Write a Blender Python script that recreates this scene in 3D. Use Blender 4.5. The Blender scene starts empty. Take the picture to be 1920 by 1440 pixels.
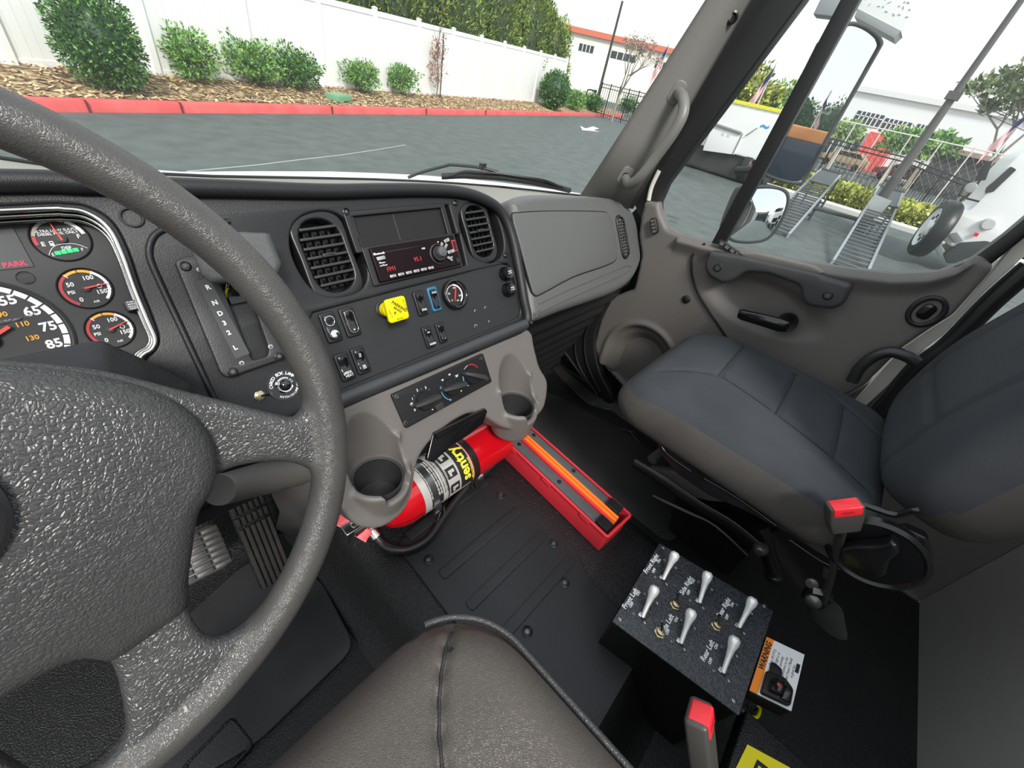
import bpy, bmesh, math, random
from mathutils import Vector, Matrix
from mathutils import noise as mnoise
random.seed(7)
# ---------------------------------------------------------------- camera
H = 2.0                                   # the camera is 2 m above the parking lot
YAW, PITCH, ROLL, FPX = (math.radians(55.4), math.radians(37.7), math.radians(13.2), 757.0)
_f = Vector((math.sin(YAW)*math.cos(PITCH), math.cos(YAW)*math.cos(PITCH), -math.sin(PITCH)))
_r0 = Vector((math.cos(YAW), -math.sin(YAW), 0)); _u0 = _r0.cross(_f)
_R = _r0*math.cos(ROLL) + _u0*math.sin(ROLL); _U = -_r0*math.sin(ROLL) + _u0*math.cos(ROLL)
scene = bpy.context.scene
C = scene.collection
cam_data = bpy.data.cameras.new('camera'); cam_data.sensor_width = 36.0
cam_data.lens = FPX/1920*36.0; cam_data.clip_start = 0.02; cam_data.clip_end = 2000
cam = bpy.data.objects.new('camera', cam_data); C.objects.link(cam)
cam.matrix_world = Matrix(((_R.x, _U.x, -_f.x, 0), (_R.y, _U.y, -_f.y, 0), (_R.z, _U.z, -_f.z, H), (0, 0, 0, 1)))
scene.camera = cam
# ---------------------------------------------------------------- light
scene.view_settings.view_transform = 'Standard'; scene.view_settings.look = 'None'
scene.view_settings.gamma = 1.0; scene.view_settings.exposure = 0.42
scene.view_settings.use_curve_mapping = False
world = bpy.data.worlds.new('sky'); scene.world = world; world.use_nodes = True
_wn = world.node_tree; _wn.nodes.clear()
_o = _wn.nodes.new('ShaderNodeOutputWorld'); _b = _wn.nodes.new('ShaderNodeBackground')
_tc = _wn.nodes.new('ShaderNodeTexCoord'); _sep = _wn.nodes.new('ShaderNodeSeparateXYZ')
_rp = _wn.nodes.new('ShaderNodeValToRGB')
_wn.links.new(_tc.outputs['Generated'], _sep.inputs[0]); _wn.links.new(_sep.outputs['Z'], _rp.inputs[0])
_rp.color_ramp.elements[0].position = 0.0; _rp.color_ramp.elements[0].color = (1.0, 1.0, 0.98, 1)
_rp.color_ramp.elements[1].position = 0.6; _rp.color_ramp.elements[1].color = (0.86, 0.93, 1.0, 1)
_wn.links.new(_rp.outputs[0], _b.inputs[0]); _b.inputs[1].default_value = 0.98
_wn.links.new(_b.outputs[0], _o.inputs[0])
def sun(name, az, el, strength, angle, col):
    l = bpy.data.lights.new(name, 'SUN'); l.energy = strength; l.angle = math.radians(angle); l.color = col
    o = bpy.data.objects.new(name, l); C.objects.link(o)
    d = Vector((math.sin(math.radians(az))*math.cos(math.radians(el)), math.cos(math.radians(az))*math.cos(math.radians(el)), math.sin(math.radians(el))))
    o.rotation_euler = d.to_track_quat('Z', 'Y').to_euler(); return o
sun('sun', 213, 44, 3.0, 14, (1.0, 0.96, 0.9))      # behind the truck to the left, softened by haze
# ---------------------------------------------------------------- helpers
def V(*a): return Vector(a)
def ray(px, py): return _f*FPX + _R*(px-960) - _U*(py-720)
def plane(px, py, n, d):
    r = ray(px, py); return r*(d/r.dot(Vector(n)))
def atx(px, py, v): return plane(px, py, (1, 0, 0), v)
def aty(px, py, v): return plane(px, py, (0, 1, 0), v)
def atz(px, py, v): return plane(px, py, (0, 0, 1), v)
class Frame:
    "a working plane: origin o, axes u v, normal n"
    def __init__(s, o, u, n):
        s.o = Vector(o); s.u = Vector(u).normalized(); s.n = Vector(n).normalized(); s.v = s.n.cross(s.u)
        s.m = Matrix(((s.u.x, s.v.x, s.n.x, s.o.x), (s.u.y, s.v.y, s.n.y, s.o.y), (s.u.z, s.v.z, s.n.z, s.o.z), (0, 0, 0, 1)))
    def px(s, x, y, h=0.0):
        p = plane(x, y, s.n, s.n.dot(s.o)+h) - s.o
        return (p.dot(s.u), p.dot(s.v))
    def pts(s, l, h=0.0): return [s.px(x, y, h) for x, y in l]
    def at(s, u, v, h=0.0): return s.o + s.u*u + s.v*v + s.n*h
    def w(s, x, y, h=0.0): return s.at(*s.px(x, y, h), h)
    def off(s, u, v, h=0.0, rot=0.0):
        c, d = math.cos(rot), math.sin(rot)
        return Frame(s.at(u, v, h), s.u*c + s.v*d, s.n)
TF = math.radians(33)
FP = Frame((0, .62*math.cos(TF), -.62*math.sin(TF)), (1, 0, 0), (0, -math.cos(TF), math.sin(TF)))   # dashboard face
def smooth(l, n=6, closed=True):
    l = [Vector(p) for p in l]; out = []; N = len(l)
    for i in range(N if closed else N-1):
        if closed: p = [l[(i+k-1) % N] for k in range(4)]
        else: p = [l[max(0, min(N-1, i+k-1))] for k in range(4)]
        for k in range(n):
            t = k/n
            out.append(0.5*((2*p[1]) + (p[2]-p[0])*t + (2*p[0]-5*p[1]+4*p[2]-p[3])*t*t + (3*p[1]-p[0]-3*p[2]+p[3])*t**3))
    if not closed: out.append(l[-1])
    return out
def rrect(w, h, r, cx=0, cy=0, n=5):
    out = []
    for k, (sx, sy) in enumerate(((1, 1), (-1, 1), (-1, -1), (1, -1))):
        for i in range(n+1):
            a = math.pi/2*(k + i/n)
            out.append((cx+sx*(w/2-r)+r*math.cos(a), cy+sy*(h/2-r)+r*math.sin(a)))
    return out
def rpoly(l, r, n=5):
    "polygon with rounded corners; r a number or a list"
    out = []; N = len(l); l = [Vector((p[0], p[1])) for p in l]
    for i in range(N):
        rr = r[i] if isinstance(r, (list, tuple)) else r
        a, b, c = l[i-1], l[i], l[(i+1) % N]
        d1, d2 = (a-b), (c-b); rr = min(rr, d1.length*.45, d2.length*.45)
        p1 = b + d1.normalized()*rr; p2 = b + d2.normalized()*rr
        for k in range(n+1):
            t = k/n; out.append(p1*(1-t)**2 + b*2*t*(1-t) + p2*t*t)
    return out
def circle(r, cx=0, cy=0, n=32, ry=None):
    ry = ry or r
    return [(cx+r*math.cos(2*math.pi*i/n), cy+ry*math.sin(2*math.pi*i/n)) for i in range(n)]
# ---------------------------------------------------------------- materials
MATS = {}
def mat(name, col, rough=.5, metal=0.0, bump=None, spec=.5, emit=None, mott=None, coat=0.0, alpha=None):
    """bump = (kind, scale, strength); mott = (scale, colour, amount)"""
    if name in MATS: return MATS[name]
    m = bpy.data.materials.new(name); m.use_nodes = True; nt = m.node_tree; b = nt.nodes['Principled BSDF']
    b.inputs['Base Color'].default_value = (*col, 1); b.inputs['Roughness'].default_value = rough
    b.inputs['Metallic'].default_value = metal; b.inputs['Specular IOR Level'].default_value = spec
    b.inputs['Coat Weight'].default_value = coat
    if emit: b.inputs['Emission Color'].default_value = (*emit[0], 1); b.inputs['Emission Strength'].default_value = emit[1]
    tc = nt.nodes.new('ShaderNodeTexCoord')
    if bump:
        kind, sc, st = bump
        bp = nt.nodes.new('ShaderNodeBump'); bp.inputs['Strength'].default_value = st; bp.inputs['Distance'].default_value = .002
        if kind == 'noise':
            t = nt.nodes.new('ShaderNodeTexNoise'); t.inputs['Scale'].default_value = sc; t.inputs['Detail'].default_value = 3
            src = t.outputs['Fac']
        elif kind == 'leather':
            w = nt.nodes.new('ShaderNodeTexNoise'); w.inputs['Scale'].default_value = sc*.35; w.inputs['Detail'].default_value = 2
            mx = nt.nodes.new('ShaderNodeMix'); mx.data_type = 'VECTOR'; mx.inputs[0].default_value = .012
            nt.links.new(tc.outputs['Object'], mx.inputs[4]); nt.links.new(w.outputs['Color'], mx.inputs[5]); nt.links.new(tc.outputs['Object'], w.inputs['Vector'])
            t = nt.nodes.new('ShaderNodeTexVoronoi'); t.feature = 'DISTANCE_TO_EDGE'; t.inputs['Scale'].default_value = sc
            nt.links.new(mx.outputs[1], t.inputs['Vector'])
            mr = nt.nodes.new('ShaderNodeMapRange'); mr.inputs['From Max'].default_value = .22
            nt.links.new(t.outputs['Distance'], mr.inputs['Value']); src = mr.outputs[0]
        elif kind == 'weave':
            t = nt.nodes.new('ShaderNodeTexNoise'); t.inputs['Scale'].default_value = sc; t.inputs['Detail'].default_value = 6; t.inputs['Roughness'].default_value = .8
            src = t.outputs['Fac']
        if kind != 'leather': nt.links.new(tc.outputs['Object'], t.inputs['Vector'])
        nt.links.new(src, bp.inputs['Height']); nt.links.new(bp.outputs[0], b.inputs['Normal'])
    if mott:
        sc, c2, am = mott
        t = nt.nodes.new('ShaderNodeTexNoise'); t.inputs['Scale'].default_value = sc; t.inputs['Detail'].default_value = 5
        nt.links.new(tc.outputs['Object'], t.inputs['Vector'])
        r = nt.nodes.new('ShaderNodeValToRGB'); r.color_ramp.elements[0].position = .5-.2*am; r.color_ramp.elements[1].position = .5+.3*am
        r.color_ramp.elements[0].color = (*col, 1); r.color_ramp.elements[1].color = (*c2, 1)
        nt.links.new(t.outputs['Fac'], r.inputs[0]); nt.links.new(r.outputs[0], b.inputs['Base Color'])
    MATS[name] = m; return m
def glass(name, tint, gloss=.06, haze=0.0):
    m = bpy.data.materials.new(name); m.use_nodes = True; nt = m.node_tree; nt.nodes.clear()
    o = nt.nodes.new('ShaderNodeOutputMaterial'); t = nt.nodes.new('ShaderNodeBsdfTransparent'); g = nt.nodes.new('ShaderNodeBsdfGlossy')
    t.inputs[0].default_value = (*tint, 1); g.inputs['Roughness'].default_value = .02
    fr = nt.nodes.new('ShaderNodeFresnel'); fr.inputs[0].default_value = 1.3
    mx = nt.nodes.new('ShaderNodeMixShader'); nt.links.new(fr.outputs[0], mx.inputs[0])
    nt.links.new(t.outputs[0], mx.inputs[1]); nt.links.new(g.outputs[0], mx.inputs[2])
    out = mx
    if haze:
        d = nt.nodes.new('ShaderNodeBsdfDiffuse'); d.inputs[0].default_value = (.8, .85, .85, 1)
        n = nt.nodes.new('ShaderNodeTexNoise'); n.inputs['Scale'].default_value = 3; n.inputs['Detail'].default_value = 6
        mm = nt.nodes.new('ShaderNodeMath'); mm.operation = 'MULTIPLY'; mm.inputs[1].default_value = haze
        nt.links.new(n.outputs['Fac'], mm.inputs[0])
        tr = nt.nodes.new('ShaderNodeBsdfTranslucent'); tr.inputs[0].default_value = (.8, .85, .85, 1)
        m2 = nt.nodes.new('ShaderNodeMixShader'); nt.links.new(mm.outputs[0], m2.inputs[0]); nt.links.new(mx.outputs[0], m2.inputs[1]); nt.links.new(tr.outputs[0], m2.inputs[2])
        out = m2
    nt.links.new(out.outputs[0], o.inputs[0]); MATS[name] = m; return m
DARK = mat('charcoal_plastic', (.017, .0175, .019), .40, bump=('noise', 900, .25), spec=.38)
DARK2 = mat('charcoal_panel', (.021, .022, .0235), .55, bump=('noise', 1400, .25), spec=.38)
BLACK = mat('black_plastic', (.012, .012, .013), .35)
GLOSSBLK = mat('glossy_black', (.006, .006, .007), .12, coat=.3)
VOID = mat('deep_black', (.004, .004, .004), .7)
GREY = mat('grey_trim', (.138, .127, .118), .45, bump=('noise', 1100, .25))
GREYD = mat('grey_dash', (.115, .112, .108), .48, bump=('leather', 420, .18))
DOORG = mat('door_trim', (.135, .125, .116), .5, bump=('noise', 1300, .25))
CREAM = mat('cream_paint', (.62, .60, .54), .35)
RUB = mat('rubber_black', (.0065, .0065, .007), .30, bump=('noise', 420, 1.0), spec=.5)
RUBS = mat('rubber_seal', (.012, .012, .013), .4)
LEATHER = mat('brown_leather', (.098, .084, .074), .32, bump=('leather', 520, .42))
LEATHERK = mat('black_leather', (.030, .030, .031), .42, bump=('leather', 300, .25))
WHEEL = mat('wheel_leather', (.046, .046, .046), .33, bump=('leather', 300, .32))
WHEELRIM = mat('wheel_rim', (.074, .071, .067), .36, bump=('leather', 480, .22), mott=(14, (.048, .046, .044), .8))  # paler than the hub: sunlight on the rim is put into its colour
FABRIC = mat('seat_fabric', (.032, .036, .042), .95, bump=('weave', 700, .7), mott=(9, (.046, .051, .058), 1))
FABRICS = mat('seat_fabric_side', (.052, .048, .044), .95, bump=('weave', 700, .7), mott=(12, (.070, .064, .057), 1))  # browner than the top: dust, and also how light falls, put into the colour
RED = mat('red_enamel', (.50, .004, .010), .16, coat=.5)
REDP = mat('red_plastic', (.62, .03, .045), .4, bump=('noise', 300, .1))
REDB = mat('red_button', (.72, .02, .03), .3)
ORANGE = mat('orange_reflector', (.95, .20, .02), .3)
YELLOW = mat('yellow_plastic', (.85, .72, .0), .4)
WHITE = mat('white_print', (.80, .80, .80), .5)
PAINTW = mat('white_paint', (.86, .86, .86), .4)
SILVER = mat('brushed_metal', (.62, .60, .57), .25, metal=1)
CHROME = mat('chrome', (.75, .75, .75), .08, metal=1)
BRASS = mat('brass', (.55, .46, .30), .25, metal=1)
SCREW = mat('screw_metal', (.16, .16, .16), .35, metal=.8)
GREEN_L = mat('green_segment', (.0, .5, .1), .4, emit=((.02, 1, .15), .9))
RED_L = mat('red_segment', (.4, .0, .02), .4, emit=((1, .02, .1), .8))
NEEDLE = mat('needle_red', (.95, .05, .04), .4)
AMBER = mat('amber_print', (.90, .38, .03), .5)
REDARC = mat('red_print', (.45, .02, .03), .5)
BLUE = mat('blue_plastic', (.02, .14, .26), .35)
LBLUE = mat('blue_print', (.10, .38, .62), .5)
GLASSW = glass('windshield_glass', (.93, .97, .95), haze=.05)
GLASSD = glass('door_glass', (.95, .97, .96), haze=.045)
GLASSC = glass('gauge_lens', (.96, .96, .96))
MIRROR = mat('mirror_glass', (.86, .89, .90), .0, metal=1)
# ---------------------------------------------------------------- object tree
ROOTW = {}
def tag(o, label=None, cat=None, group=None, kind=None):
    if label: o['label'] = label
    if cat: o['category'] = cat
    if group: o['group'] = group
    if kind: o['kind'] = kind
    return o
def thing(name, loc, label, cat, group=None, fr=None):
    o = bpy.data.objects.new(name, None); C.objects.link(o); o.empty_display_size = .02
    m = fr.m.copy() if fr else Matrix.Translation(Vector(loc))
    o.matrix_world = m; ROOTW[o.name] = m; tag(o, label, cat, group); return o
def link(name, me, parent=None, local=False):
    o = bpy.data.objects.new(name, me); C.objects.link(o)
    if parent is not None:
        w = ROOTW[parent.name]
        if not local: me.transform(w.inverted())
        o.parent = parent; ROOTW[o.name] = w
    else:
        xs = [v.co for v in me.vertices]
        if xs:
            c = Vector(((min(p.x for p in xs)+max(p.x for p in xs))/2, (min(p.y for p in xs)+max(p.y for p in xs))/2, min(p.z for p in xs)))
            me.transform(Matrix.Translation(-c)); o.location = c
            ROOTW[o.name] = Matrix.Translation(c)
        else: ROOTW[o.name] = Matrix.Identity(4)
    return o
def dup(root, m, label=None, group=None):
    r = root.copy(); C.objects.link(r); r.matrix_world = m; ROOTW[r.name] = m
    if label: r['label'] = label
    if group: r['group'] = group
    def rec(src, dst):
        for ch in list(src.children):
            c = ch.copy(); C.objects.link(c); c.parent = dst; rec(ch, c)
    rec(root, r); return r
def finish_mesh(me, angle=40):
    me.shade_smooth()
    try: me.set_sharp_from_angle(angle=math.radians(angle))
    except Exception: pass
class MB:
    def __init__(s): s.bm = bmesh.new(); s.mats = []
    def mi(s, m):
        if m not in s.mats: s.mats.append(m)
        return s.mats.index(m)
    def face(s, vs, m, flip=False):
        try:
            f = s.bm.faces.new(vs[::-1] if flip else vs); f.material_index = s.mi(m); return f
        except ValueError: return None
    def poly(s, pts, faces, m):
        vs = [s.bm.verts.new(p) for p in pts]
        for f in faces: s.face([vs[i] for i in f], m)
        return vs
    def box(s, c, size, m, mx=None):
        c = Vector(c); x, y, z = [k/2 for k in size]
        P = [Vector((a*x, b*y, d*z)) for a in (-1, 1) for b in (-1, 1) for d in (-1, 1)]
        if mx is not None: P = [mx.to_3x3() @ p for p in P]
        s.poly([c+p for p in P], [(0, 1, 3, 2), (4, 6, 7, 5), (0, 4, 5, 1), (2, 3, 7, 6), (0, 2, 6, 4), (1, 5, 7, 3)], m); return s
    def fbox(s, fr, u0, u1, v0, v1, h0, h1, m):
        P = [fr.at(u, v, h) for u in (u0, u1) for v in (v0, v1) for h in (h0, h1)]
        s.poly(P, [(0, 1, 3, 2), (4, 6, 7, 5), (0, 4, 5, 1), (2, 3, 7, 6), (0, 2, 6, 4), (1, 5, 7, 3)], m); return s
    def loft(s, rings, m, closed=True, cap=True, loop=False):
        R = [[s.bm.verts.new(p) for p in r] for r in rings]; n = len(R[0])
        pairs = list(zip(R, R[1:])) + ([(R[-1], R[0])] if loop else [])
        for a, b in pairs:
            for i in range(n if closed else n-1):
                j = (i+1) % n; s.face([a[i], a[j], b[j], b[i]], m)
        if cap and not loop and closed: s.face(R[0][::-1], m); s.face(R[-1], m)
        return s
    def tube(s, pts, r, m, n=10, cap=True, ry=None, loop=False, up=None):
        pts = [Vector(p) for p in pts]; rings = []; N = len(pts); last = None
        for i, p in enumerate(pts):
            if loop: d = pts[(i+1) % N]-pts[i-1]
            else: d = pts[min(i+1, N-1)]-pts[max(i-1, 0)]
            d = d.normalized() if d.length else Vector((0, 0, 1))
            if last is None:
                a = Vector(up) if up else (Vector((0, 0, 1)) if abs(d.z) < .9 else Vector((1, 0, 0)))
            else: a = last
            a = (a - d*a.dot(d)); a = a.normalized() if a.length > 1e-6 else d.orthogonal().normalized()
            last = a; b = d.cross(a)
            rr = r[i] if isinstance(r, (list, tuple)) else r; r2 = rr if ry is None else ry
            rings.append([p + a*(r2*math.cos(2*math.pi*k/n)) + b*(rr*math.sin(2*math.pi*k/n)) for k in range(n)])
        return s.loft(rings, m, cap=cap, loop=loop)
    def cyl(s, p0, p1, r, m, r1=None, n=20): return s.tube([p0, p1], [r, r if r1 is None else r1], m, n=n)
    def lathe(s, prof, fr, m, n=28, sx=1.0, sy=1.0, cap=True):
        "profile (radius, h) about the frame normal"
        rings = [[fr.at(r*sx*math.cos(2*math.pi*k/n), r*sy*math.sin(2*math.pi*k/n), h) for k in range(n)] for r, h in prof]
        return s.loft(rings, m, cap=cap)
    def grid(s, P, m, flip=False):
        R = [[s.bm.verts.new(p) for p in r] for r in P]
        for a, b in zip(R, R[1:]):
            for i in range(len(a)-1): s.face([a[i], a[i+1], b[i+1], b[i]], m, flip)
        return s
    def merge(s, me, m, mx=None):
        "add another mesh (bpy mesh) with material m"
        idx = s.mi(m); n0 = len(s.bm.faces)
        if mx is not None: me.transform(mx)
        s.bm.from_mesh(me); s.bm.faces.ensure_lookup_table()
        for f in s.bm.faces[n0:]: f.material_index = idx
        bpy.data.meshes.remove(me); return s
    def plate(s, loops, fr, h0, h1, m, bev=0.0, res=2):
        return s.merge(flat(loops, fr, h0, h1, bev, res), m)
    def ring(s, outer, inner, fr, h0, h1, m, bev=0.0): return s.plate([outer, inner], fr, h0, h1, m, bev)
    def text(s, st, fr, u, v, size, m, rot=0.0, align='CENTER', bold=0.0, h=.0003, sx=1.0, space=1.0):
        return s.merge(text_mesh(st, fr, u, v, size, rot, align, bold, h, sx, space), m)
    def mesh(s, name, angle=40, bevel=None, weld=True):
        if weld: bmesh.ops.remove_doubles(s.bm, verts=s.bm.verts, dist=1e-6)
        bmesh.ops.recalc_face_normals(s.bm, faces=s.bm.faces)
        me = bpy.data.meshes.new(name); s.bm.to_mesh(me); s.bm.free()
        for m in s.mats: me.materials.append(m)
        if bevel:
            t = bpy.data.objects.new('t', me); C.objects.link(t)
            b = t.modifiers.new('b', 'BEVEL'); b.width = bevel; b.segments = 3; b.limit_method = 'ANGLE'; b.angle_limit = math.radians(35); b.harden_normals = False
            me2 = evaluated(t); bpy.data.objects.remove(t); bpy.data.meshes.remove(me); me = me2; me.name = name
        finish_mesh(me, angle); return me
    def obj(s, name, parent=None, angle=40, bevel=None, local=False, weld=True):
        return link(name, s.mesh(name, angle, bevel, weld), parent, local)
def evaluated(o):
    dg = bpy.context.evaluated_depsgraph_get(); dg.update()
    return bpy.data.meshes.new_from_object(o.evaluated_get(dg), depsgraph=dg)
def flat(loops, fr, h0, h1, bev=0.0, res=2):
    cu = bpy.data.curves.new('c', 'CURVE'); cu.dimensions = '2D'; cu.fill_mode = 'BOTH'
    bev = min(bev, abs(h1-h0)/2*.98)
    cu.extrude = abs(h1-h0)/2 - bev; cu.bevel_depth = bev; cu.bevel_resolution = res; cu.offset = -bev
    for l in loops:
        sp = cu.splines.new('POLY'); sp.points.add(len(l)-1); sp.use_cyclic_u = True
        for p, q in zip(sp.points, l): p.co = (q[0], q[1], 0, 1)
    o = bpy.data.objects.new('c', cu); C.objects.link(o)
    me = evaluated(o); bpy.data.objects.remove(o); bpy.data.curves.remove(cu)
    me.transform(fr.m @ Matrix.Translation((0, 0, (h0+h1)/2))); return me
def text_mesh(st, fr, u, v, size, rot=0.0, align='CENTER', bold=0.0, h=.0003, sx=1.0, space=1.0):
    cu = bpy.data.curves.new('t', 'FONT'); cu.body = st; cu.size = size; cu.align_x = align; cu.align_y = 'CENTER'
    cu.extrude = h/2; cu.offset = bold*size; cu.resolution_u = 2; cu.space_character = space
    o = bpy.data.objects.new('t', cu); C.objects.link(o)
    me = evaluated(o); bpy.data.objects.remove(o); bpy.data.curves.remove(cu)
    me.transform(fr.m @ Matrix.Translation((u, v, h*.5)) @ Matrix.Rotation(rot, 4, 'Z') @ Matrix.Diagonal((sx, 1, 1, 1))); return me
def remesh(mb, voxel, smoothing=6, name='m', keep=None):
    "fuse closed shapes into one skin and soften it"
    me = mb.mesh(name, weld=False); o = bpy.data.objects.new('r', me); C.objects.link(o)
    r = o.modifiers.new('r', 'REMESH'); r.mode = 'VOXEL'; r.voxel_size = voxel; r.use_smooth_shade = True
    if smoothing:
        k = o.modifiers.new('s', 'SMOOTH'); k.factor = .5; k.iterations = smoothing
    me2 = evaluated(o); bpy.data.objects.remove(o); me2.materials.clear()
    for m in me.materials: me2.materials.append(m)
    bpy.data.meshes.remove(me); me2.shade_smooth(); return me2
def boolean(a, b, op):
    oa = bpy.data.objects.new('a', a); ob = bpy.data.objects.new('b', b); C.objects.link(oa); C.objects.link(ob)
    m = oa.modifiers.new('b', 'BOOLEAN'); m.operation = op; m.object = ob; m.solver = 'EXACT'
    me = evaluated(oa); bpy.data.objects.remove(oa); bpy.data.objects.remove(ob); return me
def struct(o): o['kind'] = 'structure'; return o
# ================================================================ CAB SHELL
ZF = -.93                                   # rubber floor, camera height is zero here
DX = 1.20                                   # inner face of the passenger door
DF = Frame((DX, 0, 0), (0, -1, 0), (-1, 0, 0))
def gauss(u, v, cu, cv, su, sv): return math.exp(-((u-cu)/su)**2-((v-cv)/sv)**2)
def sstep(a, b, x):
    t = max(0, min(1, (x-a)/(b-a))); return t*t*(3-2*t)
# floor: flat pan, toe board and the long moulded grooves of the rubber mat
b = MB()
xs = [-1.0+.02*i for i in range(int(2.24/.02)+1)]; ys = [-.62+.02*i for i in range(int(1.64/.02)+1)]
def floor_z(x, y):
    z = ZF
    z += .55*sstep(.62, 1.05, y)*(.62 if x > .75 else 1)                       # toe board
    return z
b.grid([[(x, y, floor_z(x, y)) for x in xs] for y in ys], RUB)
struct(b.obj('floor', angle=60))
# engine cover with its bolted access panel
b = MB()
EC0, EC1, EZ = .20, .715, -.80
rings = []
for i in range(57):
    y = -.20 + i*.02
    w0, w1 = EC0, EC1
    e = sstep(-.20, -.08, y); zt = ZF + (EZ-ZF)*e + .12*sstep(.50, .85, y)
    prof = [(w0-.085, ZF-.01), (w0-.055, ZF+.012), (w0-.03, ZF+(zt-ZF)*.35), (w0-.012, ZF+(zt-ZF)*.75), (w0+.008, zt-.006), (w0+.03, zt)]
    prof += [(w0+.03+(w1-w0-.06)*k/10, zt) for k in range(1, 10)]
    prof += [(w1-.03, zt), (w1-.005, zt-.008), (w1+.02, ZF+(zt-ZF)*.75), (w1+.045, ZF+(zt-ZF)*.4), (w1+.075, ZF+.02), (w1+.12, ZF-.01)]
    rings.append([(p[0], y, p[1]) for p in prof])
cover = thing('engine_cover', (.45, .2, ZF), 'black rubber-covered engine hump between the two seats', 'engine cover')
b.grid(rings, RUB); b.obj('shell', cover, angle=70)
EF = Frame((0, 0, EZ), (1, 0, 0), (0, 0, 1))
b = MB()
out = rpoly([EF.px(741, 1020), EF.px(836, 1150), (.262, -.10), (.50, -.10), EF.px(1100, 1085), EF.px(1077, 1022), EF.px(921, 892)], [.02, .02, .04, .06, .04, .045, .02], 5)
b.plate([out], EF, -.004, .006, DARK2 if 0 else mat('access_panel', (.012, .013, .014), .42, bump=('noise', 900, .35)), bev=.002)
pnl = b.obj('access_panel', cover)
b = MB(); RIB = MATS['access_panel']
for a, c, w in (((908, 905), (775, 1000), .024), ((975, 955), (818, 1100), .022), ((1022, 1000), (895, 1150), .022), ((1072, 1048), (965, 1190), .022)):
    p, q = Vector(EF.px(*a)), Vector(EF.px(*c)); p = Vector((.515, p.y)); q = Vector((.285, p.y))
    b.plate([rrect(abs(p.x-q.x), w, .006, (p.x+q.x)/2, p.y)], EF, .005, .0085, RIB, bev=.0012)
b.obj('raised_rib', pnl)
for q in ((938, 932), (795, 984), (1037, 1022), (803, 1053), (1057, 1095), (987, 1187)):
    b = MB(); f = EF.off(*EF.px(*q), .006)
    b.lathe([(.0105, -.003), (.0105, .0015), (.0085, .0025), (.006, -.001), (.0001, -.001)], f, BLACK, 20); b.lathe([(.0045, -.002), (.004, .0005), (.0001, .0005)], f, SCREW, 6)
    b.obj('panel_bolt', cover)
# driver side moulded heel mat
b = MB(); MFr = Frame((0, 0, ZF), (1, 0, 0), (0, 0, 1))
mo = rpoly(MFr.pts([(470, 1050), (600, 1085), (668, 1215), (480, 1400), (300, 1500), (250, 1250)]), .03, 4)
b.plate([mo], MFr, 0, .008, mat('worn_mat', (.018, .018, .019), .5, mott=(9, (.040, .040, .042), 1), bump=('noise', 260, .3)), bev=.003)
o = tag(b.obj('floor_mat'), 'worn black rubber heel mat on the floor below the steering wheel', 'floor mat')
b = MB(); rq = [MFr.px(*q) for q in ((335, 1448), (438, 1342), (482, 1398), (395, 1490))]; rc_ = sum((Vector(p) for p in rq), Vector((0, 0)))/4
b.plate([rpoly(rq, .012, 4), rpoly([rc_+(Vector(p)-rc_)*.80 for p in rq], .010, 4)], MFr, 0, .010, RUB, bev=.004); tag(b.obj('recess_frame'), 'raised rubber frame moulded in the floor below the lower steering wheel rim', 'floor frame')
# passenger floor: contour ridges moulded in the rubber
b = MB(); PM = mat('rubber_worn', (.024, .024, .0235), .38, bump=('noise', 600, .6), mott=(7, (.040, .039, .037), 1))
for l in ([(1000, 840), (1040, 800), (1100, 790), (1180, 808), (1215, 850)], [(1030, 850), (1075, 812), (1140, 800), (1200, 812)], [(1080, 905), (1120, 880), (1180, 870), (1230, 882)]):
    b.tube([tuple(MFr.w(*q, .001)) for q in l], .0025, PM, 6)
b2 = MB(); PF = thing('moulded_mat', (.95, .3, ZF), 'black rubber mat with raised contour lines on the passenger floor', 'floor mat')
b2.plate([rpoly([(.84, -.05), (1.125, -.05), (1.125, .30), (1.08, .55), (.98, .66), (.84, .66)], .04, 4)], MFr, 0, .004, PM, bev=.001)
b2.obj('mat_sheet', PF); b.obj('contour_line', PF)
# sill plate at the passenger door
SF = Frame((0, 0, ZF+.022), (1, 0, 0), (0, 0, 1))
sill = thing('sill_plate', (1.16, .3, ZF), 'ribbed black sill plate along the bottom of the passenger door', 'sill plate')
b = MB(); inner = SF.pts([(1036, 690), (1062, 718), (1102, 756), (1150, 770), (1225, 825), (1330, 900)])
b.plate([[*inner, (1.225, inner[-1][1]), (1.225, inner[0][1])]], SF, -.03, 0, mat('sill_rubber', (.024, .023, .022), .32, bump=('noise', 500, .3)), bev=.004); b.obj('tread', sill)
b = MB()
for k in range(6):
    b.tube([tuple(SF.at(u*(1-k/6.5)+1.222*(k/6.5), v, .001)) for u, v in smooth(inner[1:], 4, False)], .0022, RUBS, 6)
b.obj('rib', sill)
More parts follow.
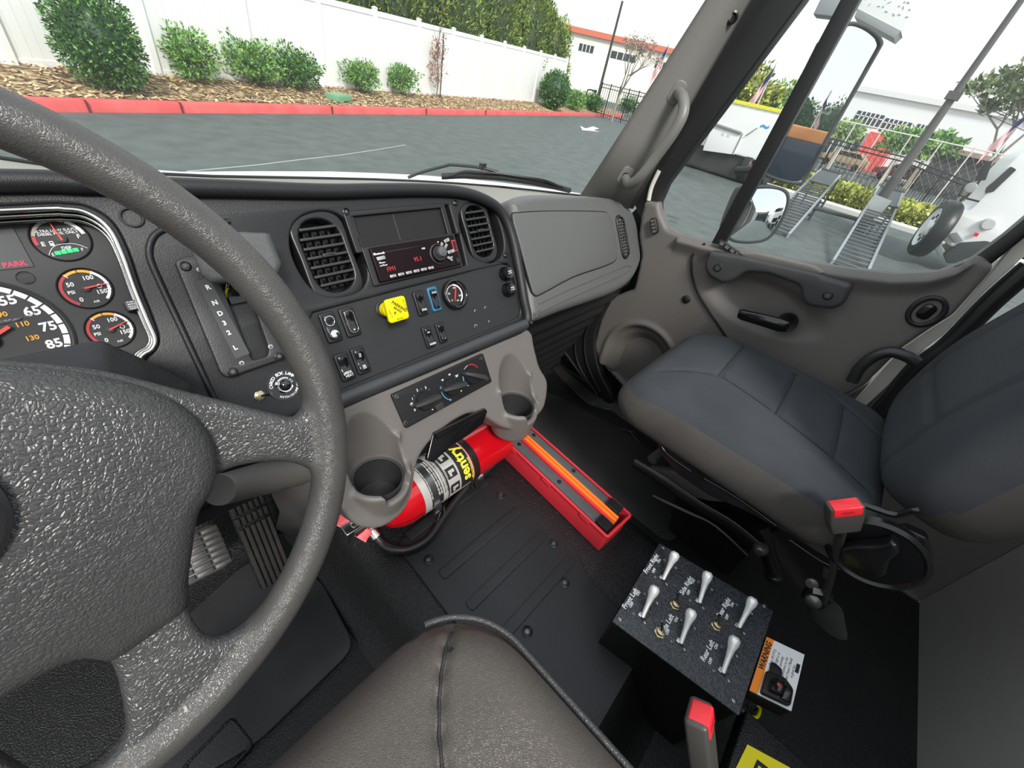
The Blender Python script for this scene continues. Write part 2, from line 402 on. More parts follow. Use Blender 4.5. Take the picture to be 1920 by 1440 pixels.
# under-dash panel on the passenger side
b = MB(); KP = mat('kick_plastic', (.016, .016, .017), .5)
P = []
for j in range(41):
    t = j/40; y = .475+.17*t; z = -.45-.46*t; d = .003*math.cos(t*math.pi*2*8)
    P.append([(x, y+d, z+d) for x in [.655+.04*i for i in range(15)]])
b.grid(P, KP); tag(b.obj('kick_panel'), 'black ribbed plastic panel under the glovebox', 'panel')
b = MB()
q = [(1093, 577), (1143, 558), (1118, 610), (1112, 650), (1122, 700), (1146, 748), (1130, 755), (1085, 700), (1052, 664), (1078, 620)]
pts = [DF.px(x, y, .02) for x, y in q]
b.plate([smooth(pts, 3)], DF, -.02, .012, RUBS, bev=.006)
for l in ([(1125, 575), (1098, 625), (1100, 680), (1125, 735)], [(1110, 580), (1080, 635), (1085, 685), (1120, 740)], [(1060, 662), (1080, 690), (1105, 722)]):
    b.tube([tuple(DF.w(x, y, .014)) for x, y in smooth(l, 5, False)], .004, RUBS, 8)
tag(b.obj('door_seal'), 'black rubber seal and boot in front of the passenger door panel', 'seal')
# ---------------------------------------------------------------- walls
b = MB(); BW = mat('back_wall', (.40, .39, .37), .6, bump=('noise', 300, .15))
b.box((.13, -.645, -.45), (2.3, .05, .98), BW)
struct(b.obj('wall_back'))
b = MB()
b.plate([[(.10, -.93), (.62, -.93), (.62, .5), (.44, .5), (.38, .0), (.30, -.2), (.22, -.35), (.14, -.60)]], DF, -.075, -.045, DOORG, bev=.004)
struct(b.obj('wall_right'))
b = MB(); b.plate([[(-1.05, -1.0), (.62, -1.0), (.62, -.86), (-.30, -.84), (-.44, -.70), (-.44, -.30), (-.56, -.27), (-.66, -.45), (-1.05, -.60)]], DF, -.075, -.050, RUBS)
struct(b.obj('wall_front'))
# ---------------------------------------------------------------- windshield, pillar
ws_base = [(-1.0, .90, -.27), (-.55, .95, -.25), *[tuple(aty(x, y, d)) for x, y, d in ((0, 297, .97), (330, 329, .97), (600, 331, .95), (850, 341, .88), (1000, 354, .80))], tuple(atx(1092, 366, 1.12))]
le = [atx(x, y, 1.12) for x, y in ((1092, 366), (1170, 246), (1250, 122), (1330, -3), (1420, -140))]
re_ = [atx(x, y, 1.185) for x, y in ((1183, 388), (1240, 282), (1310, 155), (1400, -3), (1490, -150))]
top = [(x, .62-.16*(abs(x-.1))**2, .47) for x, y, z in ws_base[:-1]] + [tuple(le[-1])]
b = MB(); rows = []
for i in range(9):
    t = i/8; row = []
    for k, (a, c) in enumerate(zip(ws_base, top)):
        if k == len(top)-1:
            s = t*4; j = min(3, int(s)); row.append(le[j].lerp(le[j+1], s-j))
        else: row.append(Vector(a).lerp(Vector(c), t) + Vector((0, .02*math.sin(math.pi*t), 0)))
    rows.append(row)
b.grid(rows, GLASSW); win = b.obj('window_1', angle=80); struct(win)
b = MB(); b.tube([p + Vector((-.004, -.004, 0)) for p in le], .006, RUBS, 8); b.obj('gasket', win)
b = MB(); G = []
for l, r in zip(le, re_):
    nrm = Vector((-.75, -.6, .1)).normalized(); G.append([l.lerp(r, k/8) + nrm*(.028*math.sin(math.pi*k/8)) for k in range(9)])
PIL = mat('pillar_trim', (.175, .172, .158), .6, bump=('noise', 900, .25))
b.grid(G, PIL); pillar = b.obj('trim_1', angle=80)
m = pillar.modifiers.new('s', 'SOLIDIFY'); m.thickness = .012; m.offset = -1; struct(pillar)
# grab handle on the pillar
gh = thing('grab_handle', atx(1172, 330, 1.13), 'grey tubular grab handle screwed to the windshield pillar', 'grab handle')
b = MB(); gp = [atx(x, y, d) for x, y, d in ((1268, 172, 1.135), (1281, 185, 1.10), (1280, 215, 1.085), (1262, 250, 1.08), (1232, 292, 1.08), (1200, 332, 1.08), (1180, 345, 1.095), (1172, 332, 1.13))]
b.tube(smooth(gp, 6, False), .0125, mat('handle_grey', (.165, .162, .148), .42), 12); b.obj('bar', gh, angle=70)
for q in ((1268, 174), (1172, 329)):
    f = Frame(atx(*q, 1.128), (0, -.3, .95), (-.8, -.6, 0)); b = MB(); b.plate([rrect(.05, .032, .013)], f, -.01, .008, MATS['handle_grey'], bev=.003)
    pl_ = b.obj('mounting_pad', gh); b = MB(); b.lathe([(.009, .006), (.009, .0095), (.006, .0095), (.0055, .006), (.0001, .006)], f, BLACK, 18); b.lathe([(.0035, .006), (.0035, .009), (.0001, .009)], f, SCREW, 6); b.obj('screw', pl_)
b = MB(); f = Frame(atx(1372, 34, 1.145), (0, -.3, .95), (-.75, -.6, .1)); b.lathe([(.012, -.01), (.012, .004), (.008, .006), (.006, .001), (.0001, .001)], f, BLACK, 18); b.obj('screw', pillar)
# ---------------------------------------------------------------- passenger door
door = thing('door_1', (DX, .2, ZF+.03), None, None); struct(door)
dp = [(1208, 376), (1233, 379), (1238, 402), (1250, 428), (1275, 441), (1325, 455), (1400, 471), (1500, 491), (1600, 507), (1680, 516), (1750, 513), (1800, 500), (1838, 477), (1866, 502), (1787, 592), (1738, 622), (1690, 655), (1620, 725)]
dl = [DF.px(*q) for q in dp] + [(.13, -.60), (.10, -.885)] + [DF.px(*q) for q in ((1227, 790), (1165, 728), (1122, 680), (1112, 648), (1124, 600), (1141, 560), (1187, 542), (1201, 480), (1196, 440), (1200, 410))]
b = MB(); b.plate([dl], DF, -.035, 0, DOORG, bev=.008)
me = remesh(b, .006, 3)
c1 = DF.px(1185, 655); c1b = DF.px(1190, 690); c2 = DF.px(1430, 565); arch = DF.px(1195, 680)
beltpx = [DF.px(*q) for q in dp[4:13]]
for v in me.vertices:
    if v.co.x > DX-.012 and v.co.x < DX+.012:
        u, w = -v.co.y, v.co.z; dx = 0
        # footwell basin inside a raised arch
        r = math.hypot((u-arch[0]+.02*(w-arch[1]))/.135, (w-arch[1])/(.145 if w > arch[1] else .40))
        dx += .028*(1-sstep(.45, .80, r)) - .010*(1-sstep(.92, 1.06, r))*(sstep(.80, .92, r))
        dx += .012*(1-sstep(.80, 1.0, r))
        r2 = math.hypot((u-c2[0])/.17, (w-c2[1]+.01)/.075); dx += .022*(1-sstep(.55, 1.0, r2))
        # belt shelf rolls towards the cab
        bz = None
        for (a0, a1), (b0, b1) in zip(beltpx, beltpx[1:]):
            if a0 <= u <= b0: bz = a1+(b1-a1)*(u-a0)/(b0-a0+1e-9)
        if bz is not None: dx -= .018*(1-sstep(.0, .055, bz-w)) - .022*(1-sstep(0, .014, bz-w))
        v.co.x += dx
door_panel = link('door_panel', me, door)
b = MB(); b.tube([DF.w(x, y, .003) for x, y in smooth([(1322, 457), (1306, 468), (1297, 486), (1297, 515), (1308, 548), (1328, 582), (1348, 612), (1380, 660)], 5, False)], .0035, VOID, 6); b.obj('panel_gap', door)
b = MB(); b.lathe([(.012, -.002), (.012, .003), (.010, .0045), (.0001, .005)], DF.off(*DF.px(1287, 561)), BLACK, 24); b.obj('trim_plug', door)
# pull handle
PH = mat('pull_handle', (.048, .049, .050), .42, bump=('noise', 1000, .2))
b = MB(); ho = [(1330, 469), (1319, 500), (1328, 518), (1355, 533), (1376, 526), (1398, 510), (1440, 514), (1500, 536), (1502, 560), (1513, 574), (1562, 581), (1584, 570), (1600, 533), (1545, 519), (1536, 512), (1390, 479), (1378, 478)]
b.plate([rpoly(DF.pts(ho, .03), .012, 3)], DF, -.005, .034, PH, bev=.01, res=3); ph = b.obj('pull_handle', door)
b = MB(); b.plate([rpoly(DF.pts([(1384, 474), (1392, 482), (1533, 516), (1546, 512), (1520, 500), (1420, 476)], .03), .006, 3)], DF, .0, .028, DOORG, bev=.003); b.obj('finger_slot', ph)
for q in ((1346, 502), (1552, 554)):
    b = MB(); f = DF.off(*DF.px(*q, .034), .034); b.lathe([(.0105, -.004), (.0105, .0012), (.0085, .0022), (.007, -.002), (.0001, -.002)], f, BLACK, 24); b.lathe([(.005, -.003), (.0048, .001), (.0001, .001)], f, SCREW, 6); b.obj('screw', ph)
# window crank style latch lever
b = MB(); lv = [DF.w(x, y, h) for x, y, h in ((1387, 588, .04), (1425, 598, .05), (1462, 612, .048), (1480, 610, .02))]
L = MB(); rr = []
for (x, y, h, hw) in ((1385, 588, .045, .010), (1392, 590, .05, .013), (1430, 600, .055, .0145), (1462, 609, .052, .016), (1478, 612, .045, .013)):
    c = DF.w(x, y, h); rr.append([c + Vector((a*.008, .3*bb*hw, bb*hw)) for a, bb in ((-1, -.7), (-1, .7), (-.4, 1), (.4, 1), (1, .7), (1, -.7), (.4, -1), (-.4, -1))])
L.loft(rr, GLOSSBLK); lev = L.obj('door_handle', door, angle=50)
b = MB(); b.lathe([(.024, 0), (.024, .012), (.018, .02), (.012, .04), (.0001, .042)], DF.off(*DF.px(1477, 603)), GLOSSBLK, 28); b.obj('pivot', lev)
# oval lock bezel with rocker
b = MB(); f = DF.off(*DF.px(1737, 584), rot=math.radians(-8))
b.plate([circle(.030, 0, 0, 36, .036), circle(.019, 0, 0, 36, .027)], f, -.004, .006, BLACK, bev=.003); b.plate([circle(.0295, 0, 0, 36, .035)], f, -.02, -.003, VOID)
lk = b.obj('lock_bezel', door); b = MB(); b.plate([rrect(.024, .034, .010)], f, -.005, .006, GLOSSBLK, bev=.004); b.obj('lock_rocker', lk)
# vent slots in the belt
for q, r, w, h in (((1225, 424), 55, .045, .017), ((1368, 467), 12, .075, .013)):
    b = MB(); f = DF.off(*DF.px(*q, .014), .010, rot=math.radians(-r)); b.plate([rrect(w, h, h*.49)], f, -.012, .004, BLACK, bev=.002)
    for k in range(4): b.fbox(f.off((k-1.5)*w/4.6, 0), -w/14, w/14, -h*.3, h*.3, .003, .0046, DOORG)
    b.obj('defog_vent', door)
# window frame, glass and divider
WF = Frame((DX+.035, 0, 0), (0, -1, 0), (-1, 0, 0))
gl = [(1512, 2), (1440, 98), (1360, 205), (1290, 298), (1255, 345), (1240, 380), (1240, 405), (1254, 430), (1290, 446), (1400, 469), (1500, 488), (1600, 504), (1690, 511), (1760, 508), (1820, 484), (1880, 440), (1925, 402)]
gi = [WF.px(*q) for q in gl] + [(.44, .30), (.40, .42), (-.30, .46)]
go = [WF.px(*q) for q in ((1398, 0), (1330, 100), (1262, 215), (1205, 325), (1195, 380), (1215, 425), (1255, 455), (1400, 495), (1600, 530), (1760, 530), (1840, 505), (1900, 458), (1960, 410))] + [(.50, .36), (.44, .50), (-.46, .50)]
b = MB(); b.plate([go, gi], WF, -.02, .025, RUBS, bev=.006)
wf = thing('window_2', WF.at(-.2, -.3), None, None); struct(wf); b.obj('window_frame', wf)
b = MB(); b.plate([gi], WF, -.003, .001, GLASSD); b.obj('window_glass', wf)
b = MB(); A = WF.w(1597, -2, .01); B = WF.w(1345, 462, .01); dv = (A-B); A = B+dv*1.6; uu = dv.normalized(); ff = Frame(B, uu, (-1, 0, 0))
b.fbox(ff, -.01, (A-B).length, -.016, .016, -.015, .012, RUBS); b.obj('window_divider', wf, bevel=.003)
b = MB(); b.tube([WF.w(x, y, .027) for x, y in smooth([(1236, 320), (1222, 350), (1216, 376)], 5, False)], .006, CREAM, 8); b.obj('painted_edge', wf)
b = MB(); b.tube([WF.w(x, y, .018) for x, y in smooth([(1395, 20), (1330, 120), (1262, 235), (1212, 330)], 5, False)], .005, mat('seal_grey', (.10, .10, .10), .5), 8); b.obj('weatherstrip', wf)
b = MB()
for k, w in ((0, .030), (1, .022)): b.text('TEMPERED' if k == 0 else 'SAFETY', WF, *WF.px(1262, 408+8*k), .008, mat('etched_mark', (.25, .28, .28), .6), rot=0)
b.obj('etched_mark', wf)
# painted door jamb and rear seal
JF = Frame((DX+.03, 0, 0), (0, -1, 0), (-1, 0, 0))
j0 = [(1925, 430), (1866, 502), (1787, 592), (1738, 622), (1690, 655), (1640, 710), (1600, 755)]; j1 = [(1625, 762), (1665, 725), (1712, 672), (1770, 628), (1850, 545), (1925, 478)]
b = MB(); b.plate([JF.pts(j0+j1)], JF, -.03, -.004, CREAM, bev=.003); jamb = b.obj('trim_2'); struct(jamb)
b = MB(); b.tube([JF.w(x, y, -.002) for x, y in smooth([(1935, 500), (1860, 565), (1780, 645), (1722, 690), (1675, 745), (1632, 790)], 5, False)], .019, RUBS, 12); b.obj('rear_seal', jamb)
# ================================================================ DASHBOARD
dash = thing('dashboard', FP.at(.3, -.2, -.15), 'charcoal and grey truck dashboard stretching below the windshield', 'dashboard')
ringp = [(-.62, .155), (-.45, .19), (-.25, .197)] + FP.pts([(0, 343), (150, 347), (300, 353), (450, 357), (600, 361), (700, 359), (780, 358), (850, 361), (900, 374), (935, 398), (955, 440), (968, 500), (978, 560), (985, 598), (972, 616), (930, 634), (800, 687), (643, 751), (560, 790)]) + [(.02, -.13), (-.2, -.13), (-.62, -.13)]
ring_s = smooth(ringp, 5, True)
lowp = FP.pts([(588, 586), (660, 567), (750, 543), (860, 515), (935, 493), (953, 494), (963, 510), (970, 545), (977, 580), (974, 594), (955, 603), (860, 641), (760, 681), (645, 728), (615, 742), (575, 700), (560, 640)])
clusth = FP.pts([(0, 386), (120, 382), (170, 390), (212, 418), (240, 470), (262, 535), (286, 596), (297, 632), (290, 655), (265, 690)]) + [(.0, -.06), (-.36, -.06), (-.37, .15), (-.33, .172)]
ventl = FP.pts([(612, 395), (645, 408), (668, 440), (685, 490), (688, 525), (670, 548), (625, 556), (590, 545), (562, 510), (545, 465), (548, 425), (572, 402)])
ventr = FP.pts([(862, 420), (865, 392), (885, 378), (915, 384), (933, 408), (945, 450), (942, 478), (925, 492), (903, 490), (884, 478), (872, 452)])
sloth = rpoly(FP.pts([(663, 401), (842, 384), (857, 440), (862, 438), (875, 497), (704, 535), (690, 470), (684, 470)]), .002, 2)
b = MB(); b.plate([ring_s, lowp, smooth(clusth, 4), smooth(ventl, 4), smooth(ventr, 4), sloth], FP, -.030, 0, DARK, bev=.0035)
fascia = b.obj('fascia', dash)
b = MB(); b.plate([ring_s], FP, -.11, -.05, DARK, bev=.004); b.obj('backing', dash)
# rolled frame around the charcoal centre section
b = MB(); rp = [FP.at(u, v, .006) for u, v in ring_s]
b.tube(rp, .0105, DARK, 12, loop=True, up=tuple(FP.n)); b.obj('fascia_frame', dash, angle=80)
b = MB(); lp2 = FP.pts([(500, 650), (590, 586), (660, 567), (750, 543), (860, 515), (935, 493), (955, 497), (970, 545), (978, 590), (955, 606), (860, 644), (760, 684), (645, 731), (560, 765)])
b.plate([lp2], FP, -.020, -.005, DARK2); lower = b.obj('switch_panel', dash)
# lower ridge
b = MB(); b.tube([FP.w(x, y, .012) for x, y in smooth([(560, 788), (643, 748), (800, 684), (930, 630), (984, 608)], 5, False)], .0115, mat('ridge_grey', (.040, .043, .046), .36, bump=('noise', 1000, .2)), 14); b.obj('lower_ridge', dash, angle=80)
# recessed gear selector bay outline
b = MB(); b.tube([FP.w(x, y, .001) for x, y in smooth([(430, 415), (360, 420), (312, 428), (286, 446), (280, 480), (300, 530), (335, 605), (370, 680), (405, 755)], 6, False)], .0035, DARK, 8); b.obj('bay_edge', dash, angle=80)
# screws
def screw(parent, fr, r=.0062, name='screw'):
    b = MB(); b.lathe([(r, -.001), (r, .001), (r*.75, .0018), (r*.7, -.001), (.0001, -.001)], fr, BLACK, 18); b.lathe([(r*.42, -.001), (r*.4, .0012), (.0001, .0012)], fr, SCREW, 6); return b.obj(name, parent)
for q in ((648, 397), (853, 381), (947, 479), (985, 606)): screw(dash, FP.off(*FP.px(*q), .0012 if q != (985, 606) else .019), .0055)
b = MB(); f = FP.off(*FP.px(246, 408)); b.lathe([(.0105, -.002), (.0105, .003), (.0085, .003), (.0075, -.003), (.0001, -.003)], f, BLACK, 24); b.lathe([(.0073, -.0025), (.0001, -.0024)], f, VOID, 20); b.obj('screw_hole', dash)
for q, r in (((894, 583), .0032), ((913, 577), .0032), ((920, 603), .0028), ((895, 612), .0045)):
    b = MB(); b.lathe([(r, -.005), (r, .0003), (r*.7, .0006), (r*.6, -.004)], FP.off(*FP.px(*q), -.0046), SILVER, 14); b.obj('drilled_hole', dash)
# instrument pad on top, rolling towards the glass
P = []
fr_row = [ringp_ for ringp_ in [(-.62, .155), (-.45, .19), (-.25, .197)]]
front = [FP.at(u, v, .004) for u, v in fr_row] + [FP.w(x, y, .004) for x, y in ((0, 340), (150, 343), (300, 348), (450, 352), (600, 355), (700, 353), (780, 351), (850, 353))] + [FP.w(x, y, -.03) for x, y in ((905, 372), (943, 384), (1000, 380), (1090, 382), (1165, 393))]
back = [(-.62, .93, -.265), (-.45, .95, -.258), (-.25, .96, -.25), *[tuple(aty(x, y, d)) for x, y, d in ((0, 299, .95), (110, 315, .95), (220, 325, .95), (400, 333, .95), (600, 336, .94), (700, 338, .93), (780, 341, .91), (850, 345, .87), (905, 349, .85), (943, 352, .83), (1000, 358, .79), (1090, 368, .72), (1165, 378, .62))]]
N = len(front)
for j in range(13):
    t = j/12; row = []
    for k in range(N):
        a, c = Vector(front[k]), Vector(back[k]); p = a.lerp(c, t); p.z -= .006*math.sin(math.pi*t); row.append(p)
    P.append(row)
b = MB(); b.grid(P, mat('dash_top', (.26, .255, .23), .55, bump=('leather', 380, .15))); b.obj('dash_pad', dash, angle=80)
b = MB(); b.tube([Vector(p)+Vector((0, 0, .001)) for p in back[3:]], .004, RUBS, 6); b.obj('glass_gasket', dash)
b = MB()
for k in range(26):
    p = aty(520+3.1*k + (k % 3), 344.5+(k*7 % 4)*.4, .85); b.box(p, (.004, .006, .0006), mat('ink', (.12, .12, .11), .6))
b.obj('stamped_code', dash)
# passenger side: face, glovebox door, crease
po = FP.pts([(958, 374), (1000, 364), (1090, 366), (1150, 373), (1178, 390), (1192, 425), (1199, 462), (1197, 495), (1180, 528), (1150, 549), (1100, 568), (1050, 585), (1003, 603), (990, 600), (983, 540), (968, 450), (955, 395)])
PS = mat('passenger_dash', (.098, .101, .099), .42, bump=('noise', 1200, .25))
b = MB(); b.plate([smooth(po, 4)], FP, -.16, .012, PS, bev=.022, res=5); b.obj('passenger_panel', dash, angle=60)
go_ = FP.pts([(961, 406), (975, 399), (1040, 396), (1125, 397), (1140, 402), (1149, 425), (1156, 470), (1154, 488), (1130, 500), (1075, 519), (1015, 551), (1002, 552), (995, 535), (975, 460)], .014)
b = MB(); b.plate([smooth(go_, 3)], FP, .004, .0155, PS, bev=.003); gdoor = b.obj('glovebox_door', dash)
b = MB(); gs = smooth(go_, 3); b.tube([FP.at(u, v, .0122) for u, v in gs], .0022, VOID, 6, loop=True); b.obj('door_gap', gdoor)
b = MB(); b.tube([FP.w(x, y, .0125) for x, y in smooth([(1003, 590), (1050, 567), (1110, 540), (1160, 518), (1180, 506), (1183, 500), (1170, 500), (1110, 525), (1060, 546), (1010, 570)], 4, False)], .0018, PS, 6); b.obj('crease', dash, angle=80)
# ---------------------------------------------------------------- air vents
def air_vent(label, outline, px_ctr, tilt, w, h, rows, cols, depth, hh, shape_r, skew=0.0, pod=0.0, name='air_vent'):
    f = FP.off(*FP.px(*px_ctr, hh), hh, rot=tilt)
    r = thing(name, None, label, 'air vent', None, fr=f)
    O = outline
    b = MB(); b.plate([smooth(O, 3), rrect(w, h, shape_r)], Frame((0, 0, 0), (1, 0, 0), (0, 0, 1)), -depth, .0, BLACK, bev=.003); b.obj('bezel', r, local=True)
    L0 = Frame((0, 0, 0), (1, 0, 0), (0, 0, 1))
    b = MB(); b.plate([rrect(w*1.02, h*1.02, shape_r)], L0, -depth-.004, -depth, VOID); b.obj('duct', r, local=True)
    def halfw(y):
        y = abs(y); e = h/2-y; R = shape_r
        return w/2 if e >= R else w/2 - R + math.sqrt(max(0, R*R-(R-e)**2))
    for k in range(rows):
        y = h/2 - (k+.5+ .5*0)*h/rows - 0; y = h/2-(k+1)*h/(rows+1)
        hw = halfw(y)
        b = MB(); b.loft([[(x, y+a*.0019 + bb*.0006, -.004+bb*.006) for a, bb in ((-1, -1), (1, -1), (1, 1), (-1, 1))] for x in (-hw, -hw*.5, 0, hw*.5, hw)], mat('vent_louvre', (.03, .031, .032), .35)); b.obj('louvre', r, local=True, bevel=.0006)
    for k in range(cols):
        x = -w/2+(k+1)*w/(cols+1); hh2 = h/2-shape_r*.3
        b = MB(); b.box((x, 0, -.017), (.0018, hh2*2, .010), BLACK); b.obj('fin', r, local=True)
    b = MB(); b.box((0, .001, .003), (w*.28, .004, .007), BLACK); b.box((0, .001, .0045), (w*.3, .0055, .004), MATS['vent_louvre']); b.obj('thumb_tab', r, local=True, bevel=.001)
    return r
air_vent('large black louvred air vent left of the radio in the dashboard', [(-.040, .0), (-.040, .045), (-.026, .062), (0, .067), (.026, .062), (.041, .045), (.041, 0), (.041, -.045), (.026, -.062), (0, -.067), (-.026, -.062), (-.040, -.045)],
         (615, 480), math.radians(1), .062, .106, 7, 4, .028, -.004, .028)
air_vent('black louvred air vent right of the radio, angled in a deep pod', [(-.036, .0), (-.036, .040), (-.022, .058), (0, .062), (.022, .058), (.036, .040), (.036, 0), (.036, -.040), (.022, -.058), (0, -.062), (-.022, -.058), (-.036, -.040)],
         (900, 434), math.radians(1), .056, .098, 7, 4, .028, -.002, .024)
# tall slim vent by the door
sv = air_vent('slim upright air vent beside the glovebox door near the passenger window', [(-.022, 0), (-.022, .046), (-.012, .060), (.004, .059), (.018, .040), (.023, 0), (.018, -.040), (.004, -.059), (-.012, -.060), (-.022, -.046)],
         (1170, 444), math.radians(2), .034, .104, 11, 1, .012, .0168, .0140)
# ---------------------------------------------------------------- open slot and radio
RF = Frame(FP.w(775, 466), (1, 0, 0), FP.n)
slot = thing('blank_panel', None, 'blank glossy black rectangular panel above the radio', 'panel', fr=FP.off(*FP.px(757, 424), 0))
L0 = Frame((0, 0, 0), (1, 0, 0), (0, 0, 1))
b = MB(); b.plate([rrect(.197, .062, .003), rrect(.176, .046, .002)], L0, -.012, .0012, BLACK, bev=.0012); b.obj('slot_frame', slot, local=True)
b = MB(); b.fbox(L0, -.0885, .0885, -.0235, .0235, -.010, -.0045, VOID); b.fbox(L0, -.012, -.0112, -.021, .021, -.0046, -.0042, SCREW); b.obj('tinted_cover', slot, local=True)
rad = thing('car_radio', None, 'black car radio with a red-lit display and silver preset buttons', 'radio', fr=FP.off(*FP.px(781, 484), 0))
DISP = mat('radio_face', (.008, .003, .004), .30, spec=.15)
b = MB(); b.plate([rrect(.190, .0605, .002)], L0, -.02, .003, BLACK, bev=.001); b.obj('sleeve', rad, local=True)
b = MB(); b.plate([rrect(.172, .054, .002)], L0, .002, .010, DISP, bev=.0015); b.obj('faceplate', rad, local=True)
b = MB(); b.fbox(L0, -.064, .050, .0165, .0178, .0098, .0106, GLOSSBLK); b.obj('disc_slot', rad, local=True)
for k in range(6):
    b = MB(); b.plate([rrect(.0115, .005, .001)], L0.off(-.062+.0155*k, -.0215), .009, .0125, SILVER, bev=.0006); b.text('%d' % (k+1), L0, -.0655+.0155*k, -.0215, .004, BLACK, h=.0004, bold=.01); 
    me = b.mesh('preset_button'); 
    for v in me.vertices: v.co.z += 0
    link('preset_button', me, rad, local=True)
b = MB(); kf = L0.off(.039, -.001)
b.lathe([(.0175, .009), (.0175, .012), (.016, .0135), (.0165, .009)], kf, mat('knob_ring', (.05, .05, .052), .3), 36); b.lathe([(.014, .010), (.0135, .016), (.0125, .017), (.0001, .0175)], kf, BLACK, 36); kn = b.obj('volume_knob', rad, local=True)
b = MB(); b.lathe([(.0095, .017), (.0085, .022), (.004, .0235), (.0001, .0238)], L0.off(.043, .001), mat('knob_grey', (.09, .09, .095), .22), 28); b.obj('knob_cap', kn, local=True)
for u, v, w, h, r in ((.066, .019, .013, .006, .25), (.060, .009, .012, .005, .8), (.069, -.001, .016, .006, .12), (.062, -.013, .012, .005, -.7), (-.073, .009, .015, .006, .05), (.052, .013, .010, .005, .9)):
    b = MB(); b.plate([rrect(w, h, .001)], L0.off(u, v, 0, r), .009, .0122, SILVER, bev=.0005); b.obj('button', rad, local=True)
b = MB(); RT = mat('radio_print', (.75, .75, .75), .5)
b.text('Bluetooth', L0, -.0735, .0165, .005, RT, h=.0112, bold=.01); b.text('Phone', L0, -.073, .0022, .0042, RT, h=.0112); b.text('on Phone', L0, -.072, -.0022, .0036, RT, h=.0112)
b.text('USB', L0, .012, .0125, .004, RT, h=.0112); b.obj('lettering', rad, local=True); b = MB(); b.text('FM1', L0, -.060, -.010, .010, mat('display_red', (.3, .02, .02), .4, emit=((1, .06, .05), .16)), h=.0112); b.text('95.1', L0, -.005, -.003, .010, MATS['display_red'], h=.0112); b.obj('display_digits', rad, local=True)
b = MB(); b.text('EJECT', L0, .066, -.011, .0032, RT, h=.0112); b.obj('lettering', rad, local=True)
b = MB(); b.plate([rrect(.0095, .020, .0015)], L0.off(.081, .008), .009, .0115, REDARC, bev=.0006); b.plate([rrect(.0065, .016, .001)], L0.off(.081, .008), .0113, .0118, BLACK); b.obj('usb_port', rad, local=True)
b = MB(); b.lathe([(.0045, .009), (.0045, .011), (.0025, .011), (.0001, .0105)], L0.off(.080, -.018), BLACK, 16); b.obj('aux_socket', rad, local=True)
b = MB(); b.lathe([(.0013, .0102), (.0001, .0108)], L0.off(.047, .019), mat('led_orange', (1, .3, .05), .4, emit=((1, .35, .1), 2)), 10); b.obj('indicator_light', rad, local=True)
# ---------------------------------------------------------------- rocker switches
def rocker(px, label, rot, body=BLACK, marks=None, chrome=None, hh=-.005, w=.021, h=.041):
    f = FP.off(*FP.px(*px, hh), hh, rot=rot); r = thing('rocker_switch', None, label, 'switch', 'rocker switches on the dashboard', fr=f)
    b = MB(); b.plate([rrect(w, h, .004)], L0, -.004, .0045, body, bev=.0018); b.plate([rrect(w*.74, h*.80, .004)], L0, .003, .0048, VOID); b.obj('switch_bezel', r, local=True)
    b = MB(); W = w*.31; rings = []
    for k in range(9):
        y = -h*.38 + k*h*.76/8; z = .0055+.0045*abs(k/4-1.1)**1.5 - (.002 if k in (0, 8) else 0); ww = W*(.72 if k in (0, 8) else 1)
        rings.append([(-ww, y, .003), (ww, y, .003), (ww, y, z-.0008), (ww*.7, y, z), (-ww*.7, y, z), (-ww, y, z-.0008)])
    b.loft(rings, GLOSSBLK if chrome != 'cap' else BLACK); rk = b.obj('rocker', r, local=True, angle=50)
    if marks:
        b = MB()
        for st, v, sz in marks: b.text(st, L0, 0, v, sz, WHITE, h=.0004, bold=.015)
        me = b.mesh('marking')
        for vv in me.vertices:
            k = (vv.co.y+h*.38)/(h*.76)*8; vv.co.z += .0056+.0045*abs(max(0, min(8, k))/4-1.1)**1.5
        link('marking', me, r, local=True)
    if chrome == 'cap':
        b = MB(); b.plate([rrect(W*1.9, h*.30, W*.9)], L0.off(0, -h*.24), .007, .0105, CHROME, bev=.0015); b.plate([rrect(W*2, h*.34, W*.9), rrect(W*1.6, h*.27, W*.75)], L0.off(0, h*.2), .006, .0085, CHROME, bev=.0006); b.obj('chrome_cap', r, local=True)
    if chrome == 'rim':
        b = MB(); b.plate([rrect(W*2.05, h*.76, W*.9), rrect(W*1.75, h*.71, W*.8)], L0, .0075, .0095, mat('rim_grey', (.3, .3, .3), .2, metal=.7), bev=.0006); b.obj('bright_rim', r, local=True)
    return r
R_ = math.radians(0)
rocker((619, 614), 'black rocker switch with a chrome tip, beside the steering wheel rim', R_, chrome='cap', h=.046, w=.0235)
rocker((655, 604), 'black rocker switch with a bright rim, left of the yellow knob', R_, chrome='rim', marks=[('o', -.012, .005)], h=.046, w=.0235)
rocker((645, 688), 'black rocker switch marked MIRR HEAT, half behind the wheel rim', R_, marks=[('MIRR', -.009, .0052), ('HEAT', -.0138, .0052)], h=.044, w=.0225)
rocker((675, 676), 'black rocker switch with white door lock symbols', R_, marks=[('[]', .009, .006), ('[l]', -.010, .006)], h=.044, w=.0225)
rocker((787, 569), 'tall black rocker switch immediately right of the yellow knob', R_, marks=[('FOG', -.012, .0048)], h=.044)
rocker((813, 561), 'black rocker switch in a bright blue surround', R_, body=BLUE, marks=[('PTO', .011, .005)], h=.044)
rocker((802, 632), 'small black rocker switch with white signs at both ends, in the lower pair', R_, marks=[('<>', .008, .006), ('HORN', -.013, .0046)], h=.040, w=.019)
rocker((826, 624), 'small glossy rocker switch at the right of the lower pair', R_, chrome=None, marks=[('-', -.011, .006)], h=.038, w=.018)
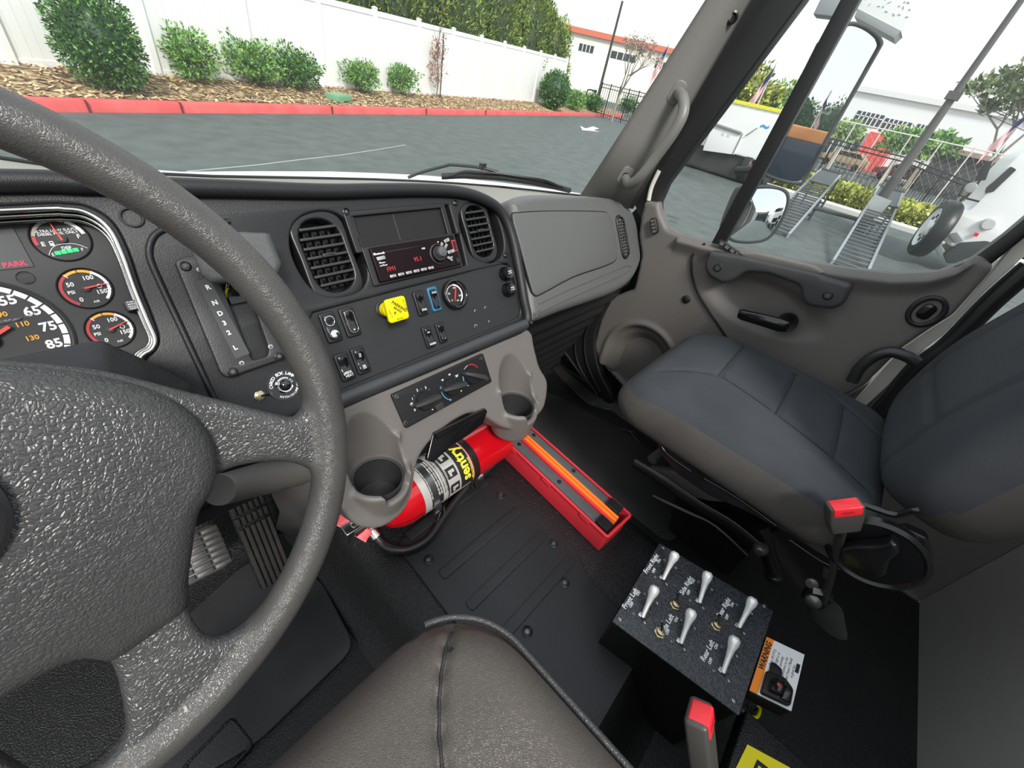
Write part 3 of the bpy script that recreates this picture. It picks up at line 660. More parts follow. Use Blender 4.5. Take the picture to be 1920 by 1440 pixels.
# ---------------------------------------------------------------- parking brake knob
pk = thing('parking_brake_knob', FP.w(722, 580), 'square yellow parking brake knob pulled out of the dashboard', 'knob')
b = MB(); b.lathe([(.0155, -.004), (.0155, -.001), (.012, .0), (.0115, -.006)], FP.off(*FP.px(721, 580, -.003), -.002), BLACK, 28); b.obj('collar', pk)
k1 = FP.w(723, 580, .0); k2 = FP.w(741, 580, .03)
nv = Vector((-.05, -.90, .42)).normalized(); kf = Frame(k2, (1, .0, .0), nv)
b = MB(); b.cyl(k1, k2, .0115, YELLOW, n=20); b.cyl(k1.lerp(k2, .35), k1.lerp(k2, .55), .0135, YELLOW, n=20); b.obj('shaft', pk)
b = MB(); b.plate([rrect(.037, .037, .005)], kf, 0, .008, YELLOW, bev=.0025); kb = b.obj('knob_head', pk)
b = MB(); INK = mat('black_print', (.01, .01, .01), .6)
kt = kf.off(0, 0, .0082, math.radians(-42)); b.text('PARKING', kt, 0, .0055, .0068, INK, bold=.02); b.text('BRAKE', kt, 0, -.0005, .0052, INK, bold=.02); b.text('P', kt, -.001, -.0075, .007, INK, bold=.03, rot=.8)
b.text('PULL TO APPLY', kf.off(.0145, .003, .0082, math.radians(-80)), 0, 0, .0030, INK); b.text('PUSH TO', kf.off(-.014, -.004, .0082, math.radians(-75)), 0, 0, .0030, INK); b.text('RELEASE', kf.off(0, -.0145, .0082), 0, 0, .0030, INK); b.obj('lettering', kb)
# ---------------------------------------------------------------- gauges
def arc(mb, fr, r0, r1, a0, a1, m, h=.0004, n=None, h0=0.0):
    n = n or max(2, int(abs(a1-a0)/4)); o = [(r1*math.cos(math.radians(a0+(a1-a0)*k/n)), r1*math.sin(math.radians(a0+(a1-a0)*k/n))) for k in range(n+1)]
    i = [(r0*math.cos(math.radians(a0+(a1-a0)*k/n)), r0*math.sin(math.radians(a0+(a1-a0)*k/n))) for k in range(n, -1, -1)]
    mb.plate([o+i], fr, h0, h0+h, m)
def needle(mb, fr, ang, L, back, w, h, m):
    f = fr.off(0, 0, 0, math.radians(ang)); mb.plate([[(-back, -w), (L*.9, -w*.45), (L, 0), (L*.9, w*.45), (-back, w)]], f, h, h+.0012, m)
def polt(mb, fr, st, r, ang, size, m, **k): mb.text(st, fr, r*math.cos(math.radians(ang)), r*math.sin(math.radians(ang)), size, m, **k)
FACE = mat('gauge_face', (.012, .012, .013), .5)
eg = thing('pressure_gauge', None, 'round black gauge with a red needle mounted on the switch panel', 'gauge', fr=FP.off(*FP.px(850, 553, -.005), -.005))
b = MB(); b.lathe([(.027, -.002), (.0285, .004), (.0275, .010), (.0245, .0115), (.0225, .010), (.0215, .003), (.0001, .003)], L0, GLOSSBLK, 44); b.obj('gauge_bezel', eg, local=True)
b = MB(); b.lathe([(.0215, .0031), (.0001, .0034)], L0, FACE, 36); arc(b, L0.off(0, 0, .0036), .0165, .0195, -55, 85, mat('gauge_white', (.62, .62, .62), .5)); arc(b, L0.off(0, 0, .0036), .0175, .0185, 85, 215, WHITE)
for s_, a in (('0', 225), ('50', 160), ('100', 75), ('150', -20)): polt(b, L0.off(0, 0, .0036), s_, .0125, a, .0048, WHITE)
b.text('PSI', L0.off(0, 0, .0036), .004, -.012, .004, WHITE); b.obj('dial', eg, local=True)
b = MB(); needle(b, L0, 66, .0165, .002, .0013, .0055, NEEDLE); needle(b, L0, 246, .013, .002, .0013, .0055, NEEDLE); b.obj('needle', eg, local=True)
# ---------------------------------------------------------------- power sockets
for q, lab in (((945, 514), 'upper of two round capped power sockets beside the glovebox'), ((950, 544), 'lower of two round capped power sockets beside the glovebox')):
    f = FP.off(*FP.px(*q, -.004), -.004); r = thing('power_socket', None, lab, 'power socket', 'capped power sockets', fr=f)
    b = MB(); b.lathe([(.0145, 0), (.0145, .004), (.0115, .009), (.0110, .012)], L0, GLOSSBLK, 30); b.obj('socket_ring', r, local=True)
    b = MB(); b.lathe([(.0128, .010), (.0132, .014), (.0115, .017), (.0001, .0185)], L0, GLOSSBLK, 30); b.plate([rrect(.006, .009, .002)], L0.off(.011, -.009, 0, .7), .006, .011, BLACK, bev=.001); cp = b.obj('cap', r, local=True)
    b = MB(); lz = L0.off(0, 0, .0180); b.text('POWER', lz, 0, .003, .0030, WHITE, h=.0008); b.text('12V MAX', lz, 0, -.001, .0027, WHITE, h=.0008); b.obj('lettering', cp, local=True)
# ---------------------------------------------------------------- instrument cluster
CH = -.028
CF = FP.off(0, 0, CH)
cl = thing('instrument_cluster', FP.at(-.12, 0, CH), 'instrument cluster of white-marked dials behind the steering wheel', 'instrument cluster')
inner = FP.pts([(0, 398), (120, 394), (165, 402), (203, 430), (228, 480), (250, 540), (274, 600), (289, 636), (283, 655), (258, 680)], 0) + [(.0, -.055), (-.35, -.055), (-.36, .14), (-.32, .165)]
b = MB(); b.plate([smooth(clusth, 4), smooth(inner, 4)], FP, -.028, .001, DARK, bev=.002); b.obj('housing', cl)
for kk, (off_, rad_, mm) in enumerate(((.002, .0026, SILVER), (-.008, .0022, SILVER), (-.018, .0020, mat('dull_chrome', (.3, .3, .3), .25, metal=1)))):
    s_ = smooth(inner, 4); cx = sum(p[0] for p in s_)/len(s_); cy = sum(p[1] for p in s_)/len(s_)
    b = MB(); b.tube([FP.at(cx+(u-cx)*(1.005-.012*kk), cy+(v-cy)*(1.005-.03*kk), off_) for u, v in s_], rad_, mm, 8, loop=True); b.obj('bright_trim', cl, angle=80)
b = MB(); b.plate([smooth(inner, 4)], FP, CH-.012, CH, mat('cluster_face', (.030, .031, .032), .6)); b.obj('face_panel', cl)
GW = mat('gauge_white', (.62, .62, .62), .5)
def dial(px4, label_parts, kind):
    (lx, ly), (rx, ry), (tx, ty), (bx, by) = px4
    a = Vector(FP.px(lx, ly, CH)); c = Vector(FP.px(rx, ry, CH)); t_ = Vector(FP.px(tx, ty, CH)); d = Vector(FP.px(bx, by, CH))
    ctr = (a+c+t_+d)/4; R = ((c-a).length+(t_-d).length)/4
    return FP.off(ctr.x, ctr.y, CH), R
def gauge_base(R, f, name='gauge'):
    b = MB(); b.lathe([(R*1.0, -.002), (R*1.04, .0012), (R*1.0, .002), (R*.965, .0012), (R*.96, .0004), (.0001, .0004)], f, FACE, 48); return b.obj(name, cl)
f, R = dial(((50, 440), (172, 452), (115, 410), (118, 492)), None, 'fuel'); R = .0225
g = gauge_base(R, f); b = MB(); g0 = f.off(0, 0, .0008)
arc(b, g0, R*.78, R*.92, 10, 62, WHITE); arc(b, g0, R*.80, R*.92, 64, 112, GW); arc(b, g0, R*.80, R*.92, 114, 165, mat('dial_grey', (.32, .30, .26), .5)); arc(b, g0, R*.80, R*.92, 167, 192, REDARC)
b.text('ULTRA LOW SULFUR', g0, 0, R*.40, .0037, WHITE, bold=.01); b.text('DIESEL FUEL ONLY', g0, 0, R*.26, .0037, WHITE, bold=.01); b.text('E', g0, -R*.66, -R*.16, .006, WHITE, bold=.02); b.text('F', g0, R*.62, R*.05, .006, WHITE, bold=.02)
b.plate([rrect(.0032, .0048, .0006)], g0.off(-R*.38, -R*.16), 0, .0004, WHITE); b.plate([rrect(.0022, .0014, .0003)], g0.off(-R*.38, -R*.12), .0004, .0006, FACE)
b.text('DEF', g0, R*.02, -R*.42, .0045, WHITE, bold=.02); b.text('E', g0, -R*.52, -R*.66, .0045, WHITE); b.text('F', g0, R*.52, -R*.56, .0045, WHITE)
b.tube([g0.at(*p, .0002) for p in smooth([(-R*.66, -R*.66), (-R*.5, -R*.42), (-R*.22, -R*.24), (R*.22, -R*.24), (R*.5, -R*.34), (R*.72, -R*.52)], 4, False)], .0003, WHITE, 5); b.obj('dial_marks', g)
b = MB(); needle(b, f, 98, R*.74, .002, .0009, .003, NEEDLE); b.lathe([(.0042, .0005), (.0042, .0035), (.0001, .0036)], f, BLACK, 20); b.obj('needle', g)
for k in range(4):
    b = MB(); b.plate([rrect(.0042, .0036, .0001)], g0.off(-.0078+.0048*k, -R*.60+.0004*k), .0004, .0008, GREEN_L); b.obj('level_segment', g)
def psi(f, R, name, ang):
    g = gauge_base(R, f); b = MB(); g0 = f.off(0, 0, .0008)
    arc(b, g0, R*.80, R*.92, 58, 125, AMBER); arc(b, g0, R*.80, R*.92, 127, 236, REDARC); arc(b, g0, R*.80, R*.92, -48, 56, WHITE)
    for a in (125, 92, 57, 8, -12): arc(b, g0, R*.74, R*.94, a-1.2, a+1.2, WHITE if a != 92 else INK, h=.0006)
    polt(b, g0, '50', R*.55, 150, .0062, WHITE, bold=.02); polt(b, g0, '100', R*.55, 62, .0062, WHITE, bold=.02); polt(b, g0, '150', R*.58, -28, .0062, WHITE, bold=.02); polt(b, g0, '0', R*.62, -125, .0062, WHITE, bold=.02)
    polt(b, g0, 'PSI', R*.58, 190, .0048, WHITE, bold=.02); polt(b, g0, name, R*.72, -78, .0036, WHITE); b.ring(circle(.0022), circle(.0016), g0.off(R*.52, R*.02), 0, .0004, WHITE); b.obj('dial_marks', g)
    b = MB(); needle(b, f, ang, R*.86, .001, .0009, .003, NEEDLE); b.lathe([(.0036, .0005), (.0036, .0032), (.0001, .0034)], f, BLACK, 20); b.obj('needle', g); return g
f, R = dial(((103, 538), (219, 545), (150, 503), (172, 583)), None, '')
f.o = FP.w(161, 541, CH); psi(f, .0215, 'AIR', 5)
f = FP.off(*FP.px(207, 618, CH), CH); psi(f, .0205, 'AIR', 18)
# speedometer
f = FP.off(-.0711, .0573, CH); RS = .0585; g = gauge_base(RS, f); g0 = f.off(0, 0, .0008); b = MB()
tks = list(range(5, 100, 5)); 
def sang(mph): return -20+(85-mph)*2.4
for m_ in range(5, 90, 5): arc(b, g0, RS*.87, RS*.95, sang(m_)-.8, sang(m_+5)+.8, WHITE)
for m_ in range(5, 90, 10): polt(b, g0, str(m_), RS*.75, sang(m_), .0125, WHITE, bold=.03)
for kph in (30, 50, 70, 90, 110, 130): polt(b, g0, str(kph), RS*.50, sang(kph*.6214), .0068, AMBER, bold=.02)
b.obj('dial_marks', g)
b = MB(); needle(b, f, 207, RS*.8, .021, .0016, .005, NEEDLE); b.lathe([(.008, .0005), (.008, .005), (.0001, .0055)], f, BLACK, 24); b.obj('needle', g)
# message display, lamp, button
b = MB(); b.plate([FP.pts([(-150, 420), (16, 412), (64, 500), (-130, 520)], CH)], FP, CH+.0002, CH+.0012, mat('message_display', (.035, .037, .04), .35)); ds = b.obj('message_display', cl)
b = MB(); b.text('PARK', FP, *FP.px(28, 496, CH), .0068, RED_L, bold=.01); me = b.mesh('park_light'); 
for v in me.vertices: v.co += FP.n*(CH+.0014)
link('park_light', me, ds)
b = MB(); b.lathe([(.0065, .0), (.0065, .0008), (.006, -.002), (.0001, -.002)], FP.off(*FP.px(48, 521, CH), CH), FACE, 24); b.obj('light_sensor', cl)
b = MB(); f = FP.off(*FP.px(248, 573, -.012), -.012, rot=.0); b.plate([rrect(.012, .011, .001)], f, -.014, .004, BLACK, bev=.0008); pb = b.obj('mode_button', cl)
b = MB()
for k, s_ in enumerate(('PUSH-', 'MODE', 'HOLD-', 'RESET')): b.text(s_, f.off(0, .0038-.0025*k, .0042), 0, 0, .0026, WHITE, bold=.02)
b.obj('lettering', pb)
# ---------------------------------------------------------------- gear selector
gp = thing('gear_selector', FP.w(435, 590), 'gear selector with a grey T-handle on a plate marked R N D 3 2 L', 'gear selector')
GP = FP.off(0, 0, .004)
plate_ = GP.pts([(326, 492), (340, 484), (455, 468), (470, 480), (535, 655), (530, 672), (425, 709), (412, 700)])
gate = GP.pts([(408, 522), (452, 512), (502, 655), (500, 668), (472, 676), (467, 668)])
b = MB(); b.plate([rpoly(plate_, .006, 4), rpoly(gate, .004, 3)], GP, -.003, .007, mat('selector_plate', (.028, .028, .030), .4, bump=('noise', 900, .2)), bev=.002); sp_ = b.obj('plate', gp)
b = MB(); b.plate([rpoly(GP.pts([(400, 505), (460, 495), (510, 670), (470, 685)]), .004, 3)], GP, -.025, -.018, VOID); b.obj('gate_well', gp)
b = MB(); b.plate([rpoly(GP.pts([(368, 528), (391, 520), (468, 663), (441, 673)], .007), .001, 2)], GP, .005, .0078, mat('gear_strip', (.06, .06, .062), .45)); gs_ = b.obj('marking_strip', gp)
b = MB()
for ch, q in zip('RND32L', ((390, 539), (403, 568), (413, 588), (421, 606), (429, 624), (441, 652))): b.text(ch, GP.off(*GP.px(*q, .008), .008, math.radians(6)), 0, 0, .0078, WHITE, bold=.035)
b.obj('lettering', gs_)
for q in ((347, 499), (436, 697), (523, 668)): screw(gp, GP.off(*GP.px(*q, .007), .0075), .0058)
for q in ((374, 506), (453, 681), (507, 650)):
    b = MB(); f = GP.off(*GP.px(*q, .007), .007); b.lathe([(.0033, 0), (.003, .0012), (.0001, .0016)], f, SILVER, 14); b.fbox(f, -.002, .002, -.0004, .0004, .0012, .0018, VOID); b.fbox(f, -.0004, .0004, -.002, .002, .0012, .0018, VOID); b.obj('small_screw', gp)
# wedge shaped tab below the gate + lever + handle
b = MB(); b.cyl(GP.w(440, 568, -.015), GP.w(447, 520, .03), .0045, BLACK, n=14); b.fbox(GP.off(*GP.px(442, 560, 0), 0), -.008, .012, -.006, .003, -.005, .004, BLACK); b.obj('lever', gp)
b = MB(); b.plate([rpoly(GP.pts([(425, 575), (440, 565), (470, 655), (455, 665)], -.012), .003, 2)], GP, -.02, -.010, GLOSSBLK, bev=.002); b.obj('gate_slide', gp)
HG = mat('handle_textured', (.085, .092, .090), .5, bump=('leather', 600, .35))
hb = MB(); HH = .052
top_ = [GP.px(*q, HH) for q in ((356, 460), (368, 444), (450, 431), (508, 434), (532, 494), (524, 516), (470, 528), (396, 530), (378, 514))]
bot_ = [GP.px(*q, .020) for q in ((372, 470), (380, 460), (455, 448), (504, 452), (518, 500), (510, 518), (470, 530), (402, 533), (390, 522))]
hb.loft([[GP.at(u, v, .020) for u, v in bot_], [GP.at(u, v, HH-.006) for u, v in top_], [GP.at(u, v, HH) for u, v in [((a[0]*.86+.14*sum(p[0] for p in top_)/9), (a[1]*.86+.14*sum(p[1] for p in top_)/9)) for a in top_]]], HG)
hme = remesh(hb, .0025, 6); link('shift_handle', hme, gp)
b = MB(); b.tube([GP.w(425, 560, -.006), GP.w(423, 548, -.002), GP.w(427, 540, .002)], .0016, YELLOW, 6); b.box(GP.w(429, 566, -.004), (.006, .006, .006), BLACK); b.cyl(GP.w(424, 543, 0), GP.w(427, 533, 0), .0025, SILVER, n=10); b.obj('wiring', gp)
# ---------------------------------------------------------------- cargo lamp indicator and toggle
ci = thing('cargo_lamp_indicator', None, 'round glossy indicator lens ringed by the words CARGO BOX LAMP', 'indicator light', fr=FP.off(*FP.px(533, 722), 0))
b = MB(); b.lathe([(.0215, 0), (.0215, .0012), (.0001, .0013)], L0, GLOSSBLK, 40); b.obj('backplate', ci, local=True)
b = MB(); b.lathe([(.0115, .001), (.0112, .004), (.0095, .005), (.0085, .0045)], L0, CHROME, 30); b.obj('chrome_ring', ci, local=True)
b = MB(); b.lathe([(.0085, .003), (.007, .007), (.004, .009), (.0001, .0096)], L0, mat('dark_lens', (.01, .01, .012), .05, coat=1), 28); b.obj('lens', ci, local=True)
b = MB(); st = 'CARGO BOX LAMP'
for k, ch in enumerate(st):
    a = 175-k*(140/(len(st)-1)) - 5
    if ch != ' ': b.text(ch, L0.off(.0165*math.cos(math.radians(a)), .0165*math.sin(math.radians(a)), .0014, math.radians(a-90)), 0, 0, .0060, WHITE, bold=.02)
st = 'SWITCH ON-LAMP ON'
for k, ch in enumerate(st):
    a = 232+k*(115/(len(st)-1))
    if ch != ' ': b.text(ch, L0.off(.0168*math.cos(math.radians(a)), .0168*math.sin(math.radians(a)), .0014, math.radians(a+90)), 0, 0, .0042, WHITE, bold=.01)
b.obj('lettering', ci, local=True)
tg = thing('toggle_switch', None, 'small metal toggle switch left of the cargo lamp indicator', 'switch', fr=FP.off(*FP.px(487, 742), 0))
def toggle_parts(r, s=1.0, lean=(.002, .004)):
    b = MB(); b.lathe([(.0075*s, 0), (.0075*s, .002*s), (.0062*s, .0025*s)], L0, BRASS, 6); b.lathe([(.0055*s, .002*s), (.0055*s, .006*s), (.0042*s, .0065*s), (.0001, .0065*s)], L0, BRASS, 24); b.obj('threaded_nut', r, local=True)
    b = MB(); b.tube([(0, 0, .005*s), (lean[0]*s*1.4, lean[1]*s*1.4, .011*s), (lean[0]*3*s, lean[1]*3*s, .018*s)], [.0016*s, .0019*s, .0028*s], CHROME, 12); b.obj('lever', r, local=True)
toggle_parts(tg, .95, (.0035, 0))
# ================================================================ LOWER CONSOLE
con = thing('lower_console', FP.at(.43, -.3, 0), 'grey lower console with two moulded cup holders under the dashboard', 'console')
co = [(640, 762), (800, 696), (930, 641), (988, 618), (1000, 655), (1010, 690), (1024, 716), (1019, 760), (1003, 782), (978, 803), (945, 803), (915, 786), (892, 774), (868, 778), (832, 800), (800, 832), (780, 866), (772, 915), (757, 955), (722, 984), (690, 990), (655, 975), (610, 900), (585, 810)]
b = MB(); b.plate([smooth(FP.pts(co), 3)], FP, -.045, .006, GREY, bev=.003)
CUPS = [(Vector((.232, .380, 0)), -.560), (Vector((.572, .372, 0)), -.575)]
ZU = (0, 0, 1)
for c, z in CUPS:
    b.lathe([(.030, z-.085), (.046, z-.078), (.051, z-.04), (.0545, z), (.0535, z+.004)], Frame(c, (1, 0, 0), ZU), GREY, 40)
    b.lathe([(.052, z-.04), (.058, z+.0), (.062, z+.05)], Frame(c+Vector((0, .045, 0)), (1, 0, 0), ZU), GREY, 32)
solid = remesh(b, .0035, 4)
cutb = MB()
for c, z in CUPS:
    cutb.lathe([(.036, z-.070), (.0385, z-.012), (.0385, z-.010), (.0435, z-.009), (.047, z+.03), (.056, z+.16)], Frame(c, (1, 0, 0), ZU), GREY, 48)
    cutb.lathe([(.026, z-.02), (.045, z+.06), (.07, z+.16)], Frame(c+Vector((.012, -.045, 0)), (1, 0, 0), ZU), GREY, 32)
cut = remesh(cutb, .003, 1)
me = boolean(solid, cut, 'DIFFERENCE')
me.materials.clear(); me.materials.append(GREY)
tb = MB(); tb.merge(me, GREY); me = remesh(tb, .0026, 5)
link('console_body', me, con)
for c, z in CUPS:
    b = MB(); f = Frame(c, (1, 0, 0), ZU); b.lathe([(.0425, z-.010), (.0425, z-.006), (.0385, z-.008), (.0375, z-.03), (.0345, z-.064), (.0001, z-.066)], f, mat('cup_liner', (.03, .03, .031), .4), 40, cap=False); b.obj('cup_liner', con)
b = MB(); b.plate([rpoly(FP.pts([(812, 812), (908, 765), (914, 772), (906, 795), (880, 815), (845, 838), (812, 868), (800, 862)], .008), .003, 3)], FP, .0, .0085, GLOSSBLK, bev=.002)
b.plate([rpoly(FP.pts([(813, 812), (909, 765), (914, 773), (820, 823)], .013), .002, 2)], FP, .006, .015, GLOSSBLK, bev=.002); b.obj('tray_flap', con)
# climate panel
cf = FP.off(*FP.px(829, 735, .008), .008)
cp = thing('climate_control_panel', None, 'black heater control panel with three rotary knobs', 'control panel', fr=cf)
def clp(x, y, h=.012): u, v = FP.px(x, y, h); return (u-(cf.o-FP.o).dot(FP.u), v-(cf.o-FP.o).dot(FP.v))
b = MB(); b.plate([rpoly([clp(*q) for q in ((734, 740), (906, 662), (923, 716), (762, 804))], .004, 4)], L0, -.006, .004, mat('control_face', (.013, .013, .014), .35), bev=.0015); b.obj('faceplate', cp, local=True)
for q in ((744, 744), (761, 793), (902, 673), (915, 712)): 
    b = MB(); f = L0.off(*clp(*q)); b.lathe([(.0042, .003), (.004, .0052), (.0028, .0054), (.0026, .004), (.0001, .004)], f, mat('screw_bright', (.3, .3, .3), .3, metal=1), 16); b.obj('screw', cp, local=True)
for (x0, y0), (x1, y1), kind in (((771, 763), (819, 741), 0), ((823, 733), (868, 718), 1), ((865, 700), (903, 708), 2)):
    a = Vector(clp(x0, y0)); c = Vector(clp(x1, y1)); m_ = (a+c)/2; ang = math.atan2((c-a).y, (c-a).x); f = L0.off(m_.x, m_.y, 0, ang); Lk = .0275
    b = MB(); b.lathe([(.0175, .003), (.0165, .009), (.015, .011), (.0001, .0115)], f, BLACK, 30)
    rg = []
    for t in (-1, -.85, -.4, .1, .6, .9, 1): 
        w = .0055*(.35 if t <= -1 else .62+.38*min(1, (t+1)*1.0)); hh = .011+.011*(.45+.55*min(1, (t+1)*1.2)); w *= (.75 if t >= 1 else 1)
        rg.append([f.at(t*Lk*.9, s_*w*k, hh*z_) for s_, k, z_ in ((-1, 1, .35), (-1, .95, .8), (-.6, 1, 1), (.6, 1, 1), (1, .95, .8), (1, 1, .35))])
    b.loft(rg, mat('knob_rubber', (.035, .035, .036), .4)); kb = b.obj('rotary_knob', cp, local=True, angle=50)
b = MB(); f0 = L0.off(*clp(795, 752)); f1 = L0.off(*clp(846, 726)); f2 = L0.off(*clp(884, 704))
for s_, a in (('0', 198), ('1', 148), ('.', 130), ('2', 105), ('.', 85), ('3', 62), ('.', 45)): b.text(s_, f0.off(0, 0, .0042), .0235*math.cos(math.radians(a)), .0235*math.sin(math.radians(a)), .0062, WHITE, bold=.02)
b.text('*', f0.off(0, 0, .0042), -.0245, .0015, .014, WHITE, bold=.02)
arc(b, f1.off(0, 0, .0042), .0225, .0237, 165, 250, LBLUE); 
for s_, a in (('*', 160), ('*', 245)): b.text(s_, f1.off(0, 0, .0042), .0235*math.cos(math.radians(a)), .0235*math.sin(math.radians(a))-.002, .010, LBLUE)
for s_, a in (('w', 125), ('w', 80), ('W', 38), ('v', -38)): b.text(s_, f1.off(0, 0, .0042), .0240*math.cos(math.radians(a)), .0240*math.sin(math.radians(a)), .0065, WHITE, bold=.02)
arc(b, f2.off(0, 0, .0042), .0205, .0222, 25, 90, REDARC); arc(b, f2.off(0, 0, .0042), .0205, .0222, 165, 230, LBLUE)
for a in (98, 106, 114, 122): arc(b, f2.off(0, 0, .0042), .0207, .0219, a, a+4, WHITE)
b.obj('dial_marks', cp, local=True)
b = MB(); b.plate([rrect(.017, .012, .003)], L0.off(*clp(823, 762), 0, .1), .003, .0085, mat('knob_rubber2', (.03, .03, .031), .4), bev=.0015); b.obj('push_button', cp, local=True)
b = MB(); b.lathe([(.0016, .0038), (.0001, .0046)], L0.off(*clp(811, 768)), WHITE, 10); b.obj('indicator_dot', cp, local=True)
# ================================================================ STEERING WHEEL
WC = Vector((-.1003, .2748, -.2333)); WT = 1.0968
WFm = Frame(WC, (1, 0, 0), (0, -math.sin(WT), math.cos(WT)))
sw = thing('steering_wheel', None, 'large black leather-grained steering wheel with four spokes', 'steering wheel', fr=WFm)
def mirror(l): return l + [(-u, v) for u, v in reversed(l)]
rim_r = .2145
holeR = [(.122, -.049), (.14, -.048), (.160, -.054), (.176, -.064), (.185, -.080), (.181, -.100), (.170, -.118), (.155, -.136), (.134, -.154), (.112, -.166), (.093, -.1705), (.080, -.166), (.074, -.150), (.077, -.125), (.086, -.098), (.098, -.072), (.108, -.056)]
holeL = [(-u, v) for u, v in reversed(holeR)]
holeB = mirror([(.0, -.108), (.018, -.112), (.027, -.122), (.0285, -.141), (.024, -.166), (.016, -.190), (.0, -.198)])
htop = [(0, .074), (.04, .071), (.065, .064), (.098, .046), (.127, .022), (.155, -.001), (.180, -.021), (.190, -.026), (.1985, -.015)]
a0 = math.degrees(math.atan2(-.015, .1985))
topH = smooth(htop, 3, False) + [(.199*math.cos(math.radians(a)), .199*math.sin(math.radians(a))) for a in [a0+(90-a0)*k/24 for k in range(1, 25)]]
topH = topH + [Vector((-p[0], p[1])) for p in reversed(topH[1:-1])]
b = MB()
b.tube([(rim_r*math.cos(2*math.pi*k/96), rim_r*math.sin(2*math.pi*k/96), 0) for k in range(96)], .0148, WHEELRIM, 20, loop=True, up=(0, 0, 1))
b.plate([circle(.214, 0, 0, 96), smooth(holeR, 3), smooth(holeL, 3), smooth(holeB, 3), topH], L0, -.012, .006, WHEEL, bev=.006)
me = remesh(b, .0032, 10)
for v in me.vertices:                                  # spokes dip towards the hub
    r = math.hypot(v.co.x, v.co.y)
    if r < .2: v.co.z -= .012*(1-sstep(.13, .2, r))
me.materials.clear(); me.materials.append(WHEEL); me.materials.append(WHEELRIM)
for p in me.polygons:
    c = p.center; p.material_index = 1 if math.hypot(c.x, c.y) > .197 else 0
link('rim_and_spokes', me, sw, local=True)
pad = mirror([(.0, .076), (.035, .073), (.065, .062), (.096, .044), (.120, .020), (.131, -.008), (.130, -.032), (.120, -.052), (.106, -.064), (.095, -.085), (.084, -.108), (.078, -.126), (.073, -.131), (.034, -.134), (.028, -.128), (.022, -.117), (.012, -.113)])
b = MB(); b.plate([smooth(pad, 3)], L0, -.05, .006, WHEEL, bev=.012, res=4)
me = remesh(b, .003, 6)
for v in me.vertices:
    if v.co.z > -.02:
        r = math.hypot(v.co.x/.14, (v.co.y+.03)/.115); v.co.z += .016*max(0, 1-r*r)
link('hub_pad', me, sw, local=True)
b = MB(); b.lathe([(.040, .016), (.0405, .0245), (.038, .0250), (.036, .0215), (.0001, .0200)], L0.off(0, .003), mat('emblem_black', (.01, .01, .011), .25), 48); b.obj('horn_button', sw, local=True)
# column shroud
sh = thing('steering_column', (-.1, .42, -.45), 'black plastic steering column shroud in front of the dials', 'steering column')
b = MB(); rings = []
for y, zt, hw, hb, tp in ((.52, -.300, .125, .14, 1.0), (.47, -.268, .130, .16, 1), (.42, -.236, .128, .17, 1), (.385, -.250, .118, .15, .9), (.355, -.290, .095, .12, .8)):
    zt -= 0
    x0, x1 = -.1-hw, -.1+hw; 
    rings.append([(x0+.025, y, zt), (x1-.025, y, zt-.004), (x1-.006, y, zt-.03), (x1+.022*tp, y, zt-.075), (x1+.01, y, zt-hb), (x1-.05, y, zt-hb-.03), (x0+.05, y, zt-hb-.03), (x0-.01, y, zt-hb), (x0-.022*tp, y, zt-.075), (x0+.006, y, zt-.03)])
b.loft(rings, DARK); me = remesh(b, .004, 5); link('shroud', me, sh)
b = MB(); b.tube([aty(600, 868, .455), aty(560, 880, .44), aty(500, 895, .42), aty(415, 918, .385)], [.022, .024, .0225, .018], GREY, 24); b.tube([aty(416, 917, .386), aty(411, 919, .383)], [.0185, .0175], mat('stalk_end', (.17, .155, .145), .4), 24); b.obj('lower_stalk', sh, angle=60)
b = MB(); b.box((-.02, .50, -.55), (.26, .02, .12), DARK2); b.tube([(-.09, .5, -.58), (.05, .5, -.575), (.09, .50, -.57)], .012, BLACK, 12); b.obj('column_bracket', sh, bevel=.004)
# ================================================================ PEDALS
pd = thing('accelerator_pedal', (.07, .5, ZF), 'long ribbed black accelerator pedal seen through the steering wheel', 'pedal')
p0 = Vector((.072, .500, -.895)); p1 = Vector((.083, .605, -.68)); up = (p1-p0); Lp = up.length; upn = up.normalized()
xx = Vector((1, 0, 0)); xx = (xx-upn*xx.dot(upn)).normalized(); nn = xx.cross(upn)
if nn.z < 0: nn = -nn
PFm = Frame(p0, xx, nn)
if PFm.v.dot(upn) < 0: PFm = Frame(p0, -xx, nn)
b = MB(); b.plate([rrect(.060, Lp, .005, 0, Lp/2)], PFm, -.012, 0, RUB, bev=.003); pp = b.obj('pedal_plate', pd)
PR = mat('pedal_rubber', (.035, .035, .036), .4, mott=(30, (.055, .048, .04), .9))
for k in range(6):
    b = MB(); x = -.024+.0096*k
    for v0, v1 in ((.004, Lp*.60), (Lp*.63, Lp*.70), (Lp*.73, Lp*.80), (Lp*.83, Lp-.004)): b.fbox(PFm, x-.0032, x+.0032, v0, v1, -.001, .0045, PR)
    b.obj('tread_rib', pp, bevel=.0008)
b = MB(); b.tube([PFm.at(0, Lp*.7, -.012), (.09, .68, -.62)], .008, BLACK, 10); b.obj('pedal_arm', pd)
br = thing('brake_pedal', (-.02, .57, ZF), 'worn black brake pedal pad left of the accelerator', 'pedal')
BFm = Frame(atz(372, 1040, -.78), (1, -.08, 0), (0, -.62, .78))
b = MB(); b.plate([rrect(.085, .085, .018)], BFm, -.014, 0, PR, bev=.003); bp_ = b.obj('pedal_pad', br)
b = MB()
for k in range(7):
    for j in range(3): b.fbox(BFm, -.040+.0275*j, -.0155+.0275*j, -.038+.0112*k, -.0300+.0112*k, -.001, .004, PR)
b.obj('tread_block', bp_, bevel=.0006)
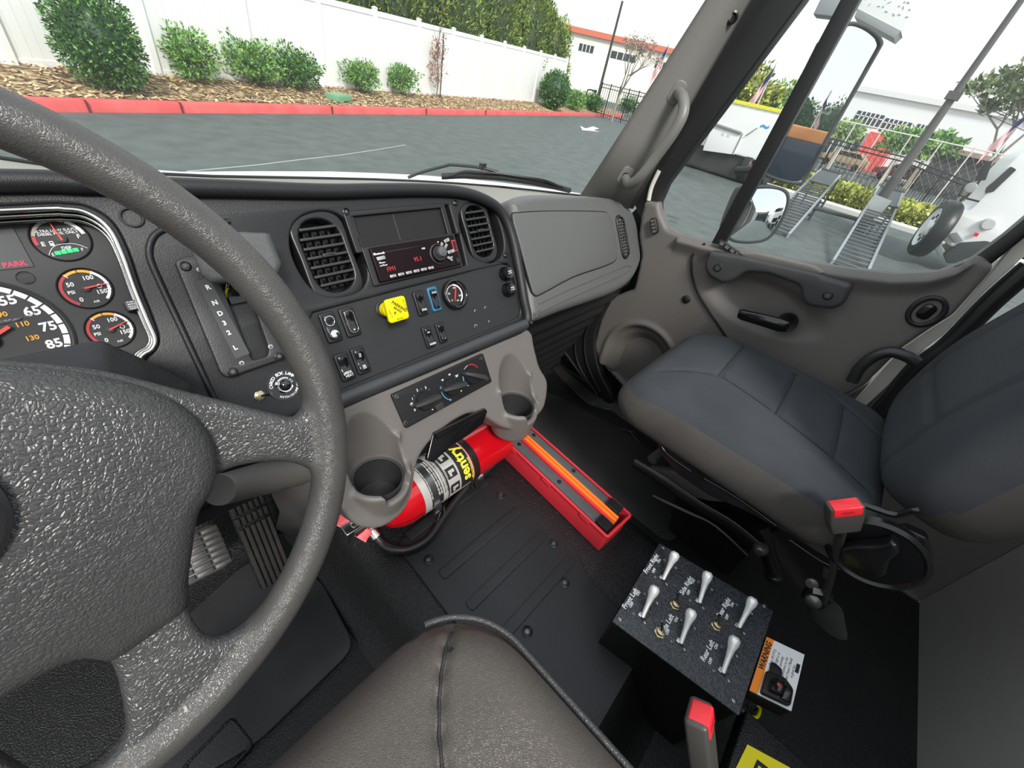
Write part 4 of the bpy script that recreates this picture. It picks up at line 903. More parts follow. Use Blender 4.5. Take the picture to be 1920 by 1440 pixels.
b = MB(); b.tube([BFm.at(0, .02, -.012), BFm.at(0, .05, -.03), (-.03, .66, -.58)], .010, BLACK, 10); b.obj('pedal_arm', br)
# little black bracket with two rivets and the carpet flank behind it
bk = thing('bracket', aty(568, 932, .47), 'small black bracket with two bright rivets behind the steering wheel rim', 'bracket')
fb = Frame(aty(568, 932, .47), (1, -.3, 0), (-.3, -.8, .5)); b = MB(); b.plate([circle(.019, 0, 0, 28, .015)], fb, -.006, 0, BLACK, bev=.002); b.obj('plate', bk)
for v in (.006, -.007):
    b = MB(); b.lathe([(.0042, 0), (.003, .002), (.0001, .0028)], fb.off(-.003, v), SILVER, 12); b.obj('rivet', bk)
b = MB(); b.poly([aty(505, 895, .50), aty(610, 885, .44), aty(600, 960, .44), aty(530, 950, .52), aty(520, 990, .56), aty(600, 1000, .5)], [(0, 1, 2, 3), (3, 2, 5, 4)], mat('grey_felt', (.085, .078, .074), .95, bump=('weave', 500, .8)))
me = b.mesh('felt'); o = link('felt_lining', me); sm = o.modifiers.new('s', 'SOLIDIFY'); sm.thickness = .01; tag(o, 'mottled grey felt lining behind the accelerator pedal', 'lining')
# ================================================================ FIRE EXTINGUISHER
FX0, FX1, FY, FZ, FR = .27, .598, .418, EZ+.006+.0565, .0555
fx = thing('fire_extinguisher', (.44, FY, EZ+.006), 'red fire extinguisher lying on its side under the console', 'fire extinguisher')
XF = Frame((0, FY, FZ), (0, 1, 0), (1, 0, 0))       # lathe about the x axis
b = MB(); b.lathe([(.022, FX0-.035), (.024, FX0-.02), (.040, FX0-.008), (.051, FX0+.010), (FR, FX0+.032), (FR, FX1-.012), (FR*.985, FX1-.004), (FR*.93, FX1), (FR*.88, FX1), (.0001, FX1-.006)], XF, RED, 56); b.obj('cylinder', fx, angle=50)
def wrap(me, x0, th0, r, flip=False):
    "wrap a flat mesh (X around, Y towards the valve) on the bottle"
    bm = bmesh.new(); bm.from_mesh(me); xs_ = [v.co.x for v in bm.verts]
    if xs_:
        x = min(xs_)+.002
        while x < max(xs_): bmesh.ops.bisect_plane(bm, geom=bm.verts[:]+bm.edges[:]+bm.faces[:], plane_co=(x, 0, 0), plane_no=(1, 0, 0)); x += .002
    bm.to_mesh(me); bm.free()
    for v in me.vertices:
        X, Y, Z = v.co; th = th0 + X/r; rr = r + Z
        v.co = Vector((x0 - Y, FY - rr*math.cos(th), FZ + rr*math.sin(th)))
    return me
def wbox(mb, cx, cy, w, h, m, x0, th0, z, n=None):
    n = n or max(2, int(w/.004)); bm = bmesh.new(); vs = [[bm.verts.new((cx-w/2+w*i/n, cy+s*h/2, z)) for i in range(n+1)] for s in (-1, 1)]
    for i in range(n): bm.faces.new([vs[0][i], vs[0][i+1], vs[1][i+1], vs[1][i]])
    t = bpy.data.meshes.new('w'); bm.to_mesh(t); bm.free(); mb.merge(wrap(t, x0, th0, FR), m)
X0, T0 = .395, math.radians(62)
SIL = mat('silver_label', (.55, .54, .52), .35, metal=.3)
b = MB(); wbox(b, 0, 0, .150, .135, SIL, X0, T0, .0006); wbox(b, .0, -.047, .135, .036, INK, X0, T0, .0008); wbox(b, .0, .036, .135, .030, INK, X0, T0, .0008); wbox(b, 0, .006, .140, .0035, INK, X0, T0, .0008); lb = b.obj('label', fx)
b = MB(); YP = mat('yellow_print', (.80, .72, .05), .5)
def wtext(st, x, y, size, m, bold=.02, rot=0.0):
    b.merge(wrap(text_mesh(st, L0, x, y, size, rot, 'CENTER', bold, .0002, 1, 1), X0, T0, FR+.0014), m)
wtext('sentry', -.008, -.045, .034, YP, .03); wtext('FIRE EXTINGUISHER', -.03, -.0625, .006, YP)
for k, (x, s_) in enumerate(((-.050, '1'), (-.012, '2'), (.026, '3'))):
    wbox(b, x, -.012, .024, .024, INK, X0, T0, .0010); wtext(('PULL PIN', 'AIM NOZZLE', 'SQUEEZE')[k], x, .0012, .0042, INK); wbox(b, x+.002, -.012, .007, .015, SIL, X0, T0, .0013); wbox(b, x-.002, -.008, .012, .006, SIL, X0, T0, .0014)
for k in range(5): wtext('USE ON TRASH WOOD PAPER LIQUIDS', 0, .048-.0058*k, .0048, WHITE)
for k in range(2): wtext('HOLD UPRIGHT STAND BACK SWEEP SIDE TO SIDE', 0, .0155-.0062*k+.0, .0040, INK)
b.obj('lettering', lb)
b = MB()
for x in (FX0+.203, ): 
    b.lathe([(FR+.0008, x-.008), (FR+.0022, x-.0075), (FR+.0022, x+.0075), (FR+.0008, x+.008)], XF, BLACK, 56)
b.obj('rubber_band', fx); 
b = MB(); b.lathe([(FR+.0006, X0-.048), (FR+.0018, X0-.0475), (FR+.0018, X0-.033), (FR+.0006, X0-.0325)], XF, mat('clamp_band', (.22, .22, .215), .3, metal=.9), 56); bd = b.obj('clamp_band', fx)
b = MB(); yy = FY-FR-.004; lx = X0-.04
b.box((lx, yy, FZ-.01), (.016, .008, .03), SILVER); b.tube([(lx-.018, yy-.004, FZ-.028), (lx-.008, yy-.012, FZ-.042), (lx+.004, yy-.006, FZ-.026), (lx+.012, yy-.012, FZ-.042), (lx+.016, yy-.004, FZ-.02)], .0016, SILVER, 8); b.obj('buckle_wire', bd)
b = MB(); b.tube([(X0+.07, FY-FR-.003, FZ-.012), (X0+.074, FY-FR-.008, FZ-.028), (X0+.082, FY-FR-.010, FZ-.045)], .0045, BLACK, 10); b.tube([(X0+.062, FY-FR*.9, FZ+.012), (X0+.062, FY-FR-.006, FZ-.03)], .003, BLACK, 8); b.obj('hose_clip', fx)
# valve, handles, hose
b = MB(); b.cyl((FX0-.03, FY, FZ), (FX0-.075, FY, FZ), .017, SILVER, n=20); b.box((FX0-.075, FY, FZ), (.03, .026, .03), SILVER); vv_ = b.obj('valve', fx, bevel=.003)
b = MB(); q0, q1 = atz(640, 975, -.72), atz(686, 1002, -.74); 
f = Frame(q0.lerp(q1, .5), (q1-q0), (-.2, -.6, .75)); b.plate([rrect((q1-q0).length*1.3, .022, .003)], f, -.004, 0, REDP, bev=.001); b.fbox(f, -(q1-q0).length*.65, (q1-q0).length*.65, -.012, -.009, -.012, .0, REDP); b.obj('squeeze_lever', fx)
b = MB(); hz = EZ+.02
hp = [atz(700, 998, hz-.0+.012), atz(716, 1018, hz), atz(740, 1030, hz-.002), atz(770, 1029, hz-.003), atz(805, 1008, hz-.003), atz(833, 968, hz-.002), atz(858, 934, hz), atz(880, 908, hz+.005), atz(893, 898, hz+.008)]
b.tube(smooth(hp, 6, False), .0088, RUBS, 14); b.obj('hose', fx, angle=80)
b = MB(); d_ = (Vector(hp[0])-Vector(hp[1])).normalized(); b.tube([Vector(hp[0])-d_*.012, Vector(hp[0])+d_*.010], .0115, SILVER, 20); b.obj('hose_ferrule', fx)
b = MB(); d_ = (Vector(hp[-1])-Vector(hp[-2])).normalized(); e = Vector(hp[-1]); b.tube([e, e+d_*.016], .0098, SILVER, 18); b.obj('nozzle_ferrule', fx)
b = MB(); b.tube([e+d_*.016, e+d_*.055], [.007, .005], BLACK, 14); b.obj('nozzle', fx)
# ================================================================ WARNING TRIANGLE BOX
E0 = Vector((.577, .068, EZ+.002)); ax = Vector((.082, .9966, 0)).normalized()
TB = Frame(E0, (ax.y, -ax.x, 0), (0, 0, 1))      # u to the right, v forward
tb_ = thing('triangle_box', TB.at(.045, .2), 'open red plastic box holding folded warning triangles beside the extinguisher', 'storage box')
Wb, Lb, Hb, th = .090, .46, .062, .003
b = MB(); b.plate([rrect(Wb, Lb, .006, Wb/2, Lb/2), rrect(Wb-2*th, Lb-2*th, .004, Wb/2, Lb/2)], TB, 0, Hb, REDP, bev=.0012); b.plate([rrect(Wb-.002, Lb-.002, .006, Wb/2, Lb/2)], TB, 0, .003, REDP)
b.plate([rrect(Wb+.007, Lb+.007, .009, Wb/2, Lb/2), rrect(Wb-2*th, Lb-2*th, .005, Wb/2, Lb/2)], TB, Hb-.006, Hb, REDP, bev=.0015); b.obj('box_shell', tb_, angle=50)
for v in (.06, .18, .30):
    b = MB(); b.plate([rrect(.002, .028, .0009, -.0025, v)], TB, Hb-.014, Hb-.007, REDP, bev=.0004); b.obj('latch_slot', tb_)
DBK = mat('stand_grey', (.06, .064, .068), .45, mott=(10, (.10, .105, .11), .9))
def triangle_stand(u0, u1, lab, side):
    r = thing('warning_triangle', TB.at((u0+u1)/2, .22, .01), lab, 'warning triangle', 'warning triangles in the red box')
    b = MB(); b.fbox(TB, u0, u1, .020 if side else .03, Lb-.015, .006, Hb-.004+side*.004, DBK); b.obj('base_bar', r, bevel=.002)
    for v in (.16, .30):
        b = MB(); b.lathe([(.0050, 0), (.0048, .0025), (.0001, .003)], TB.off((u0+u1)/2, v, Hb-.004+side*.004), BLACK, 14); b.obj('rivet', r)
    b = MB(); ft = TB.off((u0+u1)/2, .024+.012*side, Hb-.002+side*.006); b.fbox(ft, -.013, .013, -.016, .016, -.012, .003, BLACK)
    for k in range(6): b.fbox(ft, -.0125+.0042*k, -.0105+.0042*k, -.016, .016, .003, .0055, BLACK)
    b.obj('rubber_foot', r, bevel=.0006); return r
triangle_stand(.008, .034, 'folded warning triangle in the red box, left bar with a ribbed rubber foot', 0)
triangle_stand(.062, .084, 'folded warning triangle in the red box, right bar behind the orange strips', 1)
ro = thing('reflector', TB.at(.048, .2, .05), 'pair of long orange reflector strips between the two dark bars', 'reflector')
for u in (.042, .052):
    b = MB(); b.fbox(TB, u, u+.0065, .012, Lb-.01, .02, Hb+.004, ORANGE); b.obj('orange_strip', ro, bevel=.0015)
b = MB(); b.fbox(TB, .036, .041, .02, Lb-.02, .02, Hb+.0005, REDP); b.obj('red_strip', ro, bevel=.001)
# ================================================================ SEATS
def rr_ring(cx, cy, w, l, r, z, n=6, zf=None, tilt=0.0):
    out = []
    for p in rrect(w, l, r, 0, 0, n): 
        x, y = cx+p[0], cy+p[1]; out.append(Vector((x, y, z + (zf(x, y) if zf else 0))))
    return out
from mathutils.kdtree import KDTree
SEAM = mat('seam_thread', (.018, .021, .026), .9)
def stitch(me, segs, r, m, parent):
    "stitched seam lines laid along the upper surface"
    top = [v.co.copy() for v in me.vertices if v.normal.z > .2]; kd_ = KDTree(len(top))
    for i, p in enumerate(top): kd_.insert((p.x, p.y, 0), i)
    kd_.balance()
    def zz(x, y):
        s = 0; ws = 0
        for co, i, d in kd_.find_n((x, y, 0), 4): w = 1/(d+1e-4); s += top[i].z*w; ws += w
        return s/ws
    paths = []
    for a, c in segs:
        a = Vector(a); c = Vector(c)
        if paths and (paths[-1][-1]-a).length < 1e-4: paths[-1].append(c)
        else: paths.append([a, c])
    for pth in paths:
        pts = []
        for a, c in zip(pth, pth[1:]):
            n = max(3, int((c-a).length/.008)); pts += [a.lerp(c, k/n) for k in range(n)]
        pts.append(pth[-1]); b = MB(); b.tube([(p.x, p.y, zz(p.x, p.y)+.0004) for p in pts], r, m, 6); b.obj('seam', parent, angle=80)
def densify(ring, step):
    out = []; N = len(ring)
    for i in range(N):
        a, c = ring[i], ring[(i+1) % N]; k = max(1, int((c-a).length/step))
        for j in range(k): out.append(a.lerp(c, j/k))
    return out
# passenger seat -------------------------------------------------
ps = thing('passenger_seat', (.93, -.05, ZF), 'passenger seat with dark blue-grey woven covers on a black metal suspension base', 'seat')
cx, cy, w, l = .922, -.02, .455, .475
def seat_mesh(cx, cy, w, l, z0, z1, crown, mats_, seams, rc=.07, voxel=.0055, front_drop=.02, bev=.030, nzl=.62, side_all=True):
    b = MB(); b.plate([rrect(w, l, rc, cx, cy, 6)], Frame((0, 0, 0), (1, 0, 0), ZU), z0, z1, mats_[0], bev=bev, res=5)
    me = remesh(b, voxel, 6)
    sd_ = .0055
    for v in me.vertices:
        x, y, z = v.co; t = sstep(z0, z1, z)
        u = (x-cx)/(w/2); q = (y-cy)/(l/2)
        v.co.z += t*(crown*(1-min(1, u*u)*.8)*(1-min(1, q*q)*.6) - front_drop*sstep(.55, 1.05, q))
        s = 1 + .035*math.sin(math.pi*t)
        v.co.x = cx+(x-cx)*s; v.co.y = cy+(y-cy)*s
        if t > .7:
            for (a0, a1), (b0, b1) in seams:
                A = Vector((a0, a1)); B = Vector((b0, b1)); P = Vector((x, y)); d = B-A; k = max(0, min(1, (P-A).dot(d)/d.length_squared)); dist = (P-(A+d*k)).length
                v.co.z -= sd_*math.exp(-(dist/.0055)**2) - .003*(1-math.exp(-(dist/.03)**2))*0
    me.materials.clear()
    for m in mats_: me.materials.append(m)
    for p in me.polygons:
        e_ = min(w/2-abs(p.center.x-cx), l/2-abs(p.center.y-cy)*0 - max(0, p.center.y-cy))
        p.material_index = 1 if (len(mats_) > 1 and (p.center.z < z0+(z1-z0)*.45 or (abs(p.normal.z) < nzl and e_ < .045 and (side_all or p.center.x > cx+w/2-.07)))) else 0
    return me
zt_ = -.455
sA = [tuple(atz(x, y, zt_)[:2]) for x, y in ((1277, 690), (1600, 905))]
L_ = lambda *q: [tuple(atz(x, y, zt_)[:2]) for x, y in q]
seams = [tuple(L_((1240, 690), (1345, 715))), tuple(L_((1345, 715), (1560, 868))), tuple(L_((1560, 868), (1630, 925))), tuple(L_((1340, 715), (1395, 650))), tuple(L_((1395, 650), (1540, 735))), tuple(L_((1540, 735), (1690, 860))), tuple(L_((1447, 785), (1487, 707))), tuple(L_((1555, 865), (1575, 770)))]
me = seat_mesh(cx, cy, w, l, -.560, -.462, .030, [FABRIC, FABRICS], seams)
stitch(me, seams, .0013, SEAM, ps)
link('seat_cushion', me, ps)
# backrest: a leaning slab with a curved face
bk0 = Vector((.935, -.262, -.43)); lean = math.radians(9)
BKF = Frame(bk0, (1, 0, 0), (0, math.cos(lean), math.sin(lean)))      # v points down the back, n forward
if BKF.v.z < 0: BKF = Frame(bk0, (-1, 0, 0), (0, math.cos(lean), math.sin(lean)))
b = MB(); b.plate([rrect(.43, .70, .09, 0, .335, 6)], L0, -.095, .030, FABRIC, bev=.045, res=5)
me = remesh(b, .0075, 8)
for v in me.vertices:
    x, y, z = v.co; t = sstep(-.09, .03, z)
    v.co.z += t*(.022*(1-(x/.215)**2*.6) + .02*math.exp(-((y-.15)/.12)**2))
    if t > .6:
        for X in (-.125, .125): v.co.z -= .006*math.exp(-((x-X-(.02*math.sin(y*5)))/.0065)**2)
        if abs(x) < .13:
            for Y in (.12, .30, .46): v.co.z -= .005*math.exp(-((y-Y)/.006)**2)
me.materials.clear(); me.materials.append(FABRIC); me.materials.append(FABRICS)
for p in me.polygons: p.material_index = 1 if p.center.z < -.02 else 0
me.transform(BKF.m); link('backrest', me, ps)
# metal side frame
SMt = mat('black_steel', (.008, .008, .009), .25)
PFr = Frame((.706, 0, 0), (0, -1, 0), (-1, 0, 0))
rail = [(1221, 785), (1236, 778), (1262, 790), (1420, 885), (1560, 965), (1640, 1000), (1700, 992), (1738, 1010), (1752, 1060), (1715, 1100), (1650, 1086), (1575, 1062), (1490, 1010), (1410, 965), (1330, 930), (1270, 890), (1238, 852), (1226, 815)]
b = MB(); b.plate([rpoly(PFr.pts(rail), .006, 3)], PFr, -.018, 0, SMt, bev=.003); b.obj('side_frame', ps)
for l in ([(1232, 822), (1250, 850), (1290, 880), (1296, 884)], [(1320, 897), (1380, 932), (1455, 985)], [(1362, 893), (1408, 925)], [(1480, 1012), (1540, 1052), (1580, 1068), (1640, 1080)]): b = MB(); b.tube([PFr.w(x, y, .001) for x, y in smooth(l, 4, False)], .0022, GLOSSBLK, 8); b.obj('pressed_rib', ps, angle=80)
b = MB(); b.tube([PFr.w(x, y, .004) for x, y in smooth([(1618, 946), (1650, 957), (1680, 965), (1710, 958), (1725, 957)], 4, False)], .005, GLOSSBLK, 10); b.obj('seat_bar', ps, angle=80)
b = MB(); b.lathe([(.012, 0), (.012, .003), (.006, .004), (.006, .009), (.0001, .010)], PFr.off(*PFr.px(1236, 812)), SCREW, 20); b.obj('pivot_bolt', ps)
b = MB(); f = PFr.off(*PFr.px(1375, 910), .001, math.radians(-12)); b.fbox(f, -.030, .032, -.012, .012, 0, .0006, mat('decal_navy', (.008, .010, .018), .3)); b.plate([[(-.028, -.004), (-.005, .006), (.012, -.011)]], f, .0006, .0009, mat('decal_silver', (.4, .4, .4), .4)); b.plate([rrect(.006, .006, .001)], f.off(.006, .006, 0, .8), .0006, .001, WHITE); b.obj('decal', ps)
# recline wheel and lever
KF = PFr.off(*PFr.px(1640, 1040, .01), .0)
b = MB(); b.lathe([(.064, 0), (.064, .010), (.058, .014), (.054, .010), (.0001, .010)], KF, SMt, 48); kn = b.obj('recline_wheel', ps)
b = MB(); b.plate([rpoly(PFr.pts([(1575, 1028), (1600, 1022), (1650, 1022), (1672, 1014), (1684, 1022), (1688, 1038), (1668, 1052), (1662, 1080), (1640, 1082), (1605, 1068), (1578, 1058)], .03), .008, 3)], PFr, .008, .034, SMt, bev=.006); b.obj('wheel_handle', kn)
# suspension arms, base, feet
AF = Frame((.755, 0, 0), (0, -1, 0), (-1, 0, 0))
b = MB(); arm = smooth([(1188, 868), (1240, 900), (1275, 925), (1320, 955), (1370, 985), (1425, 1030)], 4, False)
b.tube([AF.w(x, y, 0) for x, y in arm], .004, SMt, 8, ry=.014, up=(0, 0, 1)); b.obj('adjuster_lever', ps, angle=70)
b = MB(); b.tube([AF.w(x, y, -.02) for x, y in smooth([(1225, 930), (1290, 960), (1340, 985), (1400, 1040)], 4, False)], .007, SMt, 10); b.tube([AF.w(x, y, -.03) for x, y in ((1425, 985), (1440, 1035), (1452, 1075))], .016, SMt, 12); b.obj('linkage', ps, angle=70)
b = MB(); b.cyl(AF.w(1222, 862, -.04), AF.w(1245, 862, -.04)+Vector((.16, 0, 0)), .012, mat('spring_grey', (.10, .095, .09), .4), n=18); b.obj('damper', ps)
b = MB(); b.lathe([(.014, -.005), (.014, .004), (.008, .012), (.0001, .013)], AF.off(*AF.px(1427, 1027, 0), .004), SCREW, 12); b.obj('mounting_bolt', ps); b = MB(); b.lathe([(.018, -.005), (.018, .003), (.009, .010), (.0001, .011)], Frame(atz(1452, 1078, ZF+.012), (1, 0, 0), ZU), SCREW, 14); b.obj('mounting_bolt', ps)
b = MB()
BS = mat('seat_base_grey', (.10, .092, .085), .5)
b.loft([[(.80, .10, -.60), (1.08, .10, -.60), (1.08, -.20, -.60), (.80, -.20, -.60)], [(.84, .03, -.72), (1.07, .03, -.72), (1.07, -.18, -.72), (.84, -.18, -.72)], [(.88, -.02, ZF), (1.05, -.02, ZF), (1.05, -.20, ZF), (.88, -.20, ZF)]], SMt); b.obj('pedestal', ps, bevel=.008)
b = MB(); b.plate([rpoly(AF.pts([(1215, 878), (1300, 890), (1370, 925), (1400, 945), (1330, 940), (1262, 925)], -.03), .006, 3)], AF, -.05, -.03, BS, bev=.003); b.obj('base_cover', ps)
# armrest loop behind the cushion, by the door
b = MB(); b.tube([atx(x, y, 1.165) for x, y in smooth([(1598, 715), (1612, 690), (1640, 668), (1670, 660), (1700, 668), (1720, 680)], 5, False)], .0125, mat('armrest_black', (.025, .025, .026), .35), 14); b.obj('grab_loop', ps, angle=80)
# passenger belt buckle ------------------------------------------
def buckle(name, T, B, facing, w, t, label, lenb, group='seat belt buckles'):
    ax_ = (T-B).normalized(); n_ = (facing - ax_*facing.dot(ax_)).normalized(); f = Frame(T, ax_.cross(n_), n_)
    if f.v.dot(ax_) < 0: f = Frame(T, -f.u, n_)
    r = thing(name, B, label, 'seat belt buckle')
    b = MB(); b.plate([rpoly([(-w/2, 0), (w/2, 0), (w/2*1.02, -lenb*.5), (w/2*.86, -lenb), (-w/2*.86, -lenb), (-w/2*1.02, -lenb*.5)], .004, 3)], f, -t/2, t/2, mat('buckle_grey', (.055, .052, .048), .4, bump=('noise', 800, .2)), bev=.004); b.obj('housing', r)
    b = MB(); b.fbox(f, -w/2+.004, w/2-.004, -.017, .0012, -t/2+.003, t/2+.0014, REDB); rb = b.obj('release_button', r, bevel=.002)
    b = MB(); b.text('PRESS', f.off(0, -.008, t/2+.0015), 0, 0, .006, mat('pressed_red', (.45, .01, .015), .4), bold=.02); b.obj('lettering', rb); return r, f
T_ = atx(1583, 943, .665); B_ = atx(1578, 1030, .690)
r, f = buckle('seat_belt_buckle', T_, B_, Vector((-.8, -.35, .35)), .046, .022, 'grey seat belt buckle with a red button beside the passenger seat', .058)
b = MB(); b.tube([f.at(0, -.055, 0), atx(1566, 1045, .70), atx(1555, 1090, .715), atx(1543, 1128, .73)], .009, mat('belt_web', (.025, .024, .023), .8, bump=('weave', 800, .6)), 12, ry=.005); b.obj('stalk', r)
b = MB(); b.lathe([(.008, -.01), (.010, .0), (.008, .010)], Frame(atx(1550, 1072, .712), (0, 1, 0), (.2, .3, .9)), RUBS, 16); b.obj('sleeve', r)
b = MB(); A_ = atx(1535, 1115, .735); b.box(A_+Vector((.0, -.0, -.004)), (.02, .035, .035), BLACK); b.lathe([(.013, 0), (.013, .006), (.007, .010), (.0001, .011)], Frame(atx(1524, 1125, .72), (0, -1, 0), (-1, -.2, .3)), SCREW, 18); b.lathe([(.010, 0), (.010, .006), (.0001, .008)], Frame(atx(1522, 1092, .72), (0, -1, 0), (-1, 0, .3)), SCREW, 18)
b.plate([rrect(.018, .011, .002)], Frame(atx(1532, 1108, .715), (.5, -.8, .1), (-.6, -.4, .6)), 0, .003, SILVER); b.obj('anchor', r, bevel=.002)
b = MB(); rg = []
for k in range(6):
    t = k/5; c = atx(1545+6*t, 1135+32*t, .735); rg.append([c+Vector((.010*math.cos(a)*(1+t*.6), .024*math.cos(a+.6)*(1+t*.3), .022*math.sin(a)*(1-.3*t))) for a in [2*math.pi*j/12 for j in range(12)]])
b.loft(rg, mat('boot_black', (.03, .029, .028), .8, bump=('weave', 500, .5))); b.obj('fabric_boot', r, angle=80)
# driver seat -----------------------------------------------------
ds = thing('driver_seat', (-.1, -.14, ZF), 'brown-grey leather driver seat cushion with a stitched bolster in the foreground', 'seat')
cx, cy, w, l = -.105, -.145, .56, .53
DS_ = [tuple(atz(x, y, -.425)[:2]) for x, y in ((856, 1150), (842, 1190), (832, 1240), (827, 1300), (826, 1370), (832, 1440), (842, 1540))]
me = seat_mesh(cx, cy, w, l, -.535, -.450, .035, [LEATHER, LEATHERK], [*zip(DS_[:-1], DS_[1:]), ((-.345, .125), (-.275, .05)), ((-.275, .05), (-.266, -.3))], rc=.085, voxel=.005, front_drop=.012, nzl=.55, bev=.036, side_all=False)
stitch(me, [tuple(x) for x in zip(DS_[:-1], DS_[1:])], .0016, LEATHERK, ds)
link('seat_cushion', me, ds)
b = MB(); pp_ = []
for k in range(40):
    a = math.radians(72-k*72/26) if k < 27 else None
    if a is not None: x, y = cx+w/2-.085+.088*math.cos(a), cy+l/2-.085+.088*math.sin(a)
    else: x, y = cx+w/2+.003, cy+l/2-.085-(k-26)*.03
    pp_.append((x+.004, y+.003, -.462-.006*(1 if k > 26 else k/26)))
b.tube(pp_, .0035, LEATHERK, 8); b.obj('piping', ds, angle=80)
b = MB(); b.box((-.105, -.18, -.66), (.46, .40, .22), RUBS); b.box((-.105, -.18, -.85), (.36, .34, .16), BLACK); b.obj('seat_base', ds, bevel=.01)
T_ = atz(1309, 1333, -.42); B_ = atz(1325, 1480, -.50)
r, f = buckle('seat_belt_buckle', T_, B_, Vector((.15, -.80, .6)), .028, .020, 'grey seat belt buckle with a red button standing at the right of the driver seat', .12)
b = MB(); b.tube([f.at(0, -.115, 0), f.at(0, -.17, -.01), (.23, -.24, -.70)], .010, MATS['belt_web'], 10); b.obj('stalk', r)
# ================================================================ SWITCH BOX
SZ = -.70
SB = Frame((0, 0, SZ), (1, 0, 0), ZU)
bx = thing('control_box', (.53, -.12, ZF), 'black metal control box with six long silver levers and white lettering', 'control box')
cor = [SB.px(*q) for q in ((1148, 1165), (1237, 1018), (1450, 1146), (1386, 1342))]
b = MB(); b.plate([rpoly(cor, .002, 2)], SB, -.0035, 0, mat('speckled_panel', (.022, .023, .026), .42, bump=('noise', 250, .7), mott=(420, (.06, .065, .075), .3)), bev=.0008); tp = b.obj('top_plate', bx)
cc = sum((Vector(c) for c in cor), Vector((0, 0)))/4
def inn(c, k): c = Vector(c); return cc+(c-cc)*k
b = MB(); b.loft([[SB.at(*inn(c, .965), -.0035) for c in cor], [SB.at(*inn(c, .965), ZF-SZ+.0) for c in cor]], mat('box_black', (.006, .006, .006), .5)); b.obj('box_body', bx)
def bscrew(q, r=.0038, nm='screw'):
    b = MB(); f = SB.off(*SB.px(*q), 0); b.lathe([(r, 0), (r*.95, .0015), (r*.6, .0022), (r*.5, .0012), (.0001, .0012)], f, mat('screw_bright', (.3, .3, .3), .3, metal=1), 14); b.obj(nm, bx)
for q in ((1244, 1027), (1163, 1161), (1433, 1136), (1376, 1314)): bscrew(q, .0042)
for q in ((1267, 1064), (1250, 1095), (1232, 1130), (1209, 1167), (1335, 1105), (1319, 1140), (1303, 1178), (1284, 1218), (1410, 1150), (1396, 1188), (1382, 1230), (1367, 1277)): bscrew(q, .0033)
for q in ((1246, 1050), (1228, 1082), (1209, 1114), (1188, 1151), (1310, 1091), (1294, 1126), (1278, 1163), (1259, 1203), (1382, 1134), (1354, 1213), (1338, 1258)):
    b = MB(); b.lathe([(.0032, 0), (.0028, .0014), (.0018, .002), (.0001, .0022)], SB.off(*SB.px(*q)), mat('led_clear', (.10, .11, .12), .1, coat=1), 14); b.obj('indicator_lamp', bx)
LV = mat('lever_silver', (.88, .87, .84), .30, metal=.35)
levers = [((1243, 1087), (1267, 1037)), ((1204, 1158), (1229, 1101)), ((1311, 1131), (1328, 1074)), ((1276, 1207), (1298, 1145)), ((1385, 1177), (1413, 1123)), ((1355, 1262), (1379, 1196))]
for base, tip in levers:
    B0 = SB.w(*base, .0); tq = ray(*tip); T0_ = None
    # tip stands above the plate: keep the length at 62 mm, leaning forward and up
    best = None
    for k in range(60):
        h = .002+k*.001; p = SB.w(*tip, h)
        if best is None or abs((p-B0).length-.047) < best[0]: best = (abs((p-B0).length-.047), p)
    T1 = best[1]
    b = MB(); f = SB.off(*SB.px(*base), 0, math.radians(-2)); b.plate([rrect(.009, .013, .002)], f.off(.001, .002), 0, .003, SILVER, bev=.0008); b.plate([rrect(.0055, .007, .001)], f.off(-.001, -.001), .003, .0034, VOID); sw_ = b.obj('lever_switch', bx)
    d = (T1-B0); side = d.cross(Vector((0, 0, 1))).normalized()
    pts = [B0+Vector((0, 0, .001)), B0+d*.18, B0+d*.42, B0+d*.66, B0+d*.84, B0+d*.96, T1+d*.04]
    b = MB(); b.tube(pts, [.0034, .0038, .0042, .0058, .0088, .0088, .0050], LV, 14, up=tuple(side)); b.obj('lever_handle', sw_, angle=70)
for base, lean_ in (((1265, 1135), (.004, .006)), ((1236, 1187), (.004, .006)), ((1342, 1174), (.004, .006))):
    b = MB(); f = SB.off(*SB.px(*base)); b.lathe([(.0095, 0), (.0095, .0025), (.0078, .003)], f, BRASS, 6); b.lathe([(.0068, .003), (.0068, .009), (.0055, .0095), (.0001, .0095)], f, BRASS, 24); ts = b.obj('toggle_switch', bx)
    b = MB(); b.tube([f.at(0, 0, .008), f.at(.003, .003, .015), f.at(.007, .007, .022)], [.0019, .0022, .0033], mat('toggle_dark', (.35, .33, .31), .2, metal=1), 12); b.obj('toggle_lever', ts)
def bt(st, p0, p1, size, bold=.035):
    a = Vector(SB.px(*p0)); c = Vector(SB.px(*p1)); d = c-a; m_ = (a+c)/2; b = MB(); b.text(st, SB.off(m_.x, m_.y, .0001), 0, 0, size, WHITE, rot=math.atan2(d.y, d.x), bold=.018, sx=1); return b
